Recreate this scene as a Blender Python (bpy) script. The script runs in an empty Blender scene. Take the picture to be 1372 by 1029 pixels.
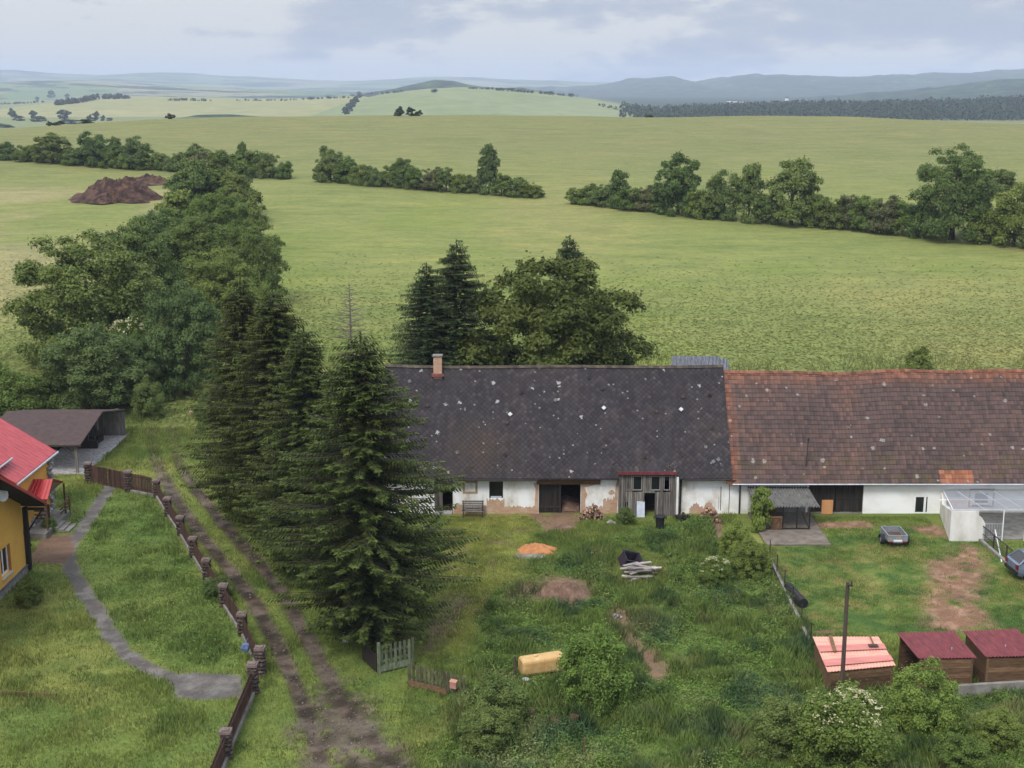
import bpy, math, random
import numpy as np
from mathutils import Vector, Matrix
R = math.radians
RNG = np.random.default_rng(7)
random.seed(7)
scene = bpy.context.scene
COL = scene.collection

# ------------------------------------------------------------------ camera
F, PX, PY, PITCH, CAMH, CAMY = 1800.0, 686.0, 514.5, R(12.513), 27.65, -44.25
cam_d = bpy.data.cameras.new('camera')
cam = bpy.data.objects.new('camera', cam_d); COL.objects.link(cam)
cam.location = (0, CAMY, CAMH); cam.rotation_euler = (R(90) - PITCH, 0, 0)
cam_d.sensor_width = 36; cam_d.lens = 36 * F / 1372
cam_d.clip_start = .1; cam_d.clip_end = 30000
scene.camera = cam
FW = Vector((0, math.cos(PITCH), -math.sin(PITCH))); UP = Vector((0, math.sin(PITCH), math.cos(PITCH)))
CAM = Vector((0, CAMY, CAMH))

def ray(px, py):
    return (FW + Vector((1, 0, 0)) * ((px - PX) / F) + UP * (-(py - PY) / F))
def at(px, py, z=0.0):
    d = ray(px, py); t = (z - CAMH) / d.z; return CAM + d * t
def aty(px, py, Y):
    d = ray(px, py); return CAM + d * ((Y - CAMY) / d.y)
def atx(px, py, X):
    d = ray(px, py); return CAM + d * (X / d.x)

# ------------------------------------------------------------------ noise (numpy)
_H = np.random.default_rng(3).random((256, 256))
def vnoise(x, y, s, seed=0):
    x = np.asarray(x, float) / s + seed * 17.31; y = np.asarray(y, float) / s + seed * 5.77
    xi = np.floor(x).astype(int); yi = np.floor(y).astype(int)
    fx = x - xi; fy = y - yi; fx = fx * fx * (3 - 2 * fx); fy = fy * fy * (3 - 2 * fy)
    g = lambda a, b: _H[a % 256, b % 256]
    return (g(xi, yi) * (1 - fx) + g(xi + 1, yi) * fx) * (1 - fy) + (g(xi, yi + 1) * (1 - fx) + g(xi + 1, yi + 1) * fx) * fy
def fbm(x, y, s, seed=0, n=3):
    r = 0; a = .5; tot = 0
    for i in range(n):
        r = r + a * vnoise(x, y, s / 2 ** i, seed + i * 3); tot += a; a *= .55
    return r / tot
def sstep(a, b, x):
    t = np.clip((np.asarray(x, float) - a) / (b - a), 0, 1); return t * t * (3 - 2 * t)

# ------------------------------------------------------------------ terrain
_ys = np.arange(-400, 12000, 1.0)
_sl = .054 * sstep(56, 80, _ys) * (1 - sstep(360, 430, _ys)) - .075 * sstep(400, 500, _ys) * (1 - sstep(700, 1000, _ys))
_hz = np.cumsum(_sl)
def H(x, y):
    x = np.asarray(x, float); y = np.asarray(y, float)
    h = np.interp(y, _ys, _hz)
    k = 1 - (.27 * sstep(-80, -190, x) + .17 * sstep(110, 190, x)) * sstep(200, 380, y)
    pos = np.maximum(h, 0) * k + np.minimum(h, 0)
    und = (fbm(x, y, 60, 1) - .5) * 2.2 * sstep(60, 130, y)
    far = sstep(900, 1400, y)
    return pos * (1) + und * (1 - far)
def Hs(x, y): return float(H(x, y))
def ont(px, py):
    d = ray(px, py); t = 12.0; st = .5
    while t < 9000:
        p = CAM + d * t
        if p.z <= Hs(p.x, p.y):
            lo, hi = t - st, t
            for _ in range(24):
                m = (lo + hi) / 2; q = CAM + d * m
                if q.z <= Hs(q.x, q.y): hi = m
                else: lo = m
            p = CAM + d * hi
            return Vector((p.x, p.y, Hs(p.x, p.y)))
        st = max(.5, t * .01); t += st
    return None

# ------------------------------------------------------------------ materials
class Nt:
    def __init__(s, name):
        s.m = bpy.data.materials.new(name); s.m.use_nodes = True
        s.t = s.m.node_tree; s.t.nodes.clear()
        s.out = s.n('ShaderNodeOutputMaterial'); s.pos = None
    def n(s, typ, **kw):
        nd = s.t.nodes.new(typ)
        for k, v in kw.items(): setattr(nd, k, v)
        return nd
    def l(s, a, b): s.t.links.new(a, b)
    def put(s, sock, v):
        if isinstance(v, bpy.types.NodeSocket): s.l(v, sock)
        else: sock.default_value = v
    def math(s, op, a, b=0.0, c=None, clamp=False):
        nd = s.n('ShaderNodeMath', operation=op, use_clamp=clamp)
        s.put(nd.inputs[0], a); s.put(nd.inputs[1], b)
        if c is not None: s.put(nd.inputs[2], c)
        return nd.outputs[0]
    def P(s):
        if s.pos is None: s.pos = s.n('ShaderNodeNewGeometry').outputs['Position']
        return s.pos
    def O(s): return s.n('ShaderNodeTexCoord').outputs['Object']
    def sc(s, v, xyz):
        nd = s.n('ShaderNodeVectorMath', operation='MULTIPLY'); s.l(v, nd.inputs[0]); nd.inputs[1].default_value = xyz; return nd.outputs[0]
    def noise(s, v, scale, detail=3, rough=.6, dist=0):
        nd = s.n('ShaderNodeTexNoise'); s.l(v, nd.inputs['Vector']); nd.inputs['Scale'].default_value = scale
        nd.inputs['Detail'].default_value = detail; nd.inputs['Roughness'].default_value = rough; nd.inputs['Distortion'].default_value = dist
        return nd.outputs['Fac']
    def ramp(s, f, stops, interp='LINEAR'):
        nd = s.n('ShaderNodeValToRGB'); s.l(f, nd.inputs[0]); e = nd.color_ramp.elements; nd.color_ramp.interpolation = interp
        while len(e) < len(stops): e.new(.5)
        for i, (p, c) in enumerate(stops):
            e[i].position = p; e[i].color = (c[0], c[1], c[2], 1) if not isinstance(c, (int, float)) else (c, c, c, 1)
        return nd.outputs['Color']
    def mix(s, f, a, b, mode='MIX'):
        nd = s.n('ShaderNodeMix', data_type='RGBA', blend_type=mode)
        s.put(nd.inputs[0], f)
        for k, v in ((6, a), (7, b)):
            if isinstance(v, tuple) and len(v) == 3: v = v + (1,)
            s.put(nd.inputs[k], v)
        return nd.outputs[2]
    def attr(s, name, out='Fac'): return s.n('ShaderNodeAttribute', attribute_name=name).outputs[out]
    def bump(s, h, strength, dist=.05):
        nd = s.n('ShaderNodeBump'); s.l(h, nd.inputs['Height']); nd.inputs['Strength'].default_value = strength; nd.inputs['Distance'].default_value = dist
        return nd.outputs['Normal']
    def bsdf(s, col, rough=.9, normal=None, metal=0.0, spec=.3, **kw):
        b = s.n('ShaderNodeBsdfPrincipled')
        if isinstance(col, tuple) and len(col) == 3: col = col + (1,)
        s.put(b.inputs['Base Color'], col); s.put(b.inputs['Roughness'], rough); s.put(b.inputs['Metallic'], metal)
        s.put(b.inputs['Specular IOR Level'], spec)
        if normal is not None: s.l(normal, b.inputs['Normal'])
        s.l(b.outputs[0], s.out.inputs['Surface']); return b

def surf(name, stops, scale=2.0, stretch=(1, 1, 1), rough=.85, bump=.0, bdist=.02, bscale=None, tint=0.0, metal=0, spec=.25, detail=4, world=False):
    """two or more colours driven by noise, tint attribute varies pieces"""
    m = Nt(name); v = m.sc(m.P() if world else m.O(), stretch)
    f = m.noise(v, scale, detail)
    c = m.ramp(f, stops)
    if tint:
        t = m.attr('tint'); k = m.math('MULTIPLY_ADD', t, tint * 2, 1 - tint)
        c = m.mix(1.0, c, m.n('ShaderNodeCombineColor').outputs[0], 'MULTIPLY')
        cc = [x for x in m.t.nodes if x.bl_idname == 'ShaderNodeCombineColor'][-1]
        for i in range(3): m.l(k, cc.inputs[i])
    nrm = None
    if bump: nrm = m.bump(m.noise(v, bscale or scale * 4, 4), bump, bdist)
    m.bsdf(c, rough, nrm, metal, spec); return m.m

M = {}
def dk(c, k): return tuple(x * k for x in c)
M['plaster'] = surf('plaster', [(.25, (.50, .47, .41)), (.40, (.68, .67, .64)), (.6, (.78, .78, .77)), (.8, (.80, .80, .80))], .55, (1, 1, 1.6), .9, .25, .02, 9)
M['plaster_old'] = surf('plaster_old', [(.28, (.36, .30, .23)), (.40, (.62, .59, .54)), (.55, (.78, .78, .77)), (.8, (.81, .81, .81))], .9, (1, 1, .6), .92, .3, .02, 8)
M['yellow'] = surf('yellow_render', [(.3, (.66, .36, .075)), (.7, (.76, .44, .10))], .8, (1, 1, 1), .9, .15, .01, 20)
M['wood_grey'] = surf('weathered_wood', [(.25, (.06, .052, .045)), (.5, (.14, .125, .11)), (.8, (.23, .21, .19))], 3, (4, 4, .35), .9, .3, .01, 8, tint=.45)
M['wood_dark'] = surf('dark_wood', [(.3, (.012, .010, .009)), (.7, (.035, .028, .023))], 3, (4, 4, .35), .85, .3, .01, 8, tint=.4)
M['wood_brown'] = surf('brown_wood', [(.3, (.07, .04, .022)), (.7, (.16, .095, .05))], 3, (.6, 4, 4), .85, .3, .01, 8, tint=.4)
M['picket'] = surf('picket_brown', [(.3, (.035, .018, .014)), (.7, (.085, .045, .034))], 4, (2, 2, .5), .8, .2, .01, 8, tint=.4)
M['green_paint'] = surf('faded_green_paint', [(.3, (.055, .065, .04)), (.5, (.11, .13, .08)), (.8, (.19, .20, .14))], 5, (2, 2, .6), .85, .2, .01, 8, tint=.3)
M['concrete'] = surf('concrete', [(.3, (.12, .11, .095)), (.7, (.25, .235, .21))], 1.6, rough=.95, bump=.3, bdist=.02)
M['cap'] = surf('capstone', [(.3, (.10, .072, .066)), (.7, (.20, .152, .138))], 5, rough=.95, bump=.5)
M['stone'] = surf('rubble_stone', [(.3, (.028, .020, .017)), (.5, (.066, .048, .041)), (.75, (.13, .098, .085))], 7, rough=.95, bump=.9, bdist=.04, bscale=9, tint=.3)
M['stone_pale'] = surf('pale_stone', [(.3, (.14, .135, .13)), (.7, (.42, .40, .38))], 5, rough=.9, bump=.7, bdist=.04, tint=.3)
M['rust_red'] = surf('rusty_red_sheet', [(.3, (.13, .04, .04)), (.7, (.25, .085, .08))], 3, rough=.6, bump=.1)
M['red_metal'] = surf('red_sheet_roof', [(.25, (.25, .035, .04)), (.5, (.36, .048, .052)), (.75, (.44, .075, .078))], 2.2, (.7, 1.5, 1), rough=.45, spec=.4, detail=6)
M['red_gloss'] = surf('glossy_red_sheet', [(.3, (.30, .015, .015)), (.7, (.38, .022, .02))], 1.2, rough=.25, spec=.5)
M['maroon'] = surf('maroon_corrugated', [(.25, (.075, .020, .022)), (.5, (.14, .027, .032)), (.72, (.19, .045, .048))], 3.5, (1.5, .6, 1), rough=.6, spec=.3, detail=6)
M['salmon'] = surf('salmon_sheet', [(.25, (.42, .22, .16)), (.5, (.52, .27, .20)), (.62, (.49, .20, .16)), (.8, (.54, .32, .25))], 1.3, (.5, 2.5, 1), .6, .1, .01, 6, tint=.3)
M['grey_sheet'] = surf('grey_corrugated', [(.25, (.055, .053, .05)), (.5, (.12, .118, .11)), (.8, (.19, .185, .17))], 2.2, (1.5, 1, 1), .8, .1)
M['shed_sheet'] = surf('blue_grey_sheet', [(.3, (.05, .055, .07)), (.7, (.15, .155, .17))], 3, (3, .3, 1), .6)
M['shingle'] = surf('brown_shingle', [(.3, (.046, .030, .028)), (.7, (.074, .050, .046))], 2.5, rough=.9, bump=.25, bscale=30)
M['galv'] = surf('galvanised_steel', [(.3, (.38, .40, .42)), (.7, (.55, .57, .60))], 4, rough=.45, metal=.6, spec=.4)
M['trailer'] = surf('trailer_grey', [(.3, (.20, .215, .235)), (.7, (.32, .34, .36))], 4, rough=.5, metal=.4, spec=.4)
M['hill_mid'] = None
M['iron'] = surf('dark_iron', [(.3, (.02, .018, .017)), (.7, (.05, .042, .04))], 6, rough=.7)
M['white'] = surf('white_frame', [(.3, (.70, .71, .72)), (.7, (.80, .80, .80))], 3, rough=.5)
M['black'] = surf('black_plastic', [(.3, (.010, .010, .012)), (.7, (.022, .022, .025))], 4, rough=.45)
M['rubber'] = surf('tyre_rubber', [(.3, (.012, .012, .012)), (.7, (.025, .025, .025))], 9, rough=.85)
M['purple'] = surf('dark_purple_plastic', [(.3, (.020, .014, .024)), (.7, (.045, .03, .05))], 4, rough=.5)
M['tank'] = surf('yellow_plastic', [(.25, (.40, .22, .08)), (.5, (.50, .32, .13)), (.75, (.56, .43, .25))], 2, rough=.5, bump=.1)
M['orange_board'] = surf('orange_board', [(.3, (.42, .20, .085)), (.7, (.52, .26, .11))], 3, (1, 1, .4), .8)
M['pale_panel'] = surf('pale_blue_panel', [(.3, (.36, .40, .46)), (.7, (.52, .56, .62))], 3, rough=.6)
M['pink'] = surf('pink_paint', [(.3, (.32, .15, .12)), (.7, (.42, .22, .18))], 8, rough=.6)
M['blue'] = surf('blue_plastic', [(.3, (.06, .09, .18)), (.7, (.11, .15, .27))], 5, rough=.5)
M['red_lens'] = surf('red_lens', [(.3, (.10, .008, .008)), (.7, (.16, .012, .012))], 5, rough=.25)
M['carpaint'] = surf('steel_blue_paint', [(.3, (.13, .17, .24)), (.7, (.17, .21, .29))], 1, rough=.25, metal=.3, spec=.5)
M['sand'] = surf('orange_sand', [(.3, (.32, .13, .05)), (.7, (.44, .20, .085))], 2.5, rough=.95, bump=.4, bscale=12)
M['earth'] = surf('brown_earth', [(.3, (.095, .055, .037)), (.55, (.165, .10, .07)), (.75, (.24, .165, .125))], 2.2, rough=.95, bump=.8, bdist=.08, bscale=8)
M['manure'] = surf('dark_manure', [(.3, (.018, .012, .011)), (.48, (.055, .030, .024)), (.62, (.12, .066, .042)), (.75, (.17, .10, .06))], .8, rough=.95, bump=1, bdist=.5, bscale=2.2)
M['log'] = surf('split_log', [(.3, (.15, .085, .055)), (.7, (.36, .235, .165))], 9, rough=.9, tint=.8)
M['brickrub'] = surf('broken_brick', [(.3, (.13, .07, .045)), (.7, (.28, .17, .12))], 9, rough=.9, tint=.7)
M['bark'] = surf('bark', [(.3, (.028, .022, .017)), (.7, (.085, .068, .053))], 5, (3, 3, .6), .95, .8, .03, 9)
M['pole'] = surf('pole_wood', [(.3, (.045, .032, .025)), (.7, (.10, .075, .058))], 5, (5, 5, .3), .9, .4, .01, 9)
M['deadwood'] = surf('dead_twigs', [(.3, (.10, .085, .07)), (.7, (.18, .155, .13))], 5, rough=.95)
M['interior'] = surf('interior_dirt_and_shade', [(.3, (.05, .035, .025)), (.7, (.12, .08, .055))], 2, rough=.95)
M['terrace_wall'] = surf('damp_white_plaster', [(.25, (.42, .39, .34)), (.5, (.62, .60, .56)), (.8, (.74, .73, .71))], 1.1, (1, 1, .5), .9, .2, .02, 10)
M['terrace_blue'] = surf('pale_plaster', [(.3, (.58, .60, .64)), (.7, (.70, .72, .76))], .8, rough=.9)

def m_glass_dark():
    m = Nt('window_glass'); m.bsdf((.012, .014, .016), .08, spec=.5); return m.m
M['glass'] = m_glass_dark()
def m_sheet_clear():
    m = Nt('clear_roof_sheet'); tr = m.n('ShaderNodeBsdfTransparent'); tr.inputs[0].default_value = (.90, .93, .97, 1)
    g = m.n('ShaderNodeBsdfGlossy'); g.inputs['Roughness'].default_value = .12
    fr = m.n('ShaderNodeFresnel'); fr.inputs[0].default_value = 1.4
    df = m.n('ShaderNodeBsdfDiffuse'); df.inputs[0].default_value = (.74, .79, .86, 1)
    x = m.n('ShaderNodeMixShader'); x.inputs[0].default_value = .22; m.l(tr.outputs[0], x.inputs[1]); m.l(df.outputs[0], x.inputs[2])
    y = m.n('ShaderNodeMixShader'); m.l(fr.outputs[0], y.inputs[0]); m.l(x.outputs[0], y.inputs[1]); m.l(g.outputs[0], y.inputs[2])
    m.l(y.outputs[0], m.out.inputs['Surface']); return m.m
M['clear'] = m_sheet_clear()
def m_mesh_wire():
    m = Nt('wire_mesh'); v = m.O(); sx = m.n('ShaderNodeSeparateXYZ'); m.l(v, sx.inputs[0])
    a = m.math('ADD', sx.outputs[0], sx.outputs[1]); 
    f1 = m.math('FRACT', m.math('MULTIPLY', m.math('ADD', a, sx.outputs[2]), 9)); f2 = m.math('FRACT', m.math('MULTIPLY', m.math('SUBTRACT', a, sx.outputs[2]), 9))
    g = m.math('MAXIMUM', m.math('LESS_THAN', f1, .14), m.math('LESS_THAN', f2, .14))
    tr = m.n('ShaderNodeBsdfTransparent'); df = m.n('ShaderNodeBsdfDiffuse'); df.inputs[0].default_value = (.05, .055, .05, 1)
    x = m.n('ShaderNodeMixShader'); m.l(g, x.inputs[0]); m.l(tr.outputs[0], x.inputs[1]); m.l(df.outputs[0], x.inputs[2]); m.l(x.outputs[0], m.out.inputs['Surface']); return m.m
M['wire'] = m_mesh_wire()

def m_brick():
    m = Nt('exposed_brick'); v = m.O(); sx = m.n('ShaderNodeSeparateXYZ'); m.l(v, sx.inputs[0])
    cb = m.n('ShaderNodeCombineXYZ'); m.l(sx.outputs[0], cb.inputs[0]); m.l(sx.outputs[2], cb.inputs[1])
    b = m.n('ShaderNodeTexBrick'); m.l(cb.outputs[0], b.inputs['Vector']); b.inputs['Scale'].default_value = 1
    b.inputs['Brick Width'].default_value = .29; b.inputs['Row Height'].default_value = .09; b.inputs['Mortar Size'].default_value = .012
    b.inputs['Color1'].default_value = (.36, .19, .10, 1); b.inputs['Color2'].default_value = (.46, .27, .16, 1); b.inputs['Mortar'].default_value = (.42, .34, .27, 1)
    c = m.mix(m.ramp(m.noise(v, 2.2), [(.45, 0.), (.7, .55)]), b.outputs['Color'], (.52, .42, .33))
    m.bsdf(c, .95, m.bump(m.noise(v, 14), .5, .03)); return m.m
M['brick'] = m_brick()

def m_slate():
    m = Nt('dark_diamond_slate'); sx = m.n('ShaderNodeSeparateXYZ'); m.l(m.P(), sx.inputs[0])
    x, z = sx.outputs[0], sx.outputs[2]
    v = m.math('MULTIPLY', z, 1.27)
    wob = m.math('MULTIPLY', m.noise(m.P(), 1.1, 2), .10)
    a = m.math('ADD', m.math('MULTIPLY', m.math('ADD', x, v), 2.75), wob); b = m.math('ADD', m.math('MULTIPLY', m.math('SUBTRACT', x, v), 2.75), wob)
    fa, fb = m.math('FRACT', a), m.math('FRACT', b)
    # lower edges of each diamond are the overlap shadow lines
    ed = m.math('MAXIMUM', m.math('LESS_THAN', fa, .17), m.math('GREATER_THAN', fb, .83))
    cell = m.n('ShaderNodeCombineXYZ'); m.l(m.math('FLOOR', a), cell.inputs[0]); m.l(m.math('FLOOR', b), cell.inputs[1])
    wn = m.n('ShaderNodeTexWhiteNoise'); m.l(cell.outputs[0], wn.inputs['Vector'])
    big = m.noise(m.sc(m.P(), (1, 1, 1)), .22, 4, .62)
    base = m.ramp(big, [(.3, (.042, .033, .031)), (.48, (.030, .026, .030)), (.62, (.040, .033, .034)), (.8, (.058, .044, .037))])
    base = m.mix(.7, base, m.ramp(wn.outputs['Value'], [(0, (.62, .62, .64)), (.6, (1.0, 1.0, 1.0)), (.9, (1.35, 1.3, 1.25)), (1, (1.9, 1.8, 1.7))]), 'MULTIPLY')
    # brown weathering lower left
    dx = m.math('SUBTRACT', 1.0, m.math('DIVIDE', m.math('ABSOLUTE', m.math('ADD', x, 2.2)), 3.5), clamp=True)
    dz = m.math('SUBTRACT', 1.0, m.math('DIVIDE', m.math('ABSOLUTE', m.math('SUBTRACT', z, 4.2)), 2.2), clamp=True)
    br = m.math('MULTIPLY', m.math('MULTIPLY', dx, dz), m.math('MULTIPLY', m.noise(m.P(), 1.3, 4), 1.5), clamp=True)
    base = m.mix(br, base, (.060, .042, .030))
    moss = m.ramp(m.noise(m.P(), .9, 5, .7), [(.56, 0.), (.72, .6)])
    base = m.mix(moss, base, (.048, .042, .038))
    streak = m.ramp(m.noise(m.sc(m.P(), (2.2, .25, .25)), 1.0, 4, .7), [(.5, 0.), (.75, .5)])
    base = m.mix(streak, base, (.052, .048, .050))
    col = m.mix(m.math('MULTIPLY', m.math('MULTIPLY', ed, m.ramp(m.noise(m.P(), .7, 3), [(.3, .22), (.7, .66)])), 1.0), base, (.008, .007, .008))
    # pale lichen and droppings, thicker towards the left end
    vo = m.n('ShaderNodeTexVoronoi'); m.l(m.P(), vo.inputs['Vector']); vo.inputs['Scale'].default_value = 1.25
    sp = m.n('ShaderNodeSeparateColor'); m.l(vo.outputs['Color'], sp.inputs[0])
    th = m.math('MULTIPLY_ADD', x, .026, .50)
    th = m.math('MINIMUM', m.math('ADD', th, m.math('MULTIPLY', m.math('SUBTRACT', 6.5, z), .05)), .93)
    on = m.math('GREATER_THAN', sp.outputs[0], th)
    rad = m.math('MULTIPLY_ADD', sp.outputs[1], .15, .03)
    rad = m.math('ADD', rad, m.math('MULTIPLY', m.math('SUBTRACT', m.noise(m.P(), 9, 2), .5), .5))
    dot = m.math('MULTIPLY', m.math('LESS_THAN', vo.outputs['Distance'], rad), on)
    vo2 = m.n('ShaderNodeTexVoronoi'); m.l(m.P(), vo2.inputs['Vector']); vo2.inputs['Scale'].default_value = 3.2
    sp2 = m.n('ShaderNodeSeparateColor'); m.l(vo2.outputs['Color'], sp2.inputs[0])
    dot2 = m.math('MULTIPLY', m.math('LESS_THAN', vo2.outputs['Distance'], .22), m.math('GREATER_THAN', sp2.outputs[0], .90))
    col = m.mix(m.math('MULTIPLY', dot2, .55), col, (.26, .25, .24))
    col = m.mix(m.math('MULTIPLY', dot, .8), col, (.32, .32, .31))
    hgt = m.math('MULTIPLY_ADD', ed, -1.0, m.math('MULTIPLY', m.noise(m.P(), 16, 3), .5))
    m.bsdf(col, .8, m.bump(hgt, .5, .03), spec=.2); return m.m
M['slate'] = m_slate()

def m_tiles():
    m = Nt('old_clay_tiles'); sx = m.n('ShaderNodeSeparateXYZ'); m.l(m.P(), sx.inputs[0]); x, z = sx.outputs[0], sx.outputs[2]
    t = m.attr('tint')                       # row number travels in the attribute
    u = m.math('MULTIPLY', x, 4.5)
    cell = m.n('ShaderNodeCombineXYZ'); m.l(m.math('FLOOR', u), cell.inputs[0]); m.l(t, cell.inputs[1])
    wn = m.n('ShaderNodeTexWhiteNoise'); m.l(cell.outputs[0], wn.inputs['Vector'])
    big = m.noise(m.P(), .28, 5, .65)
    base = m.ramp(big, [(.28, (.090, .052, .042)), (.42, (.062, .042, .038)), (.55, (.078, .052, .046)), (.68, (.098, .057, .045)), (.82, (.125, .064, .045))])
    base = m.mix(.85, base, m.ramp(wn.outputs['Value'], [(0, (.6, .6, .62)), (.5, (1, 1, 1)), (.85, (1.2, 1.12, 1.1)), (1, (1.6, 1.3, 1.2))]), 'MULTIPLY')
    orange = m.ramp(wn.outputs['Value'], [(0, (.17, .062, .034)), (.5, (.26, .095, .05)), (1, (.34, .14, .075))])
    # newer orange tiles along ridge, verge and in patches
    top = m.math('MULTIPLY', m.math('SUBTRACT', z, 7.7, clamp=True), 1.1, clamp=True)
    lef = m.math('SUBTRACT', 1.0, m.math('MULTIPLY', m.math('SUBTRACT', x, 14.3), 1.1), clamp=True)
    mz = m.math('MAXIMUM', m.math('MULTIPLY', top, .7), lef)
    pt = m.ramp(m.noise(m.P(), .5, 4, .7), [(.72, 0.), (.88, .4)])
    mz = m.math('MAXIMUM', m.math('MULTIPLY', mz, m.ramp(m.noise(m.P(), 1.3, 3), [(.35, .25), (.6, 1.)])), pt)
    px = m.math('MULTIPLY', m.math('GREATER_THAN', x, 28.1), m.math('LESS_THAN', x, 30.3)); pz = m.math('LESS_THAN', z, 2.95)
    mz = m.math('MAXIMUM', mz, m.math('MULTIPLY', m.math('MULTIPLY', px, pz), .9))
    col = m.mix(mz, base, orange)
    moss = m.math('MULTIPLY', m.ramp(m.noise(m.P(), 1.1, 4, .7), [(.5, 0.), (.66, .8)]), m.math('MULTIPLY', m.math('SUBTRACT', 4.4, z, clamp=True), .8, clamp=True))
    col = m.mix(moss, col, (.075, .06, .022))
    vo = m.n('ShaderNodeTexVoronoi'); m.l(m.P(), vo.inputs['Vector']); vo.inputs['Scale'].default_value = 1.5
    sp = m.n('ShaderNodeSeparateColor'); m.l(vo.outputs['Color'], sp.inputs[0])
    rad = m.math('ADD', m.math('MULTIPLY_ADD', sp.outputs[1], .16, .06), m.math('MULTIPLY', m.math('SUBTRACT', m.noise(m.P(), 9, 2), .5), .45))
    dot = m.math('MULTIPLY', m.math('LESS_THAN', vo.outputs['Distance'], rad), m.math('GREATER_THAN', sp.outputs[0], .72))
    col = m.mix(m.math('MULTIPLY', dot, .6), col, (.30, .29, .25))
    fu = m.math('FRACT', u); gap = m.math('LESS_THAN', fu, .12)
    col = m.mix(m.math('MULTIPLY', gap, .22), col, (.02, .015, .013))
    w = m.math('SINE', m.math('MULTIPLY', fu, math.pi))
    m.bsdf(col, .85, m.bump(m.math('ADD', w, m.math('MULTIPLY', m.noise(m.P(), 14, 3), .5)), .55, .03)); return m.m
M['tiles'] = m_tiles()

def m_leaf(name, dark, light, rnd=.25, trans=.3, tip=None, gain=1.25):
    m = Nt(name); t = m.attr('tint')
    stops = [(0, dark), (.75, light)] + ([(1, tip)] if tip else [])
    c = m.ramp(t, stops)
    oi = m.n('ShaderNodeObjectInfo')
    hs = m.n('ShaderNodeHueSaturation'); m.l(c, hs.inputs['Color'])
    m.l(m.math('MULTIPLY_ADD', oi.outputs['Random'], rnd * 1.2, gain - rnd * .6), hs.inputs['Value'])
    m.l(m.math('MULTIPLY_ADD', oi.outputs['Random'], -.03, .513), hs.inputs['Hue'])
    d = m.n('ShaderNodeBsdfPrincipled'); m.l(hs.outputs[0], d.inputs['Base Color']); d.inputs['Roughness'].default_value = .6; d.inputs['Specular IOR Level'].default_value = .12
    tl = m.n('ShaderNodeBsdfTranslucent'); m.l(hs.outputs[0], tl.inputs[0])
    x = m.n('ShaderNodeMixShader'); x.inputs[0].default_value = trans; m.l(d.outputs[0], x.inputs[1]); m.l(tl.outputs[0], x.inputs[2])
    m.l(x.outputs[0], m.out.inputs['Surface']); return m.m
M['leaf_mid'] = m_leaf('leaves_mid_green', (.040, .068, .014), (.135, .182, .042))
M['leaf_dark'] = m_leaf('leaves_dark_green', (.034, .060, .016), (.115, .160, .045))
M['leaf_blue'] = m_leaf('leaves_blue_green', (.036, .058, .018), (.104, .146, .048))
M['leaf_olive'] = m_leaf('leaves_olive_green', (.038, .058, .013), (.122, .160, .040))
M['leaf_walnut'] = m_leaf('leaves_deep_olive', (.034, .048, .010), (.105, .128, .030), gain=1.05)
M['leaf_bright'] = m_leaf('leaves_bright_green', (.055, .092, .018), (.165, .23, .05))
M['leaf_red'] = m_leaf('leaves_reddish', (.048, .054, .022), (.125, .128, .052))
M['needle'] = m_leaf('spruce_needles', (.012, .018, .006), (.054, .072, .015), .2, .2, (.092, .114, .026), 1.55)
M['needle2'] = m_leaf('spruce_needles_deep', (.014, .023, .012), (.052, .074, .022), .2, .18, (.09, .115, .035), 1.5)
M['blossom'] = m_leaf('cream_blossom', (.38, .38, .18), (.54, .53, .32), .1, .3, None, 1.0)
M['far_leaf'] = m_leaf('far_leaves', (.016, .030, .014), (.045, .070, .030), .2, .1, None, 1.0)

def m_grass(name):
    m = Nt(name); c = m.attr('gcol', 'Color')
    d = m.n('ShaderNodeBsdfPrincipled'); m.l(c, d.inputs['Base Color']); d.inputs['Roughness'].default_value = .75; d.inputs['Specular IOR Level'].default_value = .06
    tl = m.n('ShaderNodeBsdfTranslucent'); m.l(c, tl.inputs[0])
    x = m.n('ShaderNodeMixShader'); x.inputs[0].default_value = .3; m.l(d.outputs[0], x.inputs[1]); m.l(tl.outputs[0], x.inputs[2])
    m.l(x.outputs[0], m.out.inputs['Surface']); return m.m
M['grass'] = m_grass('grass_blades')

def m_ground():
    m = Nt('ground_cover'); c = m.attr('gcol', 'Color'); p = m.P()
    n1 = m.noise(p, 6.5, 6, .75); n2 = m.noise(m.sc(p, (.05, .16, .05)), 1, 5, .7); n3 = m.noise(m.sc(p, (.35, .9, .35)), .5, 5, .7)
    k = m.ramp(n1, [(.25, (.70, .70, .70)), (.5, (1, 1, 1)), (.75, (1.3, 1.28, 1.25))])
    c = m.mix(1, c, k, 'MULTIPLY')
    c = m.mix(1, c, m.ramp(n2, [(.3, (.82, .88, .82)), (.5, (1, 1, 1)), (.7, (1.22, 1.1, 1.1))]), 'MULTIPLY')
    c = m.mix(1, c, m.ramp(n3, [(.3, (.78, .82, .8)), (.5, (1, 1, 1)), (.7, (1.18, 1.14, 1.1))]), 'MULTIPLY')
    c = m.mix(1, c, m.ramp(m.noise(m.sc(p, (1, 1.6, 1)), .8, 7, .8), [(.3, (.74, .76, .76)), (.5, (1, 1, 1)), (.7, (1.24, 1.2, 1.18))]), 'MULTIPLY')
    m.bsdf(c, .95, m.bump(n1, .6, .08), spec=.1); return m.m
M['ground'] = m_ground()

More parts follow.
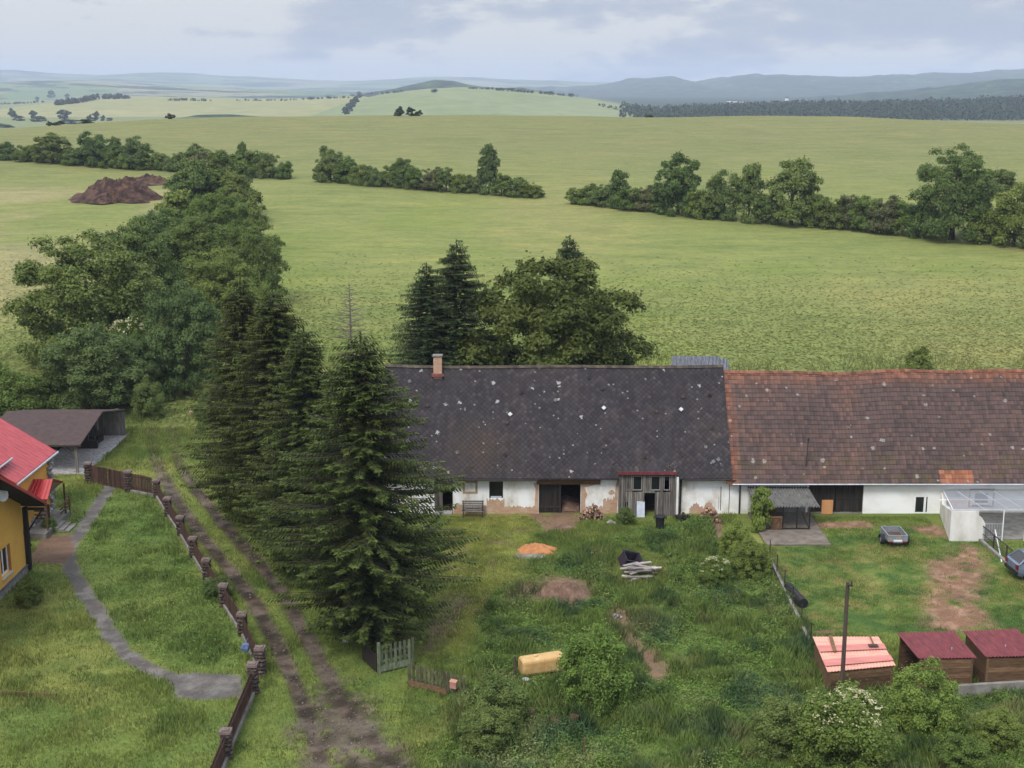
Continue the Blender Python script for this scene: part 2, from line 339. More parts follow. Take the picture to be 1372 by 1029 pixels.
def m_hill(name, stops, fscale=.004, forest=.0, wood=False):
    m = Nt(name); p = m.P()
    vo = m.n('ShaderNodeTexVoronoi'); m.l(m.sc(p, (1, .45, 0)), vo.inputs['Vector']); vo.inputs['Scale'].default_value = fscale
    sp = m.n('ShaderNodeSeparateColor'); m.l(vo.outputs['Color'], sp.inputs[0])
    c = m.ramp(sp.outputs[0], stops, 'CONSTANT')
    w = m.noise(p, .0022, 5, .7)
    if forest: c = m.mix(m.ramp(w, [(forest, 0.), (forest + .02, 1.)]), c, (.028, .045, .028))
    c = m.mix(1, c, m.ramp(m.noise(p, .014 if wood else .03, 6, .75), [(.33, (.25, .3, .3)), (.55, (1.2, 1.2, 1.2)), (.68, (3.6, 3.2, 2.6))] if wood else [(.3, (.78, .82, .8)), (.7, (1.2, 1.15, 1.15))]), 'MULTIPLY')
    m.bsdf(c, .95, None, spec=.05); return m.m
M['hill_grass'] = m_hill('meadow_hill', [(0, (.23, .23, .105)), (.4, (.25, .24, .115)), (.75, (.21, .22, .10))])
M['hill_mid'] = m_hill('grazed_hill', [(0, (.175, .205, .10)), (.4, (.19, .215, .11)), (.75, (.165, .20, .095))])
M['hill_field'] = m_hill('patchwork_hill', [(0, (.15, .19, .085)), (.25, (.09, .14, .06)), (.5, (.20, .20, .11)), (.75, (.12, .17, .07))], .0035, .52)
M['hill_wood'] = m_hill('wooded_hill', [(0, (.030, .048, .028)), (.5, (.036, .055, .030)), (.8, (.026, .042, .026))], .006, .0, True)

# ------------------------------------------------------------------ objects and meshes
def prop(o, label=None, cat=None, group=None, kind=None):
    for k, v in (('label', label), ('category', cat), ('group', group), ('kind', kind)):
        if v: o[k] = v
    return o
def thing(name, label, cat, loc=(0, 0, 0), rz=0, group=None):
    o = bpy.data.objects.new(name, None); COL.objects.link(o); o.empty_display_size = .3
    o.location = loc; o.rotation_euler = (0, 0, rz); return prop(o, label, cat, group)
class MB:
    def __init__(s): s.v = []; s.f = []; s.t = []
    def add(s, vs, fs, t=None):
        t = random.random() if t is None else t
        n = len(s.v); s.v += [tuple(p) for p in vs]; s.f += [tuple(i + n for i in f) for f in fs]; s.t += [t] * len(vs); return s
    def box(s, a, b, t=None, rz=0, c=None):
        x0, y0, z0 = a; x1, y1, z1 = b
        vs = [Vector((x, y, z)) for z in (z0, z1) for x, y in ((x0, y0), (x1, y0), (x1, y1), (x0, y1))]
        if rz:
            c = Vector(c or ((x0 + x1) / 2, (y0 + y1) / 2, 0)); c.z = 0; Rm = Matrix.Rotation(rz, 3, 'Z'); vs = [Rm @ (v - c) + c for v in vs]
        return s.add(vs, [(3, 2, 1, 0), (4, 5, 6, 7), (0, 1, 5, 4), (1, 2, 6, 5), (2, 3, 7, 6), (3, 0, 4, 7)], t)
    def beam(s, p, q, w=.1, h=.1, t=None, up=(0, 0, 1)):
        p, q = Vector(p), Vector(q); d = (q - p).normalized(); u = Vector(up)
        if abs(d.dot(u)) > .98: u = Vector((0, 1, 0))
        sd = d.cross(u).normalized() * (w / 2); u = sd.cross(d).normalized() * (h / 2)
        vs = [e + i * sd + j * u for e in (p, q) for i, j in ((-1, -1), (1, -1), (1, 1), (-1, 1))]
        return s.add(vs, [(0, 1, 2, 3), (7, 6, 5, 4), (0, 4, 5, 1), (1, 5, 6, 2), (2, 6, 7, 3), (3, 7, 4, 0)], t)
    def tube(s, pts, rads, n=8, t=None):
        pts = [Vector(p) for p in pts]; rads = rads if hasattr(rads, '__len__') else [rads] * len(pts); vs = []; fs = []
        for i, p in enumerate(pts):
            d = (pts[min(i + 1, len(pts) - 1)] - pts[max(i - 1, 0)]).normalized()
            u = Vector((0, 0, 1)) if abs(d.z) < .9 else Vector((1, 0, 0))
            a = d.cross(u).normalized(); b = d.cross(a)
            vs += [p + (a * math.cos(k * 2 * math.pi / n) + b * math.sin(k * 2 * math.pi / n)) * rads[i] for k in range(n)]
        for i in range(len(pts) - 1):
            for k in range(n): fs.append((i * n + k, i * n + (k + 1) % n, (i + 1) * n + (k + 1) % n, (i + 1) * n + k))
        fs += [tuple(reversed(range(n))), tuple((len(pts) - 1) * n + k for k in range(n))]
        return s.add(vs, fs, t)
    def prism(s, poly, d, t=None):
        """planar polygon (3-D points) pushed along d"""
        n = len(poly); d = Vector(d); P = [Vector(p) for p in poly]; vs = P + [p + d for p in P]
        return s.add(vs, [tuple(range(n)), tuple(reversed(range(n, 2 * n)))] + [(i, i + n, (i + 1) % n + n, (i + 1) % n) for i in range(n)], t)
    def rock(s, c, r, t=None, sq=(1, 1, .8)):
        vs = []; fs = []; n, m = 7, 4; a0 = random.random() * 6
        c = Vector(c)
        for j in range(1, m):
            th = math.pi * j / m
            for i in range(n):
                a = a0 + 2 * math.pi * i / n; k = r * random.uniform(.75, 1.15)
                vs.append(c + Vector((math.cos(a) * math.sin(th) * k * sq[0], math.sin(a) * math.sin(th) * k * sq[1], math.cos(th) * k * sq[2])))
        vs += [c + Vector((0, 0, r * sq[2])), c - Vector((0, 0, r * sq[2]))]
        for j in range(m - 2):
            for i in range(n): fs.append((j * n + i, j * n + (i + 1) % n, (j + 1) * n + (i + 1) % n, (j + 1) * n + i)[::-1])
        for i in range(n):
            fs.append((i, (i + 1) % n, len(vs) - 2)); fs.append(((m - 2) * n + (i + 1) % n, (m - 2) * n + i, len(vs) - 1))
        return s.add(vs, fs, t)
    def sheet(s, fn, nu, nv, th=None, t=None, tv=None):
        """grid of fn(u,v); th: thickness vector for a closed slab"""
        vs = [Vector(fn(i / nu, j / nv)) for j in range(nv + 1) for i in range(nu + 1)]; W = nu + 1
        fs = [(j * W + i, j * W + i + 1, (j + 1) * W + i + 1, (j + 1) * W + i) for j in range(nv) for i in range(nu)]
        if th is not None:
            th = Vector(th); n = len(vs); vs += [v + th for v in vs]; fs += [tuple(k + n for k in reversed(f)) for f in fs]
            bd = [i for i in range(W)] + [j * W + nu for j in range(1, nv + 1)] + [nv * W + i for i in range(nu - 1, -1, -1)] + [j * W for j in range(nv - 1, 0, -1)]
            fs += [(bd[k], bd[k] + n, bd[(k + 1) % len(bd)] + n, bd[(k + 1) % len(bd)]) for k in range(len(bd))]
        return s.add(vs, fs, t)
    def build(s, name, mat, parent=None, world=True, smooth=False, loc=None):
        off = Vector((0, 0, 0)); 
        if parent is not None and world:
            r = parent
            while r.parent: r = r.parent
            off = Vector(r.location)
        if loc is not None: off = Vector(loc)
        me = bpy.data.meshes.new(name); me.from_pydata([tuple(Vector(p) - off) for p in s.v], [], s.f); me.update()
        a = me.attributes.new('tint', 'FLOAT', 'POINT'); a.data.foreach_set('value', s.t)
        me.materials.append(M[mat] if isinstance(mat, str) else mat)
        if smooth: me.polygons.foreach_set('use_smooth', [True] * len(me.polygons))
        o = bpy.data.objects.new(name, me); COL.objects.link(o)
        if parent is not None: o.parent = parent
        elif loc is not None: o.location = loc
        return o
def box(name, a, b, mat, parent=None, t=None): return MB().box(a, b, t).build(name, mat, parent)

def np_mesh(name, V, nper, mat, tint=None, col=None, smooth=False):
    """V (N,nper,3) separate faces"""
    N = len(V); me = bpy.data.meshes.new(name); nv = N * nper
    me.vertices.add(nv); me.vertices.foreach_set('co', np.ascontiguousarray(V, dtype=np.float32).ravel())
    me.loops.add(nv); me.loops.foreach_set('vertex_index', np.arange(nv, dtype=np.int32))
    me.polygons.add(N); me.polygons.foreach_set('loop_start', np.arange(0, nv, nper, dtype=np.int32)); me.polygons.foreach_set('loop_total', np.full(N, nper, dtype=np.int32))
    me.update(calc_edges=True)
    if tint is not None:
        a = me.attributes.new('tint', 'FLOAT', 'POINT'); a.data.foreach_set('value', np.repeat(tint, nper).astype(np.float32))
    if col is not None:
        a = me.attributes.new('gcol', 'FLOAT_COLOR', 'POINT'); c = np.ones((N, nper, 4), np.float32); c[:, :, :3] = col[:, None, :] if col.ndim == 2 else col
        a.data.foreach_set('color', c.ravel())
    me.materials.append(M[mat]); return me
def link(name, me, parent=None, loc=None):
    o = bpy.data.objects.new(name, me); COL.objects.link(o)
    if parent is not None: o.parent = parent
    if loc is not None: o.location = loc
    return o
def unit(v): return v / np.maximum(np.linalg.norm(v, axis=-1, keepdims=True), 1e-9)

def leaf_quads(C, N, size, asp, rng, jit=.7):
    n = len(C); N = unit(N + rng.normal(0, jit, (n, 3))); A = unit(np.cross(N, rng.normal(0, 1, (n, 3)))); B = np.cross(N, A)
    s = (size * rng.uniform(.6, 1.35, n))[:, None]
    return np.stack([C - A * s, C - B * s * asp + N * s * .15, C + A * s, C + B * s * asp + N * s * .15], 1)

# broadleaf crown in a unit box: width 1, height 1 from the ground
def crown_mesh(name, seed, nblob, leaves, leaf, mat, z0=.22, shape='round', spread=1.0, br=(.10, .19), shoots=.05):
    rng = np.random.default_rng(seed); bl = []
    for i in range(nblob):
        z = rng.uniform(-.95, 1) if shape != 'bush' else rng.uniform(-.6, 1); a = i * 2.39996 + rng.normal(0, .35)
        ro = math.sqrt(max(0, 1 - (z if z > 0 else z * .75) ** 2)); r = rng.uniform(.62, 1.02) * spread; b_ = rng.uniform(*br)
        if shape == 'tall': ro *= .72
        q = (.5 - b_ * .6) * r
        bl.append((math.cos(a) * ro * q, math.sin(a) * ro * q, z * q * (1.25 if shape == 'tall' else 1), b_))
    nb = len(bl)
    for i in range(6): bl.append((rng.normal(0, .09), rng.normal(0, .09), rng.uniform(-.22, .16), .23))
    bl = np.array(bl); w = bl[:, 3] ** 2; w[nb:] *= .5; w /= w.sum()
    k = rng.choice(len(bl), leaves, p=w); d = unit(rng.normal(0, 1, (leaves, 3))); d[:, 2] = np.where(d[:, 2] < -.35, -d[:, 2], d[:, 2])
    out = unit(bl[k, :3] + np.array([0, 0, .12])); d = unit(d + out * .55)
    rr = bl[k, 3] * rng.uniform(.35, 1.08, leaves) ** .5
    rr *= 1 + .28 * np.sin(d[:, 0] * 8 + k * 1.7) * np.cos(d[:, 1] * 9 + k * 2.3)
    sh = rng.random(leaves) < shoots; rr = np.where(sh & (k < nb), rr * rng.uniform(1.0, 1.6, leaves), rr)
    C = bl[k, :3] + d * rr[:, None] * np.array([1, 1, .8])
    lo, hi = np.percentile(C, .6, axis=0), np.percentile(C, 99.4, axis=0); c0 = (lo + hi) / 2
    C[:, :2] = (C[:, :2] - c0[:2]) / max(hi[0] - lo[0], hi[1] - lo[1]); C[:, 2] = z0 + (C[:, 2] - lo[2]) / (hi[2] - lo[2]) * (1 - z0)
    C[:, 2] = np.maximum(C[:, 2], .01)
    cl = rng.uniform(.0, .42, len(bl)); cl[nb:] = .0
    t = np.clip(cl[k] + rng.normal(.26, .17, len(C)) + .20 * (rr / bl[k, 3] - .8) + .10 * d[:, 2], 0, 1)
    return np_mesh(name, leaf_quads(C, d + np.array([0, 0, .45]), leaf, .55, rng, .6), 4, mat, t)
def trunk_mesh(name, seed, r=.03, top=.8, z0=.25, limbs=7):
    rng = random.Random(seed); mb = MB()
    mb.tube([(0, 0, -.03), (rng.uniform(-.01, .01), 0, z0 * .6), (rng.uniform(-.02, .02), rng.uniform(-.02, .02), top * .6), (0, 0, top)], [r * 1.5, r, r * .6, r * .15], 7)
    for i in range(limbs):
        a = i * 2.4 + rng.random(); z = z0 * .7 + (top - z0) * .75 * i / limbs; L = rng.uniform(.22, .36)
        mb.tube([(0, 0, z), (math.cos(a) * L * .5, math.sin(a) * L * .5, z + .09), (math.cos(a) * L, math.sin(a) * L, z + .22)], [r * .45, r * .3, r * .08], 5)
    me_o = mb.build(name, 'bark'); me = me_o.data; bpy.data.objects.remove(me_o); return me

def spruce_meshes(name, seed, Ht=16.0, Rb=4.3, mat='needle', zstart=1.0, dz=.40, dens=1.0, pw=.72):
    rng = np.random.default_rng(seed); mb = MB()
    mb.tube([(0, 0, -.3), (0, 0, Ht * .3), (.05, .03, Ht * .7), (0, 0, Ht - .15)], [.26 * Ht / 16, .19 * Ht / 16, .09 * Ht / 16, .015], 8)
    C = []; A = []; Nn = []; S = []; T = []
    z = zstart; wh = 0
    lob = rng.uniform(0, 6.3, 3)
    while z < Ht - .25:
        f = (z - zstart * .2) / Ht; r0 = Rb * max(.02, (1 - f)) ** pw
        nb = int(rng.integers(15, 20)) if r0 > .8 else 9
        for b in range(nb):
            az = wh * .9 + b * 2 * math.pi / nb + rng.normal(0, .25)
            r = r0 * (.36 + .64 * min(1, max(0, (z - .6) / 4.2))) * rng.uniform(.66, 1.1) * (1 + .10 * math.sin(2 * az + lob[0]) + .14 * math.sin(z * 1.7 + az + lob[1]))
            bz = z + rng.uniform(-.26, .26); bend = rng.normal(0, .16)
            rise = .25 - .75 * (1 - f) ; n = max(3, int(r / .12 * dens)); last = None; pts = []
            for i in range(n + 1):
                u = i / n; rad = r * u; dz_ = rise * rad * .42 * (1.25 - .9 * u * u) * (1 if u < .75 else 1) + .10 * r * max(0, u - .6)
                pts.append(np.array([math.cos(az + bend * u * u) * rad, math.sin(az + bend * u * u) * rad, bz + dz_]))
            if r > .6: mb.tube([tuple(pts[0]), tuple(pts[n // 2]), tuple(pts[-1])], [.035, .022, .006], 4)
            o = np.array([math.cos(az), math.sin(az), 0]); sd = np.array([-math.sin(az), math.cos(az), 0])
            for i in range(1, n + 1):
                u = i / n; p = pts[i]
                if u < .22 and rng.random() < .6: continue
                wid = min(.31, .15 + .42 * r * .22) * (1.1 - .75 * u)
                for sg in (-1, 1, 0):
                    if sg == 0: dr = o * .5 + np.array([0, 0, -.75]) + sd * rng.normal(0, .3); L = .30
                    else: dr = o * rng.uniform(.35, .8) + sd * sg + np.array([0, 0, -.28 + rng.normal(0, .12)]); L = wid * rng.uniform(.75, 1.3) + .08
                    dr = dr / np.linalg.norm(dr); c = p + dr * L * .5
                    C.append(c); A.append(dr); S.append(L * .5); Nn.append(np.cross(dr, rng.normal(0, .35, 3) + np.array([0, 0, 1.]) if sg else sd + rng.normal(0, .5, 3)))
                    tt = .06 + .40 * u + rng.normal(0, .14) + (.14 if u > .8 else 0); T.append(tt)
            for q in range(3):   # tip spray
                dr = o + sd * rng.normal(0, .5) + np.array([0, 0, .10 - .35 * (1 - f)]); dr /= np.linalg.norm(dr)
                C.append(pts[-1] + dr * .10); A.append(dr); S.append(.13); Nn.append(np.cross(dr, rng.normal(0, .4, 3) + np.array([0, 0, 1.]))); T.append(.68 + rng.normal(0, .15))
        z += dz * (1 if z < Ht * .75 else .7) * rng.uniform(.85, 1.15); wh += 1
    for q in range(14):
        C.append(np.array([0, 0, Ht - .5 + q * .04])); dr = unit(rng.normal(0, .6, 3) + np.array([0, 0, 1.2])); A.append(dr); S.append(.16); Nn.append(np.cross(dr, rng.normal(0, 1, 3))); T.append(.5)
    C = np.array(C); A = unit(np.array(A)); B = unit(np.array(Nn)); S = np.array(S)[:, None]; w = np.clip(S * .28, .035, .06)
    V = np.stack([C - A * S, C - B * w - A * S * .15, C + A * S, C + B * w - A * S * .15], 1)
    me = np_mesh(name + '_crown', V, 4, mat, np.clip(np.array(T), 0, 1))
    o = mb.build(name + '_trunk', 'bark'); tm = o.data; bpy.data.objects.remove(o); return me, tm

# prototypes
CR = {}
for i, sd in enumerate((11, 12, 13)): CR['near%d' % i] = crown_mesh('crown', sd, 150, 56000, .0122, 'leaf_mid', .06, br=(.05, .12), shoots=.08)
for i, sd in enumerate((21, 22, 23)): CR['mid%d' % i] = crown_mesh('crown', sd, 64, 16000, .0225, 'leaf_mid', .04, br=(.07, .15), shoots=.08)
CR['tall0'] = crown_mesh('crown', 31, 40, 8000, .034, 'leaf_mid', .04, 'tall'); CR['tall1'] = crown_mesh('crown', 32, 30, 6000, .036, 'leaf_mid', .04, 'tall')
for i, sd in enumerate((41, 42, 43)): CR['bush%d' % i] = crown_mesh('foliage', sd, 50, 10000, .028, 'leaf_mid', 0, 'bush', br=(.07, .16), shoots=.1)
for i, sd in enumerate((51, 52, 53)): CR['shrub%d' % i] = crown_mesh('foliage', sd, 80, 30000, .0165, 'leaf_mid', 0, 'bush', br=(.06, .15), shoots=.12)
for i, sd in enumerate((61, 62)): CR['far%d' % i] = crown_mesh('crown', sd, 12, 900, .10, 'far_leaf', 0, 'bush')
TR = [trunk_mesh('trunk', s) for s in (1, 2, 3)]
BT = trunk_mesh('stems', 9, .02, .6, .1, 8)

_var = {}
def variant(me, mat):
    k = (me.name, mat)
    if k not in _var:
        c = me.copy(); c.materials.clear(); c.materials.append(M[mat]); _var[k] = c
    return _var[k]
def tree(name, label, cat, base, w, h, proto, mat, group=None, rz=None, wy=None, trunk=True, blossoms=None):
    rz = random.uniform(0, 6.28) if rz is None else rz
    o = thing(name, label, cat, base, rz, group); o.scale = (w, wy or w, h)
    me = CR[proto]; bush = proto.startswith('bush') or proto.startswith('shrub') or proto.startswith('far')
    link('foliage' if bush else 'crown', variant(me, mat), o)
    if trunk: link('stems' if bush else 'trunk', BT if bush else random.choice(TR), o)
    return o
def spx(px, base_py, top_py, wpx=None):
    """base point on the ground, and the height and width that this silhouette has out there"""
    b = ont(px, base_py); d = ray(px, top_py); t = (b.y - CAMY) / d.y; h = CAMH + d.z * t - b.z
    dep = (b.y - CAMY) * math.cos(PITCH) + (CAMH - b.z) * math.sin(PITCH)
    return b, h, (wpx or 0) * dep / F

# ------------------------------------------------------------------ regions of the yard (drawn on the ground plane)
def gp(pts): return np.array([tuple(at(x, y))[:2] for x, y in pts])
def inpoly(x, y, P):
    r = np.zeros(x.shape, bool); n = len(P)
    for i in range(n):
        x1, y1 = P[i]; x2, y2 = P[(i + 1) % n]
        if y1 == y2: continue
        c = ((y1 > y) != (y2 > y)) & (x < (x2 - x1) * (y - y1) / (y2 - y1) + x1); r ^= c
    return r
def soft(x, y, P, j=.5, s=1.2):
    """polygon membership with a ragged edge, averaged over offsets"""
    acc = np.zeros(x.shape); lo = P.min(0) - 3; hi = P.max(0) + 3
    sel = np.where((x > lo[0]) & (x < hi[0]) & (y > lo[1]) & (y < hi[1]))[0]
    if len(sel) == 0: return acc
    if len(sel) < len(x): acc[sel] = soft(x[sel], y[sel], P, j, s); return acc
    for k in range(5):
        dx = (fbm(x, y, s, 11 + k) - .5) * 2 * j * 1.6; dy = (fbm(x, y, s, 31 + k) - .5) * 2 * j * 1.6
        ox, oy = ((0, 0), (.4, 0), (-.4, 0), (0, .4), (0, -.4))[k]
        acc = acc + inpoly(x + dx + ox * j, y + dy + oy * j, P)
    return acc / 5.0
def pdist(x, y, P):
    d = np.full(x.shape, 1e9)
    for i in range(len(P) - 1):
        a, b = P[i], P[i + 1]; ab = b - a; L = (ab ** 2).sum()
        t = np.clip(((x - a[0]) * ab[0] + (y - a[1]) * ab[1]) / L, 0, 1)
        d = np.minimum(d, np.hypot(x - a[0] - t * ab[0], y - a[1] - t * ab[1]))
    return d
RUT_L = gp([(455, 1100), (428, 1010), (408, 945), (375, 868), (340, 805), (306, 761), (270, 716), (236, 668), (214, 630), (204, 600), (203, 580)])
RUT_R = gp([(560, 1100), (525, 1022), (485, 975), (452, 930), (420, 868), (382, 800), (345, 752), (300, 702), (262, 655), (240, 620), (232, 595), (230, 570)])
MUD = gp([(392, 1060), (398, 985), (412, 935), (432, 905), (470, 915), (500, 950), (535, 985), (560, 1020), (580, 1060)])
PATH = gp([(148, 652), (130, 680), (97, 728), (88, 745), (100, 772), (122, 806), (145, 845), (168, 876), (200, 898), (240, 912)])
PATCH = gp([(226, 905), (262, 901), (322, 905), (328, 934), (270, 938), (236, 936)])
DECK = gp([(36, 755), (58, 718), (92, 716), (100, 735), (88, 756)])
BARE = gp([(556, 872), (570, 830), (600, 800), (628, 790), (612, 830), (590, 868), (572, 885)])
RED1 = gp([(1236, 748), (1262, 752), (1290, 728), (1312, 736), (1318, 770), (1312, 800), (1330, 846), (1250, 846), (1232, 812), (1252, 785)])
RED2 = gp([(1085, 700), (1160, 698), (1175, 706), (1100, 708)]); RED3 = gp([(1215, 706), (1258, 704), (1275, 724), (1300, 728), (1240, 716)])
DOORD = gp([(706, 686), (800, 686), (778, 700), (765, 714), (728, 714), (722, 700)])
SOIL = gp([(828, 822), (836, 845), (850, 866), (872, 888), (886, 906)])
MOUND = gp([(722, 802), (728, 780), (758, 772), (788, 780), (794, 802), (760, 812)]); PLK = gp([(818, 796), (820, 742), (850, 734), (896, 748), (896, 792), (860, 806)]); TNK = gp([(690, 925), (692, 895), (760, 886), (762, 916)])
SOIL2 = gp([(952, 688), (962, 704), (968, 722)])
BARE2 = gp([(690, 785), (742, 768), (790, 782), (785, 800), (740, 800), (700, 815), (675, 815)])
W1 = gp([(628, 905), (640, 840), (655, 795), (700, 775), (770, 745), (810, 728), (880, 705), (990, 712), (1030, 750), (1090, 862), (1100, 935), (900, 960), (640, 960)])
W1B = gp([(905, 712), (900, 690), (960, 690), (965, 722), (930, 735)])
W2 = gp([(600, 945), (640, 905), (880, 905), (1110, 880), (1200, 930), (1290, 930), (1400, 930), (1420, 1110), (560, 1110)])
LAWN_R = gp([(1032, 748), (1040, 730), (1100, 712), (1260, 705), (1330, 745), (1400, 790), (1400, 850), (1090, 852)])
LAWN_L = gp([(600, 688), (722, 688), (705, 740), (690, 770), (655, 800), (625, 870), (560, 884), (585, 810)])
LG = gp([(92, 700), (150, 660), (205, 660), (250, 740), (320, 850), (322, 900), (230, 895), (160, 850), (110, 770)])
def masks(x, y):
    m = {}
    w = .26 + .16 * (fbm(x, y, 1.6, 5) - .5)
    rut = np.maximum(1 - sstep(.55, 1.35, pdist(x, y, RUT_L) / w * .55), 1 - sstep(.55, 1.35, pdist(x, y, RUT_R) / w * .55))
    rut = rut * (.4 + .6 * sstep(60, 46, y)) * sstep(.2, .42, fbm(x, y, 1.1, 8) + .18)
    m['lane'] = np.maximum(rut, soft(x, y, MUD, .8) * sstep(.30, .50, .65 * fbm(x, y, 1.1, 19) + .35 * fbm(x, y, .4, 29) + .04) * .95)
    m['path'] = np.maximum(1 - sstep(.34, .56, pdist(x, y, PATH) + (fbm(x, y, .7, 4) - .5) * .4), soft(x, y, PATCH, .12, .6))
    m['deck'] = soft(x, y, DECK, .12)
    m['red'] = np.maximum.reduce([soft(x, y, RED1, .8) * sstep(.30, .50, .6 * fbm(x, y, 1.3, 14) + .4 * fbm(x, y, .45, 18) + .06), soft(x, y, RED2, .25), soft(x, y, RED3, .3)])
    m['soil'] = np.maximum.reduce([soft(x, y, DOORD, .35) * sstep(.3, .6, fbm(x, y, 1., 2) + .12), (1 - sstep(.3, .85, pdist(x, y, SOIL) + (fbm(x, y, .9, 66) - .5) * 1.1)) * sstep(.26, .42, fbm(x, y, 1.3, 67) + .06), 1 - sstep(.2, .5, pdist(x, y, SOIL2)), soft(x, y, BARE2, .5) * .75, soft(x, y, MOUND, .2)])
    m['bare'] = soft(x, y, BARE, .8) * .8
    m['weed'] = np.maximum.reduce([soft(x, y, W1, .9), soft(x, y, W2, .9), soft(x, y, W1B, .3)])
    m['weed'] = m['weed'] * (1 - .85 * np.maximum(soft(x, y, PLK, .25), soft(x, y, TNK, .2)))
    m['lawn'] = soft(x, y, LAWN_R, .4)
    m['lg'] = soft(x, y, LG, .5); m['ll'] = soft(x, y, LAWN_L, .6)
    return m
def lerp(a, b, t): return a * (1 - t)[:, None] + np.asarray(b) * t[:, None]
def ground_col(x, y, full=True):
    n = len(x); c = np.tile(np.array([.132, .168, .040]), (n, 1))
    big = fbm(x, y, 26, 2); big2 = fbm(x, y, 7, 6); sm = fbm(x, y, 2.2, 9)
    # meadow
    fld = sstep(54, 68, y)
    f = np.tile(np.array([.160, .184, .056]), (n, 1))
    f = lerp(f, (.200, .198, .070), sstep(.48, .75, fbm(x, y * .55, 38, 12)) * .75)
    f = lerp(f, (.136, .175, .040), sstep(.5, .75, fbm(x, y, 21, 15)) * .6)
    f = lerp(f, (.152, .156, .064), sstep(150, 330, y) * .8)
    f = lerp(f, (.245, .215, .11), sstep(-42, -70, x) * sstep(90, 115, y) * sstep(235, 205, y) * sstep(.4, .6, fbm(x, y, 18, 3)) * .7)
    f = lerp(f, (.085, .135, .040), sstep(.55, .7, big2) * sstep(95, 58, y) * .8)
    c = lerp(c, f, fld)
    c = lerp(c, (.030, .048, .030), sstep(1500, 1700, y) * sstep(120, 320, x)); c = lerp(c, (.16, .20, .09), sstep(500, 700, y) * (1 - sstep(120, 320, x)) * .5)
    # yard
    yd = (y < 60)
    c = lerp(c, (.175, .19, .052), sstep(.45, .7, big2) * (1 - fld) * .8)
    c = lerp(c, (.090, .140, .034), sstep(.5, .7, sm) * (1 - fld) * .6)
    if not full: return c
    i = np.where((y < 70) & (np.abs(x) < 60))[0]
    if len(i):
        xx, yy, cc = x[i], y[i], c[i]; m = masks(xx, yy)
        cc = lerp(cc, (.092, .142, .034), m['weed'] * .7); lp_ = .6 * fbm(xx, yy, 1.7, 81) + .4 * fbm(xx, yy, .5, 82); cc = lerp(cc, (.085, .135, .032), m['lawn'] * .6); cc = lerp(cc, (.185, .175, .062), m['lawn'] * sstep(.50, .64, lp_) * .9); cc = lerp(cc, (.055, .105, .028), m['lawn'] * sstep(.50, .34, lp_) * .9)
        cc = lerp(cc, (.085, .140, .034), m['lg'] * .5)
        cc = lerp(cc, (.200, .205, .050), m['ll'] * .75); cc = lerp(cc, (.19, .155, .075), m['ll'] * sstep(.55, .7, fbm(xx, yy, .9, 85)) * .6); cc = lerp(cc, (.12, .095, .062), m['bare'])
        v = .6 * fbm(xx, yy, 1.2, 21) + .4 * fbm(xx, yy, .4, 23)
        dirt = lerp(np.tile(np.array([.080, .060, .046]), (len(i), 1)), (.038, .029, .022), sstep(.45, .65, v)); dirt = lerp(dirt, (.118, .094, .074), sstep(.52, .35, v))
        cc = cc * (1 - m['lane'])[:, None] + dirt * m['lane'][:, None]
        pc = lerp(np.tile(np.array([.098, .088, .082]), (len(i), 1)), (.155, .145, .135), sstep(.4, .7, fbm(xx, yy, .6, 5)))
        cc = cc * (1 - m['path'])[:, None] + pc * m['path'][:, None]
        cc = lerp(cc, (.13, .085, .058), m['deck']); rc = lerp(np.tile(np.array([.185, .098, .068]), (len(i), 1)), (.29, .17, .12), sstep(.42, .7, fbm(xx, yy, .5, 83))); cc = cc * (1 - m['red'] * .9)[:, None] + rc * (m['red'] * .9)[:, None]; cc = lerp(cc, (.165, .105, .072), m['soil'] * .9)
        c[i] = cc
    return c

